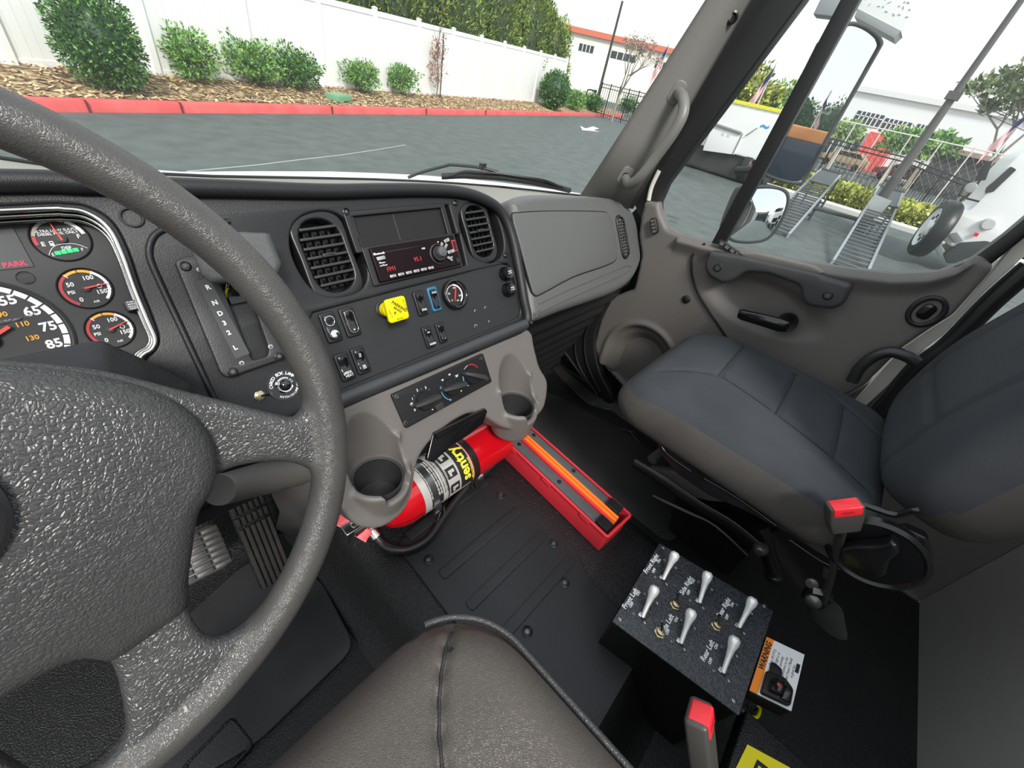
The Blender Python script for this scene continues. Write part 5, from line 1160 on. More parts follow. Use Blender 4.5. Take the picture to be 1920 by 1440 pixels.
for st, p0, p1, off_, on_ in (('Front Right', (1208, 1076), (1234, 1038), (1226, 1070), (1236, 1052)), ('Front Left', (1168, 1142), (1195, 1103), (1184, 1134), (1197, 1113)), ('Side Right', (1275, 1118), (1298, 1078), (1291, 1111), (1300, 1090)), ('Side Left', (1240, 1190), (1262, 1150), (1252, 1185), (1268, 1162)),
                              ('Rear Right', (1345, 1160), (1369, 1119), (1363, 1157), (1373, 1134)), ('Rear Left', (1316, 1240), (1337, 1200), (1332, 1240), (1343, 1212))):
    b = bt(st, p0, p1, .0118); a = Vector(SB.px(*off_)); c = Vector(SB.px(*on_)); 
    b.text('OFF', SB.off(a.x, a.y, .0001), 0, 0, .0066, WHITE, bold=.03); b.text('ON', SB.off(c.x, c.y, .0001), 0, 0, .0066, WHITE, bold=.03); b.obj('lettering', tp)
# warning label bracket
wl = thing('warning_label_box', atz(1455, 1270, SZ), 'small angled box with an orange and white warning label and a black lever switch', 'warning label')
WZ = Frame((0, 0, SZ-.004), (1, 0, 0), ZU)
wc = [WZ.px(*q) for q in ((1404, 1295), (1437, 1193), (1503, 1243), (1484, 1335))]
b = MB(); b.plate([rpoly(wc, .004, 3)], WZ, -.030, -.001, mat('box_black2', (.01, .01, .01), .4), bev=.002); b.obj('bracket', wl)
o0 = Vector(wc[0]); ux = (Vector(wc[1])-o0); uy = Vector(wc[3])-o0   # ux along the orange edge
def wp(a, c): p = o0+ux*a+uy*c; return (p.x, p.y)
b = MB(); b.plate([[wp(.01, .01), wp(.99, .01), wp(.99, .99), wp(.01, .99)]], WZ, -.001, .0004, WHITE); b.plate([[wp(.01, .01), wp(.99, .01), wp(.99, .20), wp(.01, .20)]], WZ, .0003, .0008, mat('orange_label', (.9, .25, .02), .5)); lb = b.obj('label', wl)
b = MB(); ang = math.atan2(ux.y, ux.x); S = ux.length
p = wp(.66, .11); b.text('WARNING', WZ.off(p[0], p[1], .0009), 0, 0, .0125, INK, rot=ang, bold=.03, sx=.95)
for k, st in enumerate(('Power Take-Off (PTO)', 'equipped if light is on', 'before operating', 'instructions on rear', 'read Owner\'s Manual', 'in glove box')):
    p = wp(.62, .29+.105*k); b.text(st, WZ.off(p[0], p[1], .0005), 0, 0, .0062, mat('grey_print', (.12, .12, .12), .6), rot=ang, sx=.85)
p = wp(.70, .92); b.plate([[wp(.62, .86), wp(.78, .86), wp(.78, .95), wp(.62, .95)]], WZ, .0004, .0007, INK); b.obj('lettering', lb)
b = MB(); sc = [wp(.02, .22), wp(.40, .20), wp(.42, .62), wp(.30, .88), wp(.03, .90)]
b.plate([rpoly(sc, .005, 3)], WZ, .0, .010, BLACK, bev=.003); b.plate([rpoly([wp(.30, .30), wp(.60, .25), wp(.55, .55), wp(.32, .60)], .006, 3)], WZ, .0, .007, BLACK, bev=.003)
b.plate([rpoly([wp(.08, .34), wp(.30, .34), wp(.30, .60), wp(.08, .60)], .003, 2)], WZ, .009, .020, GLOSSBLK, bev=.003); sw_ = b.obj('lever_switch', wl)
b = MB(); p = wp(.19, .46); b.lathe([(.0028, .020), (.0028, .0206), (.0001, .0206)], WZ.off(p[0], p[1]), mat('symbol_red', (.6, .05, .05), .4), 14); b.plate([rpoly([wp(.05, .62), wp(.28, .62), wp(.28, .84), wp(.05, .84)], .003, 2)], WZ, .009, .014, GLOSSBLK, bev=.002); b.obj('switch_symbol', sw_)
# wiring below the box
wr = thing('wiring_loom', atz(1405, 1345, -.78), 'loose yellow green and black wires below the corner of the control box', 'wiring')
for k, (m, q) in enumerate(((YELLOW, [(1395, 1340), (1418, 1345), (1425, 1330), (1420, 1322)]), (mat('wire_green', (.05, .3, .08), .4), [(1390, 1330), (1408, 1350), (1420, 1340)]), (RUBS, [(1385, 1345), (1400, 1362), (1425, 1348)]), (RUBS, [(1400, 1320), (1412, 1336), (1424, 1326)]))):
    b = MB(); b.tube([atz(x, y, -.77-.006*k) for x, y in smooth(q, 5, False)], .0028, m, 8); b.obj('wire', wr, angle=80)
# yellow sticker on the floor hump
b = MB(); yz = -.74; q = [atz(x, y, yz) for x, y in ((1401, 1396), (1350, 1500), (1480, 1560), (1500, 1450))]; nrm = (q[1]-q[0]).cross(q[3]-q[0]).normalized(); 
yf = Frame(q[0], q[3]-q[0], (0, 0, 1)); l2 = [((p-yf.o).dot(yf.u), (p-yf.o).dot(yf.v)) for p in q]
st = thing('warning_sticker', q[0], 'yellow sticker with a black-edged triangle at the bottom edge beside the driver seat', 'sticker')
b.plate([l2], yf, 0, .001, YELLOW); sk = b.obj('sticker_sheet', st)
b = MB(); tq = [atz(x, y, yz) for x, y in ((1419, 1424), (1385, 1500), (1478, 1470))]; tri = [Vector(((p-yf.o).dot(yf.u), (p-yf.o).dot(yf.v))) for p in tq]; tc_ = (tri[0]+tri[1]+tri[2])/3
b.plate([tri, [tc_+(p-tc_)*.72 for p in tri]], yf, .001, .0016, INK); b.obj('triangle_mark', sk)
b = MB(); b.box(tuple(atz(1425, 1470, yz-.02)), (.14, .10, .036), RUB); tag(b.obj('floor_bracket', bevel=.004), 'low black bracket under the yellow sticker beside the driver seat', 'bracket')
# ================================================================ OUTSIDE
G = -2.0
ASPH = mat('asphalt', (.066, .080, .076), .7, bump=('noise', 40, .6), mott=(2.6, (.115, .135, .130), 1.0))
def xy_at(px, py, z): p = atz(px, py, z); return p
# parking lot
b = MB(); N = 24
b.grid([[(-60+12*i, -70+12*j, G) for i in range(N)] for j in range(N)], ASPH); struct(b.obj('ground'))
# kerb line and everything parallel to it
kd = Vector((.956, .293, 0)).normalized(); kn_ = Vector((-kd.y, kd.x, 0)); K0 = kn_*10.16
def kp(s, off=0.0, z=G): p = K0 + kd*s + kn_*off; return Vector((p.x, p.y, z))
KS = [-16, -8, -4, 0, 4, 8, 12, 16, 20, 24, 28, 33, 38, 42, 46]
def koff(s): return -.0008*max(0, s-30)**2*1.6
KRED = mat('kerb_red', (.62, .085, .085), .7, bump=('noise', 30, .2), mott=(2.5, (.70, .13, .12), .7))
b = MB(); rings = []
for s in [-16+1.0*k for k in range(63)]:
    o = koff(s); rings.append([kp(s, o-.02, G-.05), kp(s, o, G+.15), kp(s, o+.03, G+.18), kp(s, o+.17, G+.18), kp(s, o+.17, G-.05)])
b.loft(rings, KRED); kerb = b.obj('trim_3', angle=60); struct(kerb)
b = MB()
for q in (171+0*0, 342, 616, 787, 895): 
    p = atz(q, 212, G); s = p.dot(kd); b.box(kp(s, .075, G+.09), (.012, .25, .185), mat('joint_dark', (.12, .02, .02), .9), Matrix.Rotation(math.atan2(kd.y, kd.x), 4, 'Z'))
b.obj('kerb_joint', kerb)
# planting strip
MUL = mat('mulch', (.10, .055, .035), .95, bump=('noise', 22, 1.0), mott=(9, (.52, .38, .20), .42))
b = MB(); P = []
def bedz(t): return G+.17+.19*sstep(0, 1, t)
for j in range(9):
    t = j/8; P.append([kp(s, koff(s)+.16+1.80*t, bedz(t)+.015*math.sin(s*3.1+j)) for s in [-16+.8*k for k in range(80)]])
b.grid(P, MUL); struct(b.obj('planting_bed', angle=80))
random.seed(3)
b = MB(); CHIP = [mat('chip_tan', (.62, .47, .27), .9), mat('chip_brown', (.18, .09, .05), .9), mat('chip_rust', (.38, .20, .10), .9)]
for k in range(7000):
    s = -4+32*random.random()**1.4; t = random.random()**1.3; c = kp(s, koff(s)+.18+1.75*t, bedz(t)+.02+random.random()*.02)
    a = random.random()*6.28; L = .03+.045*random.random(); W = .012+.012*random.random(); u = Vector((math.cos(a), math.sin(a), random.uniform(-.4, .4))); w_ = Vector((-math.sin(a), math.cos(a), random.uniform(-.5, .5)))
    vs = [s_.xyz for s_ in (c-u*L-w_*W, c+u*L-w_*W*.6, c+u*L*.9+w_*W, c-u*L+w_*W*.8)]
    b.face([b.bm.verts.new(v) for v in vs], CHIP[0 if random.random() < .55+.25*(1-t) else random.choice((1, 2))])
o = b.obj('wood_chips', weld=False); tag(o, 'pale and brown wood chips scattered over the planting strip behind the red kerb', 'wood chips', kind='stuff')
# white vinyl fence
VIN = mat('white_vinyl', (.88, .88, .87), .35)
FO = 1.90
fence = thing('vinyl_fence', kp(8, FO, G+.3), 'tall white vinyl fence with capped posts behind the planting strip', 'fence')
ZB = G+.33; ZT = 0.13
def ftop(s): return ZT+.36*min(1, max(0, (s+2)/14)) + .020*max(0, s-12)
b = MB()
posts = [-12.4+2.42*k for k in range(20)]
for s0, s1 in zip(posts, posts[1:]):
    t0, t1 = ftop(s0), ftop(s1); A = kp(s0, FO); B = kp(s1, FO)
    def slab_(z0a, z0b, z1a, z1b, th, m):
        n_ = kn_*th; pts = []
        for p, z0, z1 in ((A, z0a, z1a), (B, z0b, z1b)):
            for sg in (-1, 1):
                pts += [Vector((p.x, p.y, z0))+n_*sg, Vector((p.x, p.y, z1))+n_*sg]
        b.poly(pts, [(0, 1, 3, 2), (4, 6, 7, 5), (0, 4, 5, 1), (2, 3, 7, 6), (0, 2, 6, 4), (1, 5, 7, 3)], m)
    slab_(ZB-.1, ZB-.1, t0-.05, t1-.05, .012, VIN); slab_(t0-.14, t1-.14, t0, t1, .028, VIN); slab_(ZB-.05, ZB-.05, ZB+.12, ZB+.12, .028, VIN)
    nb = 15
    for k in range(1, nb):
        p = A.lerp(B, k/nb); b.box((p.x-kn_.x*.0125, p.y-kn_.y*.0125, (ZB+t0)/2), (.008, .004, t0-ZB-.2), mat('vinyl_groove', (.72, .72, .70), .5), Matrix.Rotation(math.atan2(kd.y, kd.x), 4, 'Z'))
b.obj('fence_panel', fence, angle=30)
for s in posts:
    b = MB(); p = kp(s, FO); rt_ = Matrix.Rotation(math.atan2(kd.y, kd.x), 4, 'Z'); b.box((p.x, p.y, (ZB-.2+ftop(s)+.05)/2), (.13, .13, ftop(s)+.05-ZB+.2), VIN, rt_); pst = b.obj('fence_post', fence)
    b = MB(); z = ftop(s)+.05; b.loft([[Vector((p.x, p.y, 0))+rt_.to_3x3()@Vector((a*h, c*h, z+dz)) for a, c in ((-1, -1), (1, -1), (1, 1), (-1, 1))] for h, dz in ((.075, 0), (.075, .02), (.03, .045), (.004, .055))], VIN); b.obj('post_cap', pst)
# ---------------------------------------------------------------- foliage
def leaf_mats(name, cols): return [mat('%s_%d' % (name, i), c, .55) for i, c in enumerate(cols)]
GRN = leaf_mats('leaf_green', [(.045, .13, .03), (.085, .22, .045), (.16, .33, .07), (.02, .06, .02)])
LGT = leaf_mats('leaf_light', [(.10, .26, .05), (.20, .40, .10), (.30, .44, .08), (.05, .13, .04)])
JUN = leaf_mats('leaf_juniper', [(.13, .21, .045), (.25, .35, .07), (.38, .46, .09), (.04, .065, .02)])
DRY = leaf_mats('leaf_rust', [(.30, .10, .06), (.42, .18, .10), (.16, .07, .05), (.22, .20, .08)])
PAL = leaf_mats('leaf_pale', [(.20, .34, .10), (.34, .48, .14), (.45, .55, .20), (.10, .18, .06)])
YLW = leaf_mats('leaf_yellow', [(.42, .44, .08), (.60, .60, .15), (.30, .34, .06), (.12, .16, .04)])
TRK = mat('bark', (.16, .11, .08), .9); TRKP = mat('bark_pale', (.45, .38, .30), .9)
def leaves(mb, n, pos, size, mats, asp=.5, up=.2):
    for k in range(n):
        c, nr = pos(); L = size*random.uniform(.6, 1.25)
        d = (nr + Vector((random.gauss(0, .7), random.gauss(0, .7), random.gauss(0, .7)+up))).normalized(); w = d.orthogonal().normalized(); w = Matrix.Rotation(random.random()*6.28, 3, d) @ w
        W = L*asp*.5; x = d.cross(w)*L*.12
        vs = [mb.bm.verts.new(v) for v in (c, c+d*L*.5+w*W+x, c+d*L, c+d*L*.5-w*W+x)]
        r = random.random(); mb.face(vs, mats[0 if r < .38 else 1 if r < .68 else 2 if r < .86 else 3])
def ell(c, rx, ry, rz, inner=.72, box=1.0, lump=.0):
    ph = [random.random()*6 for _ in range(6)]
    def f():
        while True:
            v = Vector((random.gauss(0, 1), random.gauss(0, 1), random.gauss(0, 1)))
            if v.length > .1: break
        v.normalize(); m = (abs(v.x)**(2*box)+abs(v.y)**(2*box)+abs(v.z)**(2*box))**(-1/(2*box)) if box != 1 else 1
        s = random.uniform(inner, 1.0)*m*(1+lump*(math.sin(v.x*5+ph[0])+math.sin(v.y*6+ph[1])+math.sin(v.z*7+ph[2]))*.5)
        return Vector((c[0]+v.x*rx*s, c[1]+v.y*ry*s, c[2]+v.z*rz*s)), v
    return f
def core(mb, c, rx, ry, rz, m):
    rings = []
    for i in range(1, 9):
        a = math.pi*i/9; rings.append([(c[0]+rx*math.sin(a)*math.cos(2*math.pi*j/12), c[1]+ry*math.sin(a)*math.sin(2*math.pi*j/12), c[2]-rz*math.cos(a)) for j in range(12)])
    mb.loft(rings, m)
def shrub(name, label, cat, base, rx, ry, h, n, size, mats, group=None, box=1.0, asp=.5, solid=.62, stems=3, lump=.25, z0=.12):
    base = Vector(base); r = thing(name, base, label, cat, group)
    b = MB(); c = (base.x, base.y, base.z+z0*h+h*(1-z0)/2)
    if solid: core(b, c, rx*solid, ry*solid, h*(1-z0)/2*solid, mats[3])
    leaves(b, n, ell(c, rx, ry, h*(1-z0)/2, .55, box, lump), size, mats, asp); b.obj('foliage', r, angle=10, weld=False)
    b = MB()
    for k in range(stems):
        a = 6.28*k/max(1, stems); b.tube([base+Vector((math.cos(a)*.03, math.sin(a)*.03, -.05)), base+Vector((math.cos(a)*rx*.3, math.sin(a)*ry*.3, h*.35)), base+Vector((math.cos(a)*rx*.5, math.sin(a)*ry*.5, h*.7))], [.018, .012, .006], TRK, 6)
    b.obj('stems', r); return r
def bed(px, py, z=None):
    z = -1.75
    for _ in range(12):
        p = atz(px, py, z); s = p.dot(kd); t = (p.dot(kn_)-10.16-koff(s)-.16)/1.8; z = bedz(max(0, min(1, t)))
    return atz(px, py, z)
def fencefoot(px, off, z=-1.68):
    r_ = ray(px, 170); k_ = (10.16+off)/r_.dot(kn_); p = r_*k_; return Vector((p.x, p.y, z))
r = shrub('clipped_shrub', 'large dense dark green clipped shrub at the left, by the red kerb', 'shrub', bed(215, 166), .62, .55, 1.36, 6500, .085, GRN, box=1.7, asp=.42, solid=.86, lump=.06, z0=.02)
for lab, (px, py), rx, h, m, n in (('loose pale green shrub right of the large clipped shrub', (372, 157), .50, .98, LGT, 1500), ('bushy green shrub, left half of the middle pair by the white fence', (484, 163), .62, .95, LGT, 2200), ('bushy green shrub, right half of the middle pair by the white fence', (560, 168), .60, .90, GRN[1:]+GRN[:1], 2200),
                                   ('round leafy green shrub just right of the green utility box', (680, 176), .62, .92, LGT, 1900), ('round leafy green shrub left of the red-leaved sapling', (752, 178), .60, .95, LGT, 1900)):
    shrub('leafy_shrub', lab, 'shrub', bed(px, py), rx, rx*.9, h, n, .095, m, 'leafy shrubs along the white fence', asp=.5, solid=.45, lump=.35)
sp = bed(818, 183); r = thing('red_sapling', sp, 'thin sapling with sparse red-brown leaves tied to a black stake', 'tree')
b = MB(); pts_ = [sp+Vector((0, 0, k*.42)) + Vector((.05*math.sin(k*1.3), .0, 0)) for k in range(9)]
for k in range(20):
    a = random.random()*6.28; z = .3+k*.075; s_ = sp+Vector((0, 0, z)); e = s_+Vector((math.cos(a)*.42, math.sin(a)*.42, .42))*(1-.35*z/2)
    leaves(b, 26, lambda s_=s_, e=e: (s_.lerp(e, random.random())+Vector((random.gauss(0, .04), random.gauss(0, .04), random.gauss(0, .05))), (e-s_).normalized()), .085, DRY, .5)
b.obj('foliage', r, angle=10, weld=False)
b = MB(); b.tube(pts_, [.022-.0018*k for k in range(9)], TRK, 8); 
random.seed(11)
for k in range(14):
    a = random.random()*6.28; s_ = sp+Vector((0, 0, .3+k*.2)); b.tube([s_, s_+Vector((math.cos(a)*.25, math.sin(a)*.25, .3)), s_+Vector((math.cos(a)*.36, math.sin(a)*.36, .55))], [.009, .006, .003], TRK, 5)
b.obj('trunk', r)
stk = bed(825, 183); b = MB(); b.cyl(stk, (stk.x, stk.y, .42), .022, RUBS, n=10); tag(b.obj('tree_stake'), 'thin black stake standing beside the red-leaved sapling', 'stake')
shrub('ball_shrub', 'dark green shrub clipped into a ball at the right end of the white fence', 'shrub', fencefoot(1040, .75, G+.2), 1.0, .95, 2.0, 4200, .14, GRN, asp=.5, solid=.88, lump=.02, z0=0)
for lab, (px, py), rx, h, m in (('low green shrub just right of the ball-shaped shrub', (1083, 196), .75, 1.25, LGT), ('low green shrub with white blossom at the foot of the lamp post', (1117, 197), .8, 1.2, GRN[1:]+GRN[:1]), ('dark green shrub against the windshield pillar', (1187, 204), 1.1, 1.5, GRN)):
    shrub('low_shrub', lab, 'shrub', fencefoot(px, .75 if px < 1150 else .2, G+.2), rx, rx, h, 1100, .16, m, asp=.5, solid=.6, z0=0)
ub = bed(635, 186); b = MB(); b.box(ub+Vector((0, 0, .05)), (.75, .45, .14), mat('utility_green', (.16, .36, .22), .5), Matrix.Rotation(.5, 4, 'Z')); b.box(ub+Vector((0, 0, .125)), (.70, .40, .02), MATS['utility_green'], Matrix.Rotation(.5, 4, 'Z')); tag(b.obj('utility_box', bevel=.015), 'low green utility box lying in the wood chips', 'utility box')
# wall of junipers behind the fence
random.seed(5)
for i in range(13):
    s = 8.2+2.15*i; c = kp(s, FO+1.5+.5*(i % 2)); H_ = 5.6+random.uniform(-.5, .6) - (1.2 if i == 12 else 0); rx = 1.28
    lab = 'tall yellow-green juniper behind the white fence, %s from the right end of the row' % ('thirteenth', 'twelfth', 'eleventh', 'tenth', 'ninth', 'eighth', 'seventh', 'sixth', 'fifth', 'fourth', 'third', 'second', 'last')[i] if i < 12 else 'smallest juniper behind the white fence, last at the right end of the row'
    r = thing('juniper_tree', (c.x, c.y, G+.2), lab, 'tree', 'junipers behind the white fence')
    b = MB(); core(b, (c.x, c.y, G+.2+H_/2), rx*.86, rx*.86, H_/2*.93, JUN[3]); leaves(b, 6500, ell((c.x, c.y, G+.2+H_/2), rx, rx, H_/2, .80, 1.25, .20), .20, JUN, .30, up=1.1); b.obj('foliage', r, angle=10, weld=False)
    b = MB(); b.cyl((c.x, c.y, G), (c.x, c.y, G+1.2), .12, TRK, n=8); b.obj('trunk', r)
# lamp post, standpipe, bare tree
def up_from(px, py, dist, ztop_px, z0=G):
    r = ray(px, py); p = r*(dist/math.hypot(r.x, r.y)); return p
p = up_from(1124, 170, 44, None); t = ray(1167, 2); t = t*(44/math.hypot(t.x, t.y))
b = MB(); b.cyl((p.x, p.y, G), (p.x, p.y, t.z), .12, mat('pole_bronze', (.045, .04, .035), .5), r1=.085, n=12); tag(b.obj('lamp_post'), 'tall dark lamp post rising right of the junipers', 'lamp post')
p = atz(1094, 200, -1.78); sc_ = p.length
b = MB(); zt_2 = -.52; b.tube(smooth([(p.x, p.y, G), (p.x, p.y, zt_2-.25), (p.x+.05, p.y-.08, zt_2-.03), (p.x+.25, p.y-.35, zt_2), (p.x+.42, p.y-.58, zt_2-.04)], 4, False), .055, RUBS, 8); b.lathe([(.09, -.16), (.13, -.05), (.13, .05), (.05, .1)], Frame((p.x+.42, p.y-.58, zt_2-.04), (0, 0, 1), (.5, -.8, 0)), RUBS, 12); tag(b.obj('bent_pipe'), 'black bent standpipe in front of the low shrubs', 'pipe')
def bare_tree(label, base, H_, spread, seed, m, leafm=None, nl=0, name='bare_tree', lsize=.2, lean=(0, 0)):
    random.seed(seed); base = Vector(base); r = thing(name, base, label, 'tree'); b = MB(); tips = []
    def br(p, d, L, rad, dep):
        q = p+d*L; b.tube([p, p.lerp(q, .5)+Vector((random.gauss(0, .04), random.gauss(0, .04), 0))*L, q], [rad, rad*.8, rad*.62], m, 6)
        if dep == 0: tips.append((q, d)); return
        for k in range(3 if dep > 1 else 3):
            nd = (d + Vector((random.gauss(0, .55), random.gauss(0, .55), random.uniform(-.05, .45)))*spread).normalized(); br(q, nd, L*random.uniform(.62, .80), rad*.6, dep-1)
    br(base, Vector((lean[0], lean[1], 1)).normalized(), H_*.36, H_*.020, 4); b.obj('trunk', r, weld=False)
    if leafm:
        b = MB(); 
        def f():
            q, d = random.choice(tips); return q+Vector((random.gauss(0, .25), random.gauss(0, .25), random.gauss(0, .22)))*H_*.10, d
        leaves(b, nl, f, lsize, leafm, .5); b.obj('foliage', r, angle=10, weld=False)
    return r
p = atz(1156, 196, -1.76); k_ = 36/p.length; q = Vector((p.x*k_, p.y*k_, G))
bare_tree('small bare tree with a pale trunk beside the windshield pillar', q, 4.6, .95, 21, mat('bark_tan', (.30, .24, .19), .9), leaf_mats('leaf_dry', [(.28, .22, .18), (.36, .28, .22), (.42, .30, .24), (.2, .16, .13)]), 900, lsize=.14)
# road marking
b = MB(); mk = [atz(x, y, G+.004) for x, y in ((1088, 236), (1098, 241), (1112, 237), (1123, 241), (1112, 244), (1124, 247), (1106, 245), (1092, 244))]
f = Frame((0, 0, G), (1, 0, 0), ZU); b.plate([[(v.x, v.y) for v in mk]], f, .001, .006, PAINTW); tag(b.obj('road_marking'), 'white arrow painted on the asphalt beyond the wiper', 'road marking')
# stains and seams on the asphalt
b = MB(); cr = [atz(x, y, G+.003) for x, y in ((350, 322), (480, 310), (560, 300), (640, 291), (700, 282), (760, 272))]
b.tube(cr, .012, mat('crack_pale', (.30, .32, .31), .9), 4); o = b.obj('pavement_crack'); tag(o, 'long pale crack running across the asphalt beyond the dashboard', 'crack')
# ---------------------------------------------------------------- far side of the street (left of the pillar)
def building(name, label, fr, w, h, d, wall, base=0.0):
    r = thing(name, fr.at(0, base, -d/2), label, 'building'); b = MB(); b.fbox(fr, -w/2, w/2, base, h, -d, 0, wall); b.obj('wall', r); return r
HC = mat('wall_cream', (.80, .78, .70), .7); HW = mat('wall_white', (.85, .86, .87), .6)
pf = ray(1190, 125); pf = pf*(85/math.hypot(pf.x, pf.y)); fn = Vector((-pf.x, -pf.y, 0)).normalized(); BF1 = Frame((pf.x, pf.y, 0), (0, 0, 1), fn); BF1 = Frame((pf.x, pf.y, 0), ZU.__class__ and Vector((0, 0, 1)).cross(fn), fn)
r = building('roadside_building', 'low cream building with a red eave line beyond the white fence end', BF1, 36, 6.2, 12, HC, G)
b = MB(); b.fbox(BF1, -18.3, 18.3, 5.6, 6.3, -1, .5, mat('eave_red', (.60, .16, .10), .6)); b.fbox(BF1, -18.4, 18.4, 6.3, 7.4, -13, .3, mat('roof_pale', (.82, .80, .74), .7)); b.obj('roof', r)
for u, w in ((-9.5, 2.4), (-4.2, 4.0), (3, 3.2), (9, 3)):
    b = MB(); b.fbox(BF1, u, u+w, 3.6, 4.5, 0, .05, mat('window_dark', (.04, .05, .06), .2)); 
    for k in range(1, 4): b.fbox(BF1, u+w*k/4-.06, u+w*k/4+.06, 3.6, 4.5, .05, .08, HC)
    b.obj('window', r)
# flags
FR_ = mat('flag_red', (.62, .06, .08), .7); FWh = mat('flag_white', (.86, .84, .84), .7); FB = mat('flag_blue', (.03, .05, .16), .7)
def us_flag(label, base, H_, fl, seed, ddir):
    random.seed(seed); base = Vector(base); r = thing('flag', base, label, 'flag', None); b = MB(); b.cyl(base, base+Vector((0, 0, H_)), .05, mat('pole_white', (.7, .7, .7), .4), n=8); b.obj('flagpole', r)
    b = MB(); d = Vector(ddir).normalized(); hgt = fl*.55; nx = 14
    def pt(i, j): 
        t = i/nx; z = H_-.1-hgt*j/13*(1-.25*t) - t*fl*.80; s_ = t*fl*.22; w = .12*math.sin(t*11+j*.25)*fl*.30
        return base + d*s_ + Vector((-d.y, d.x, 0))*w + Vector((0, 0, z))
    for j in range(13):
        for i in range(nx):
            m = FB if (j < 7 and i < 6) else (FR_ if j % 2 == 0 else FWh)
            b.face([b.bm.verts.new(v) for v in (pt(i, j), pt(i+1, j), pt(i+1, j+1), pt(i, j+1))], m)
    b.obj('flag_cloth', r, angle=60, weld=False); return r
def far(px, py, d): r_ = ray(px, py); return r_*(d/math.hypot(r_.x, r_.y))
def flag_at(label, top_px, d, fl, seed, ddir=(-.5, .9, 0)):
    t = far(*top_px, d); return us_flag(label, (t.x, t.y, G), t.z-G, fl, seed, ddir)
flag_at('american flag hanging beside the windshield pillar near the small bare tree', (1256, 78), 55, 3.2, 1, (-.6, .8, 0))
flag_at('american flag above the white truck, in the front part of the side window', (1458, 115), 48, 3.6, 2, (-.5, .8, 0))
flag_at('american flag at the right edge of the side window', (1945, 195), 34, 2.2, 3, (-.3, .9, 0))
# iron fence by the road on the left
def iron_fence(name, label, pts, h, dz, npk, m, postk=6, group=None):
    r = thing(name, pts[0], label, 'fence', group); L = len(pts)-1; b = MB(); ps_ = []
    def at_(t): 
        x = t*L; i = min(L-1, int(x)); return Vector(pts[i]).lerp(Vector(pts[i+1]), x-i)
    for k in range(npk+1):
        p = at_(k/npk); hh = h(k/npk) if callable(h) else h
        if k % postk: b.box(p+Vector((0, 0, hh/2)), (.022, .022, hh), m)
    for zf in (.10, .88, .985):
        q = [at_(k/20)+Vector((0, 0, (h(k/20) if callable(h) else h)*zf)) for k in range(21)]
        b.tube(q, .024, m, 4)
    b.obj('picket_panel', r)
    for k in range(0, npk+1, postk):
        p = at_(k/npk); hh = (h(k/npk) if callable(h) else h)+.06; b = MB(); b.box(p+Vector((0, 0, hh/2)), (.06, .06, hh), m); b.obj('fence_post', r)
    return r
IRON = mat('iron_black', (.014, .014, .015), .4)
a_ = far(1128, 165, 40); c_ = far(1235, 190, 36)
iron_fence('iron_fence', 'dark iron fence beyond the planting strip, left of the windshield pillar', [(a_.x, a_.y, G), (c_.x, c_.y, G)], 2.1, 0, 24, IRON, 4)
# ================================================================ SEEN THROUGH THE SIDE WINDOW
# refuse truck body
tx = 19.0
TK = thing('refuse_truck', (21, 5.2, G), 'white refuse truck with a yellow striped top edge parked beyond the side window', 'truck')
KF_ = Frame((tx, 0, 0), (0, -1, 0), (-1, 0, 0)); TP = lambda l, h=0: [KF_.px(x, y, h) for x, y in l]
y0, y1 = -8.0, -4.25
b = MB(); b.plate([rpoly([(y0, -1.15), (y1, -1.15), (y1-.05, .30), (y1-.4, .42), (y0, .42)], .12, 3)], KF_, -5.5, 0, PAINTW, bev=.04); b.obj('body', TK)
b = MB()
for k in range(12): b.fbox(KF_, -7.6+.27*k, -7.6+.27*k+.23, .36, .47, -.3, .04, mat('stripe_yellow', (.85, .80, .05), .5))
b.obj('marker_strip', TK)
b = MB(); hp_ = TP([(1330, 240), (1395, 252), (1376, 290), (1318, 282)], .04); b.plate([hp_], KF_, .0, .06, PAINTW, bev=.01); b.obj('hopper_door', TK)
b = MB(); b.tube([KF_.w(x, y, .08) for x, y in ((1338, 232), (1390, 250))], .05, mat('steel_grey', (.25, .25, .25), .5), 6)
for l in (((1393, 250), (1374, 289)), ((1335, 236), (1320, 272)), ((1397, 255), (1420, 240))): b.tube([KF_.w(x, y, .08) for x, y in l], .018, MATS['steel_grey'], 6)
b.obj('door_bar', TK)
b = MB(); b.plate([[(y0, -1.15), (y1+.1, -1.15), (y1+.05, -1.9), (y0, -1.85)]], KF_, -5.0, -.1, mat('underbody', (.035, .036, .036), .7)); b.obj('underbody', TK)
b = MB(); b.lathe([(.08, 0), (.10, .02), (.09, .05), (.0001, .06)], KF_.off(*KF_.px(1395, 315, .02), .02, ), REDB, 16); b.obj('tail_lamp', TK)
b = MB(); b.plate([rrect(.16, .14, .05)], KF_.off(-4.75, -1.35), -.02, .05, REDB, bev=.015); b.obj('tail_lamp', TK)
for u in (-4.75, -7.4):
    b = MB(); W_ = Frame((tx+.3, -u, G+.5), (0, 0, 1), (-1, 0, 0)); b.lathe([(.30, -.28), (.47, -.26), (.50, -.2), (.50, 0), (.47, .05), (.30, .06), (.28, .0), (.0001, -.02)], Frame((tx+.3, -u, G+.5), (1, 0, 0), (0, -1, 0)), RUBS, 28); b.obj('wheel', TK)
b = MB()
for k in range(3): b.lathe([(.035, 0), (.03, .02), (.0001, .025)], KF_.off(-6.3+.22*k, -1.05, .0), REDB, 10)
b.obj('marker_lamp', TK)
b = MB()
b.text('~', KF_.off(*KF_.px(1434, 237, 0)), 0, 0, .5, mat('logo_blue', (.05, .35, .65), .4), bold=.04); b.text('= =', KF_.off(*KF_.px(1360, 254, .07), .07), 0, 0, .25, mat('logo_pale', (.5, .7, .8), .4)); b.obj('lettering', TK)
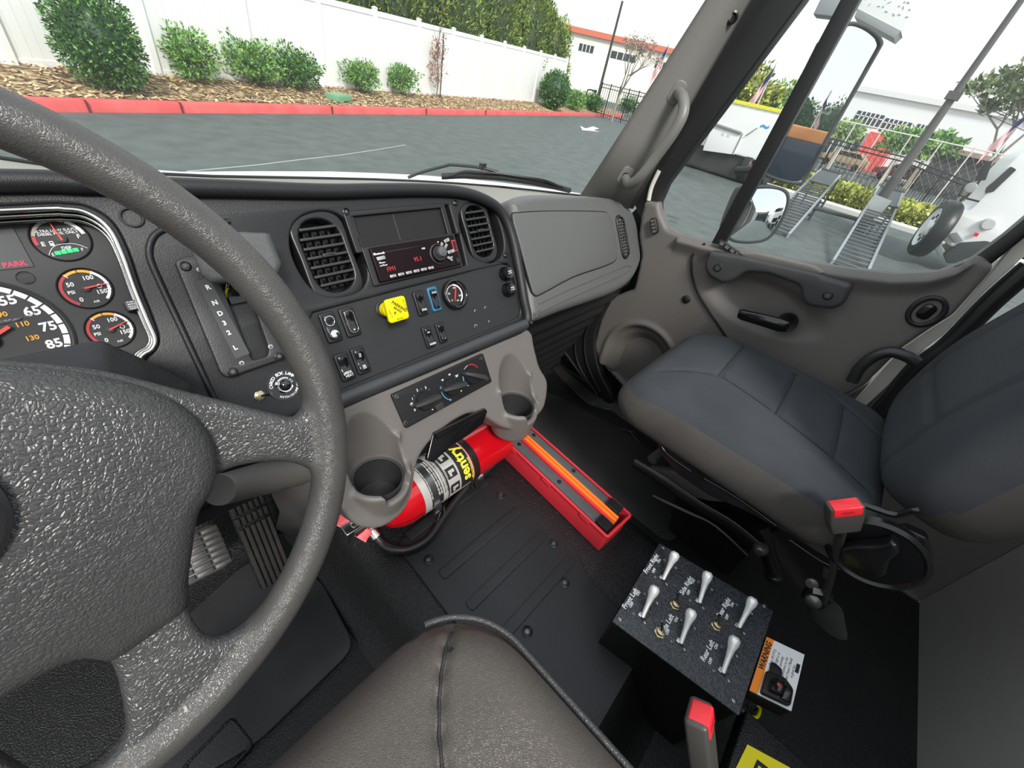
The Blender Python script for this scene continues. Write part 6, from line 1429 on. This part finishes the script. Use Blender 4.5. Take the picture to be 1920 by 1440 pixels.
# trees beyond
def crown_tree(name, label, px, py_base, py_top, dist, rx, n, size, mats, lump=.2, tr=True, ch=.62):
    t = far(px, py_top, dist); bs = Vector((t.x, t.y, G)); H_ = t.z-G; r = thing(name, bs, label, 'tree'); ch = H_*ch
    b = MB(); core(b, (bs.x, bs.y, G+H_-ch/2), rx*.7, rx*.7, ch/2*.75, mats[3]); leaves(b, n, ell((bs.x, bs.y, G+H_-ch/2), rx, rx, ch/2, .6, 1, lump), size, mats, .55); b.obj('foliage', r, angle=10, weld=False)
    b = MB(); b.tube([bs, bs+Vector((.1, 0, H_*.5))], [.16, .10], TRKP, 8); b.obj('trunk', r); return r
random.seed(9)
crown_tree('street_tree', 'yellow-green round tree above the white refuse truck, front part of the side window', 1418, 0, 130, 60, 3.0, 1500, .55, YLW, lump=.35)
crown_tree('street_tree', 'green tree right of the flag above the refuse truck', 1472, 0, 155, 62, 3.0, 1100, .55, PAL, lump=.35)
crown_tree('street_tree', 'small green tree in front of the white office, right of the mirror', 1603, 0, 226, 45, 1.15, 600, .30, PAL, ch=.42)
crown_tree('street_tree', 'larger green tree in the middle of the white office, left of the pole', 1716, 0, 246, 45, 1.75, 1300, .34, LGT, lump=.4, ch=.40)
crown_tree('street_tree', 'green tree right of the dark pole in front of the office', 1772, 0, 246, 46, 1.4, 800, .34, LGT, lump=.4, ch=.40)
p = far(1838, 332, 34); bare_tree('spreading olive-green tree with visible branches at the right of the side window', (p.x, p.y, G+.3), 6.6, 1.15, 44, mat('bark_grey', (.22, .19, .16), .9), leaf_mats('leaf_olive', [(.16, .22, .10), (.24, .30, .15), (.32, .38, .20), (.08, .11, .05)]), 2600, name='spreading_tree', lsize=.34)
# office building
bx_ = 62.0; OF = Frame((bx_, 0, 0), (0, -1, 0), (-1, 0, 0)); OB = thing('office_building', (bx_+6, 0, G), 'white two-storey office with dark window bands and a red entrance wall', 'building')
def op(x, y, h=0): return OF.px(x, y, h)
ul = op(1545, 165)[0]
b = MB(); b.fbox(OF, -14.5, 30, G, 4.25, -14, 0, HW); b.fbox(OF, -14.8, 30.3, 4.25, 4.7, -14.3, .3, mat('parapet', (.78, .78, .78), .6)); b.obj('wall', OB)
for (x0, ya), (x1, yb), nn_ in (((1610, 207), (1655, 225), 6), ((1662, 221), (1706, 239), 6), ((1722, 232), (1745, 245), 4), ((1770, 252), (1816, 262), 6)):
    a = op(x0, ya); c = op(x1, yb); v1 = max(a[1], c[1]); v0 = v1-1.15; b = MB(); b.fbox(OF, a[0], c[0], v0, v1, 0, .05, MATS['window_dark']); wv = b.obj('window', OB)
    b = MB()
    for k in range(1, nn_): b.fbox(OF, a[0]+(c[0]-a[0])*k/nn_-.05, a[0]+(c[0]-a[0])*k/nn_+.05, v0, v1, .05, .1, HW)
    b.fbox(OF, a[0], c[0], v0+.75, v0+.83, .05, .1, HW); b.obj('mullion', wv)
a = op(1632, 250); c = op(1662, 238); b = MB(); b.fbox(OF, a[0], a[0]+2.6, G, 1.3, 0, .8, mat('sign_red', (.80, .10, .09), .5)); b.fbox(OF, a[0]+2.6, a[0]+8.5, .75, 1.25, 0, .5, MATS['sign_red']); b.obj('entrance_wall', OB)
b = MB(); b.fbox(OF, a[0]-4.0, a[0]-.3, G, .9, 0, .1, MATS['window_dark']); 
for k in range(6): b.fbox(OF, a[0]-4.0+.62*k-.04, a[0]-4.0+.62*k+.04, G, .9, .1, .16, HW)
b.obj('glass_entrance', OB)
# dark low building right
OF2 = Frame((48, 0, 0), (0, -1, 0), (-1, 0, 0)); a = OF2.px(1762, 282); b = MB(); b.fbox(OF2, a[0], a[0]+9, G, a[1], -6, 0, mat('dark_shed', (.06, .06, .065), .7)); b.fbox(OF2, a[0]-.3, a[0]+9.3, a[1], a[1]+.3, -6.3, .4, mat('shed_roof', (.35, .25, .22), .7)); tag(b.obj('low_building'), 'dark low building under the spreading tree beyond the chain-link fence', 'building')
# cars and overhead lines beyond the iron fence
def parked_car(label, c, L, m, yaw):
    r = thing('parked_car', c, label, 'car'); f = Frame(c, (math.cos(yaw), math.sin(yaw), 0), ZU); b = MB()
    b.plate([[(-L/2, .35), (L/2, .35), (L/2, .75), (L*.30, .92), (L*.14, 1.35), (-L*.28, 1.38), (-L*.46, .95), (-L/2, .9)]], Frame(c, f.u, Vector((f.v.x, f.v.y, 0))*-1), -.85, .85, m, bev=.08); b.obj('body', r)
    b = MB(); b.plate([[(-L*.36, .96), (L*.24, .96), (L*.12, 1.27), (-L*.26, 1.3)]], Frame(c, f.u, Vector((f.v.x, f.v.y, 0))*-1), -.87, .87, GLOSSBLK); b.obj('windows', r)
    for u in (-L*.31, L*.31):
        for v in (-.75, .75): b = MB(); b.lathe([(.2, -.1), (.33, -.09), (.33, .09), (.2, .1)], Frame(f.at(u, v, .33), f.u, f.v), RUBS, 20); b.obj('wheel', r)
parked_car('dark red car parked beyond the iron fence, right one', Vector((52, .9, G+.05)), 4.2, mat('car_red', (.16, .03, .03), .3), math.pi/2)
parked_car('tan car parked beyond the iron fence, middle one', Vector((53, 5.6, G+.05)), 4.0, mat('car_tan', (.35, .26, .16), .3), math.pi/2)
parked_car('grey car parked beyond the iron fence, left one', Vector((52.5, 10.2, G+.05)), 4.2, mat('car_grey', (.12, .13, .14), .3), math.pi/2)
b = MB(); A = atx(1828, 205, 30); Bq = atx(1960, 262, 30); b.tube([A-(Bq-A)*.0, Bq], .012, RUBS, 4); tag(b.obj('power_line'), 'lower of two thin overhead lines across the tree at the right', 'cable')
b = MB(); A = atx(1852, 198, 30); Bq = atx(1960, 245, 30); b.tube([A, Bq], .012, RUBS, 4); tag(b.obj('power_line'), 'upper of two thin overhead lines across the tree at the right', 'cable')
# hills
b = MB(); P = []
for j in range(6):
    row = []
    for k in range(60):
        a = math.radians(20+k*2.4); d = 420+60*j; z = G+ (10+13*abs(math.sin(k*.21+.4))+4*math.sin(k*.9))*math.sin(math.pi*j/6 if j else 0.02); row.append((math.sin(a)*d, math.cos(a)*d, z))
    P.append(row)
b.grid(P, mat('hill_green', (.55, .60, .42), .9, mott=(.02, (.70, .68, .55), .8))); struct(b.obj('hills'))
# chain link fence with pale posts
r = thing('chain_link_fence', far(1650, 300, 33), 'pale chain-link fence with thin posts between the iron fence and the office', 'fence'); CL = Frame((33, 0, 0), (0, -1, 0), (-1, 0, 0)); PG = mat('galvanized', (.62, .60, .55), .5)
for k in range(14):
    u = -8+1.35*k; b = MB(); b.cyl(CL.at(u, G), CL.at(u, .95), .035, PG, n=6); b.obj('fence_post', r)
b = MB(); b.cyl(CL.at(-8, .9), CL.at(9.6, .9), .03, PG, n=6)
for k in range(46):
    for s_ in (-1, 1): 
        u0 = -8+.38*k; u1 = u0+s_*2.9
        if -8 <= u1 <= 9.6: b.tube([CL.at(u0, G), CL.at(u1, .9)], .0022, PG, 3, cap=False)
b.obj('mesh_panel', r)
# iron road fence
IF = Frame((24, 0, 0), (0, -1, 0), (-1, 0, 0))
iron_fence('iron_fence', 'black iron picket fence running across the side window behind the ramps', [(24, 7.5, G+.6), (24, 4.5, G+.6), (24, .6, G+.55), (24, -1.4, G+.3), (24, -5.0, G+.1)], lambda t: 1.42+.0*t, 0, 84, IRON, 14)
# road, verge and kerb
b = MB(); b.box((31, -12, G+.02), (11, 44, .05), mat('road_pale', (.34, .35, .35), .9)); struct(b.obj('road'))
b = MB(); b.box((20.3, -8, G+.06), (.9, 32, .14), mat('kerb_concrete', (.62, .61, .57), .8)); struct(b.obj('trim_4'))
random.seed(17); VG = thing('hedge', (22.4, 0, G), 'low yellow-green hedge along the foot of the black iron fence', 'hedge')
b = MB(); b.box((22.5, .5, G+.20), (1.9, 15, .34), YLW[2])
leaves(b, 4500, lambda: (Vector((21.15+.25*random.random(), -7+15*random.random(), G+.05+.40*random.random())), Vector((-1, 0, .4))), .20, YLW, .5)
leaves(b, 9000, lambda: (Vector((21.1+2.6*random.random(), -7+15*random.random(), G+.38+.22*random.random())), Vector((-.3, 0, 1))), .22, YLW, .5); b.obj('foliage', VG, angle=10, weld=False)
# loading ramps
def ramp(label, base, top, yo, W=.62):
    base = Vector(base); top = Vector(top); r = thing('truck_ramp', base, label, 'ramp', 'steel truck ramps'); ax_ = (top-base); fl_ = Vector((ax_.x, ax_.y, 0)).normalized(); sd = Vector((-fl_.y, fl_.x, 0))
    ST = mat('ramp_steel', (.32, .35, .38), .35, metal=.3); SD = mat('ramp_dark', (.05, .055, .06), .5)
    for s_ in (-1, 1):
        b = MB(); q = [base+sd*(s_*W/2), base.lerp(top, .72)+sd*(s_*W/2)+Vector((0, 0, .05)), top+sd*(s_*W/2)]
        for a, c in zip(q, q[1:]):
            b.poly([a, c, c+Vector((0, 0, .10)), a+Vector((0, 0, .10)), a+sd*.05, c+sd*.05, c+sd*.05+Vector((0, 0, .10)), a+sd*.05+Vector((0, 0, .10))], [(0, 1, 2, 3), (4, 5, 6, 7), (0, 1, 5, 4), (2, 3, 7, 6), (1, 2, 6, 5), (0, 3, 7, 4)], ST)
        b.obj('side_rail', r)
    for k in range(19):
        b = MB(); c = base.lerp(top, (k+.5)/19*.72)+Vector((0, 0, .06)); b.box(c, (.09, W, .035), mat('rung_steel', (.13, .14, .15), .4, metal=.3), Matrix.Rotation(math.atan2(fl_.y, fl_.x), 4, 'Z')); b.obj('rung', r)
    b = MB(); a, c = base.lerp(top, .73)+Vector((0, 0, .12)), top+Vector((0, 0, .10)); b.poly([a-sd*W/2, a+sd*W/2, c+sd*W/2, c-sd*W/2, a-sd*W/2-Vector((0, 0, .04)), a+sd*W/2-Vector((0, 0, .04)), c+sd*W/2-Vector((0, 0, .04)), c-sd*W/2-Vector((0, 0, .04))], [(0, 1, 2, 3), (4, 5, 6, 7), (0, 1, 5, 4), (2, 3, 7, 6), (1, 2, 6, 5), (0, 3, 7, 4)], SD); b.obj('deck', r)
    for t, s_ in ((.55, -1), (.55, 1), (.97, -1), (.97, 1)):
        b = MB(); p = base.lerp(top, t)+sd*(s_*W/2); b.box((p.x, p.y, (G+p.z)/2), (.06, .06, p.z-G), SD); b.obj('leg', r)
    b = MB()
    for t in (.55, .97): p = base.lerp(top, t); b.tube([p-sd*W/2+Vector((0, 0, (G-p.z)*.75)), p+sd*W/2+Vector((0, 0, (G-p.z)*.75))], .03, SD, 6)
    b.tube([top-sd*W/2+Vector((0, 0, .1)), top+sd*W/2+Vector((0, 0, .1))], .04, SD, 6); b.obj('cross_brace', r); return r
ra = atz(1448, 440, G); rb_ = atz(1556, 328, -.95)
ramp('left one of two steel truck ramps, its foot behind the lower mirror', (ra.x+.2, ra.y, G), rb_, 0)
ra = atz(1598, 498, G); rb_ = atz(1668, 362, -.95)
ramp('right one of two steel truck ramps, its foot at the window sill', (ra.x-.6, ra.y, G), rb_, 0)
b = MB(); p0_ = atz(1520, 388, G+.35); p1_ = atz(1640, 420, G+.35); b.tube([p0_, p1_], .05, MATS['ramp_dark'], 6)
for p in (p0_, p1_): b.cyl(p, (p.x, p.y, G), .04, MATS['ramp_dark'], n=6)
tag(b.obj('connecting_bar'), 'dark low bar joining the two steel ramps', 'bar')
b = MB(); q = atx(1642, 388, 15.2); b.box(q, (.06, .42, .48), mat('board_grey', (.42, .45, .45), .6), Matrix.Rotation(.1, 4, 'X')); b.cyl((q.x, q.y, q.z-.3), (q.x, q.y, G), .03, SMt, n=6); tag(b.obj('grey_board'), 'pale grey board leaning left of the right ramp top', 'board')
# gate arm pole
A = atz(1660, 360, -.75); A = atx(1663, 358, 16.0); Bp = atx(1850, 100, 16.0); Cp = atx(1925, -14, 16.0); Mp = atx(1788, 180, 16.0)
GPm = mat('pole_grey', (.085, .08, .078), .45)
gpole = thing('signal_pole', (A.x, A.y, G), 'tall dark grey pole crossing the side window from the right ramp to the top edge', 'pole')
b = MB(); b.cyl((A.x, A.y, G), Mp, .15, GPm, r1=.085, n=12); b.obj('lower_tube', gpole); b = MB(); b.cyl(Mp, Cp+(Cp-Mp)*.3, .075, GPm, r1=.06, n=12); b.obj('upper_tube', gpole)
b = MB(); b.box(Mp, (.28, .28, .16), GPm); b.obj('joint_collar', gpole)
# hanging sign cabinet at the top of the window
SN = Frame((14, 0, 0), (0, -1, 0), (-1, 0, 0)); sg = thing('hanging_sign', SN.at(-2.3, 2.6), 'white sign cabinet with grey lower edge hanging above the mirrors', 'sign')
b = MB(); so = [SN.px(*q) for q in ((1560, -60), (1760, -80), (1727, 0), (1690, 60), (1607, 18))]; b.plate([so], SN, -.7, 0, PAINTW, bev=.01); b.obj('cabinet', sg)
b = MB(); b.plate([[SN.px(*q) for q in ((1608, 16), (1690, 58), (1676, 72), (1602, 32))]], SN, -.7, .02, mat('sign_edge', (.30, .32, .32), .5), bev=.005); b.obj('bottom_edge', sg)
b = MB(); random.seed(8)
for r0_ in range(3):
    for k in range(8):
        u, v = SN.px(1625+11*k+3*r0_, 2+4.5*k-14*r0_, .01); b.fbox(SN.off(u+random.uniform(-.05, .05), v+random.uniform(-.04, .04), 0, random.uniform(-1.2, 1.2)), -random.uniform(.01, .04), .02, -.005, .005, .0, .012, mat('sign_script', (.35, .35, .35), .6))
b.obj('script_marks', sg)
b = MB(); q = atx(1556, 15, 9.0); b.box(q, (.25, .3, .22), mat('lamp_grey', (.28, .30, .31), .5)); b.tube([q, q+Vector((.1, -.2, -.15)), q+Vector((.1, -.1, .6))], .05, MATS['lamp_grey'], 8); tag(b.obj('floodlight', bevel=.02), 'grey floodlight at the top edge left of the window divider', 'lamp')
# white truck at the right
RT = thing('white_truck', (15.5, -1.8, G), 'white truck cab with black mirrors at the right edge of the side window', 'truck'); RFm = Frame((14.0, 0, 0), (0, -1, 0), (-1, 0, 0)); RP = lambda l, h=0: [RFm.px(x, y, h) for x, y in l]
b = MB(); b.plate([rpoly(RP([(1905, 292), (1868, 330), (1845, 365), (1815, 395), (1783, 392), (1766, 412), (1758, 440), (1780, 462), (1830, 478), (1960, 470), (2060, 330), (2000, 260)]), .08, 3)], RFm, -2.4, 0, PAINTW, bev=.05); b.obj('cab_body', RT)
b = MB(); b.plate([rpoly(RP([(1895, 312), (1850, 352), (1846, 362), (1862, 360), (1906, 318)], .02), .02, 2)], RFm, -.1, .03, GLOSSBLK); b.obj('windshield_edge', RT)
for u_, q in ((0, (1745, 428)),):
    c = RFm.w(*q, .1); f = Frame(c, (0, 0, 1), (-.16, .98, 0)); b = MB(); b.lathe([(.42, -.24), (.58, -.22), (.625, -.15), (.625, .02), (.58, .08), (.44, .09), (.42, .05)], f, RUBS, 36, cap=False); wh = b.obj('wheel', RT)
    b = MB(); b.lathe([(.43, .04), (.42, .09), (.34, .03), (.18, .02), (.16, .12), (.0001, .13)], f, PAINTW, 30); rm = b.obj('rim', wh)
    b = MB()
    for k in range(8): a = k*math.pi/4; b.lathe([(.045, .03), (.045, .06), (.0001, .06)], f.off(.26*math.cos(a), .26*math.sin(a)), RUBS, 10)
    b.obj('hand_hole', rm)
b = MB()
for l in ([(1800, 378), (1830, 350)], [(1838, 338), (1812, 370), (1798, 366), (1806, 350), (1826, 344)], [(1812, 372), (1836, 378)]): b.tube([RFm.w(x, y, .35) for x, y in l], .018, IRON, 6)
b.obj('mirror_arm', RT)
b = MB(); b.plate([rpoly(RP([(1826, 340), (1846, 305), (1862, 300), (1848, 338)], .4), .02, 2)], RFm, .36, .42, IRON, bev=.01); b.obj('mirror_head', RT, bevel=.005); b = MB(); b.plate([circle(.10)], RFm.off(*RFm.px(1820, 352, .4)), .36, .44, mat('mirror_back', (.30, .32, .32), .3), bev=.02); b.obj('round_mirror', RT)
b = MB(); b.plate([rpoly(RP([(1778, 440), (1795, 436), (1806, 450), (1790, 456)], .1), .02, 2)], RFm, .0, .25, mat('step_grey', (.20, .21, .22), .4), bev=.01); b.plate([rpoly(RP([(1745, 458), (1760, 452), (1772, 470), (1760, 478)], .1), .02, 2)], RFm, .0, .25, MATS['step_grey'], bev=.01); b.obj('step', RT)
b = MB(); b.plate([rpoly(RP([(1768, 478), (1800, 455), (1850, 452), (1880, 462), (1860, 480), (1800, 494), (1775, 494)], .05), .03, 2)], RFm, -1.5, .05, mat('chassis_dark', (.04, .045, .05), .5), bev=.02); b.obj('chassis', RT)
b = MB(); b.lathe([(.10, 0), (.13, .05), (.10, .1), (.0001, .1)], RFm.off(*RFm.px(1853, 420, .0)), mat('fuel_cap', (.55, .55, .55), .3), 18); b.box(RFm.w(1830, 440, .05), (.04, .07, .07), REDB); b.obj('filler_cap', RT)
# second vehicle standing far right on the street
# ================================================================ OUR TRUCK'S MIRRORS, WIPER AND HOOD
MR = Vector((1.6, .30, .04)); nM = Vector((-.62, -.78, .0)).normalized()
MF = Frame(MR, Vector((0, 0, 1)).cross(nM), nM)
mo_ = [(1578, 48), (1600, 40), (1632, 52), (1655, 76), (1640, 110), (1560, 250), (1512, 335), (1495, 347), (1465, 342), (1432, 330), (1428, 318), (1470, 245), (1540, 120), (1560, 70)]
mp = [MF.px(*q) for q in mo_]
mr = thing('side_mirror', MR, 'tall rounded side mirror outside the passenger window, behind the divider', 'mirror')
b = MB(); s_ = smooth(mp, 3); b.plate([s_], MF, -.045, -.004, mat('mirror_shell', (.05, .05, .052), .45), bev=.018); cm = sum((Vector((p[0], p[1])) for p in s_), Vector((0, 0)))/len(s_)
def shrink(l, c, k): return [c+(Vector((p[0], p[1]))-c)*k if not isinstance(k, tuple) else c+Vector(((p[0]-c.x)*k[0], (p[1]-c.y)*k[1])) for p in l]
b.plate([s_, shrink(s_, cm, (.90, .955))], MF, -.01, .004, MATS['mirror_shell'], bev=.003); b.obj('mirror_housing', mr, angle=50)
b = MB(); b.plate([shrink(s_, cm, (.905, .958))], MF, -.006, -.002, MIRROR); b.obj('mirror_glass', mr)
b = MB(); q = MF.at(cm.x, min(p[1] for p in mp)+.03, -.045); b.tube([q, q+Vector((.01, .03, -.03)), q+Vector((.0, .04, -.09))], .012, RUBS, 10); b.obj('support_arm', mr)
# convex mirror
CR = Vector((1.52, .30, -.25)); nC = Vector((-.62, -.78, .06)).normalized(); CFm = Frame(CR, Vector((0, 0, 1)).cross(nC), nC)
cp_ = [(1400, 352), (1440, 348), (1470, 353), (1481, 366), (1478, 390), (1462, 425), (1440, 450), (1410, 457), (1378, 455), (1362, 445), (1362, 428), (1375, 392), (1388, 364)]
cs = smooth([CFm.px(*q) for q in cp_], 3); cc_ = sum((Vector((p[0], p[1])) for p in cs), Vector((0, 0)))/len(cs)
cv = thing('convex_mirror', CR, 'smaller convex mirror with a silver edge below the tall side mirror', 'mirror')
b = MB(); b.plate([cs], CFm, -.05, -.006, MATS['mirror_shell'], bev=.02); b.plate([cs, shrink(cs, cc_, .90)], CFm, -.012, .002, mat('mirror_rim', (.10, .105, .11), .3), bev=.003); b.obj('mirror_housing', cv, angle=50)
b = MB(); rg = []
for k in (.905, .75, .55, .35, .15): rg.append([CFm.at(p.x, p.y, -.004+.022*(1-k*k)) for p in shrink(cs, cc_, k)])
b.loft(rg, MIRROR); b.obj('mirror_glass', cv, angle=80)
b = MB(); q = CFm.at(cc_.x, max(p[1] for p in cs)-.01, -.03); b.tube([q, q+Vector((.0, .03, .04)), q+Vector((.02, .10, .02))], .012, RUBS, 10); b.obj('support_arm', cv)
bt_ = thing('mirror_bracket', (1.30, .60, -.45), 'black bracket tube holding both outside mirrors', 'mirror bracket')
b = MB(); b.tube([(1.66, .385, .20), (1.665, .385, 0), (1.66, .38, -.32), (1.60, .40, -.40), (1.30, .52, -.47)], .011, RUBS, 10); b.obj('tube', bt_, angle=80)
# wiper
wp_ = thing('windshield_wiper', aty(960, 320, .86), 'black wiper resting low on the outside of the windshield', 'wiper')
def wy(x): return 1.01-.28*sstep(700, 1075, x)
b = MB(); arm_ = [(765, 333), (790, 323), (835, 311), (850, 309), (900, 314), (935, 323)]; b.tube([aty(x, y, wy(x)) for x, y in smooth(arm_, 4, False)], .006, RUBS, 8, ry=.004); b.box(aty(905, 312, wy(905)), (.018, .01, .016), RUBS); b.obj('wiper_arm', wp_, angle=80)
b = MB(); bl = [(828, 331), (870, 329), (930, 332), (990, 340), (1040, 350), (1069, 357)]; b.tube([aty(x, y, wy(x)) for x, y in smooth(bl, 4, False)], .0045, RUBS, 8, ry=.008); b.obj('blade', wp_, angle=80)
b = MB(); br_ = [(845, 330), (870, 322), (905, 324), (940, 326), (980, 332), (1020, 338), (1050, 350)]; b.tube([aty(x, y, wy(x)-.004) for x, y in smooth(br_, 4, False)], .0035, RUBS, 6); b.obj('blade_frame', wp_, angle=80)
# hood
b = MB(); hd = []
crest = [(-40, 292), (60, 300), (200, 312), (340, 322), (480, 321), (620, 321.5), (720, 325), (800, 329), (870, 335), (930, 341), (1000, 350), (1085, 362)]
for yy_, dz in ((1.03, -.035), (1.10, -.004), (1.22, 0.0), (1.5, -.11), (1.9, -.32), (2.3, -.60)):
    row = []
    for x, y in crest:
        c = aty(x, y, 1.22 if x < 850 else 1.08); row.append((c.x*(1 if yy_ < 1.3 else 1-.05*(yy_-1.2)), yy_ if x < 850 else yy_-.14, c.z+dz))
    hd.append(row)
b.grid(hd, PAINTW); o = b.obj('truck_hood', angle=80); tag(o, 'white hood of the truck, a thin strip beyond the dashboard', 'hood')
# things behind the truck, seen in its mirrors
NV = mat('navy_steel', (.02, .035, .06), .5); bk_ = thing('dump_trailer', (2.6, -13, G), 'navy blue trailer with an orange load seen in the tall side mirror', 'trailer')
b = MB(); b.box((2.6, -14.2, G+1.06), (4.4, 2.6, 1.5), NV); b.obj('trailer_box', bk_, bevel=.05); b = MB(); b.box((2.6, -14.2, G+1.96), (4.3, 2.5, .30), mat('orange_load', (.75, .24, .06), .7, mott=(2, (.85, .40, .15), .8))); b.obj('load', bk_, bevel=.05)
for x in (1.0, 4.3):
    b = MB(); b.lathe([(.3, -.15), (.5, -.12), (.5, .12), (.3, .15)], Frame((x, -12.75, G+.5), (1, 0, 0), (0, 1, 0)), RUBS, 24); b.obj('wheel', bk_)
b = MB(); b.box((2.1, -12.88, G+.8), (.22, .04, .08), REDB); b.obj('tail_lamp', bk_)
random.seed(31)
for k in range(5):
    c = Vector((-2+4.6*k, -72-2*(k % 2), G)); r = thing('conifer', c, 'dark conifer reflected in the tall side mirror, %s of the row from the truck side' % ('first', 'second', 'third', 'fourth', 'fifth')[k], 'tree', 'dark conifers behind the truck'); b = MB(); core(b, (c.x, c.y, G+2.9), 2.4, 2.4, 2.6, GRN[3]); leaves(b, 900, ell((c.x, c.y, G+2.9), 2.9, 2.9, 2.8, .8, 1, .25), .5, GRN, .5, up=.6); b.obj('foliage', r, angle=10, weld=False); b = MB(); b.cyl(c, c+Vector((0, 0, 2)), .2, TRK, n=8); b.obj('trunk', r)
us_flag('american flag seen in the tall side mirror, behind the truck', (3.6, -40, G), 4.6, 2.4, 6, (.4, .6, 0))
for k, (x, y) in enumerate(((6.2, -9.0), (9.2, -11.5))):
    r = thing('work_truck', (x, y, G), ('white work truck seen in the convex mirror, nearer one', 'white work truck seen in the convex mirror, farther one')[k], 'truck'); b = MB(); b.box((x, y, G+1.25), (2.0, 4.2, 1.1), PAINTW); b.box((x, y+.2, G+2.0), (1.8, 2.0, .8), PAINTW); b.obj('body', r, bevel=.12); b = MB(); b.box((x, y+1.21, G+2.05), (1.6, .05, .5), GLOSSBLK); b.box((x, y+2.12, G+1.1), (1.6, .05, .4), GLOSSBLK); b.obj('glazing', r)
    for sx in (-.9, .9):
        for sy in (-1.3, 1.3): b = MB(); b.lathe([(.2, -.12), (.4, -.1), (.4, .1), (.2, .12)], Frame((x+sx, y+sy, G+.4), (0, 1, 0), (1, 0, 0)), RUBS, 20); b.obj('wheel', r)
# ---------------------------------------------------------------- lift the whole place so that the parking lot is z = 0
for o in list(scene.objects):
    if o.parent is None and o is not cam: o.location.z += H
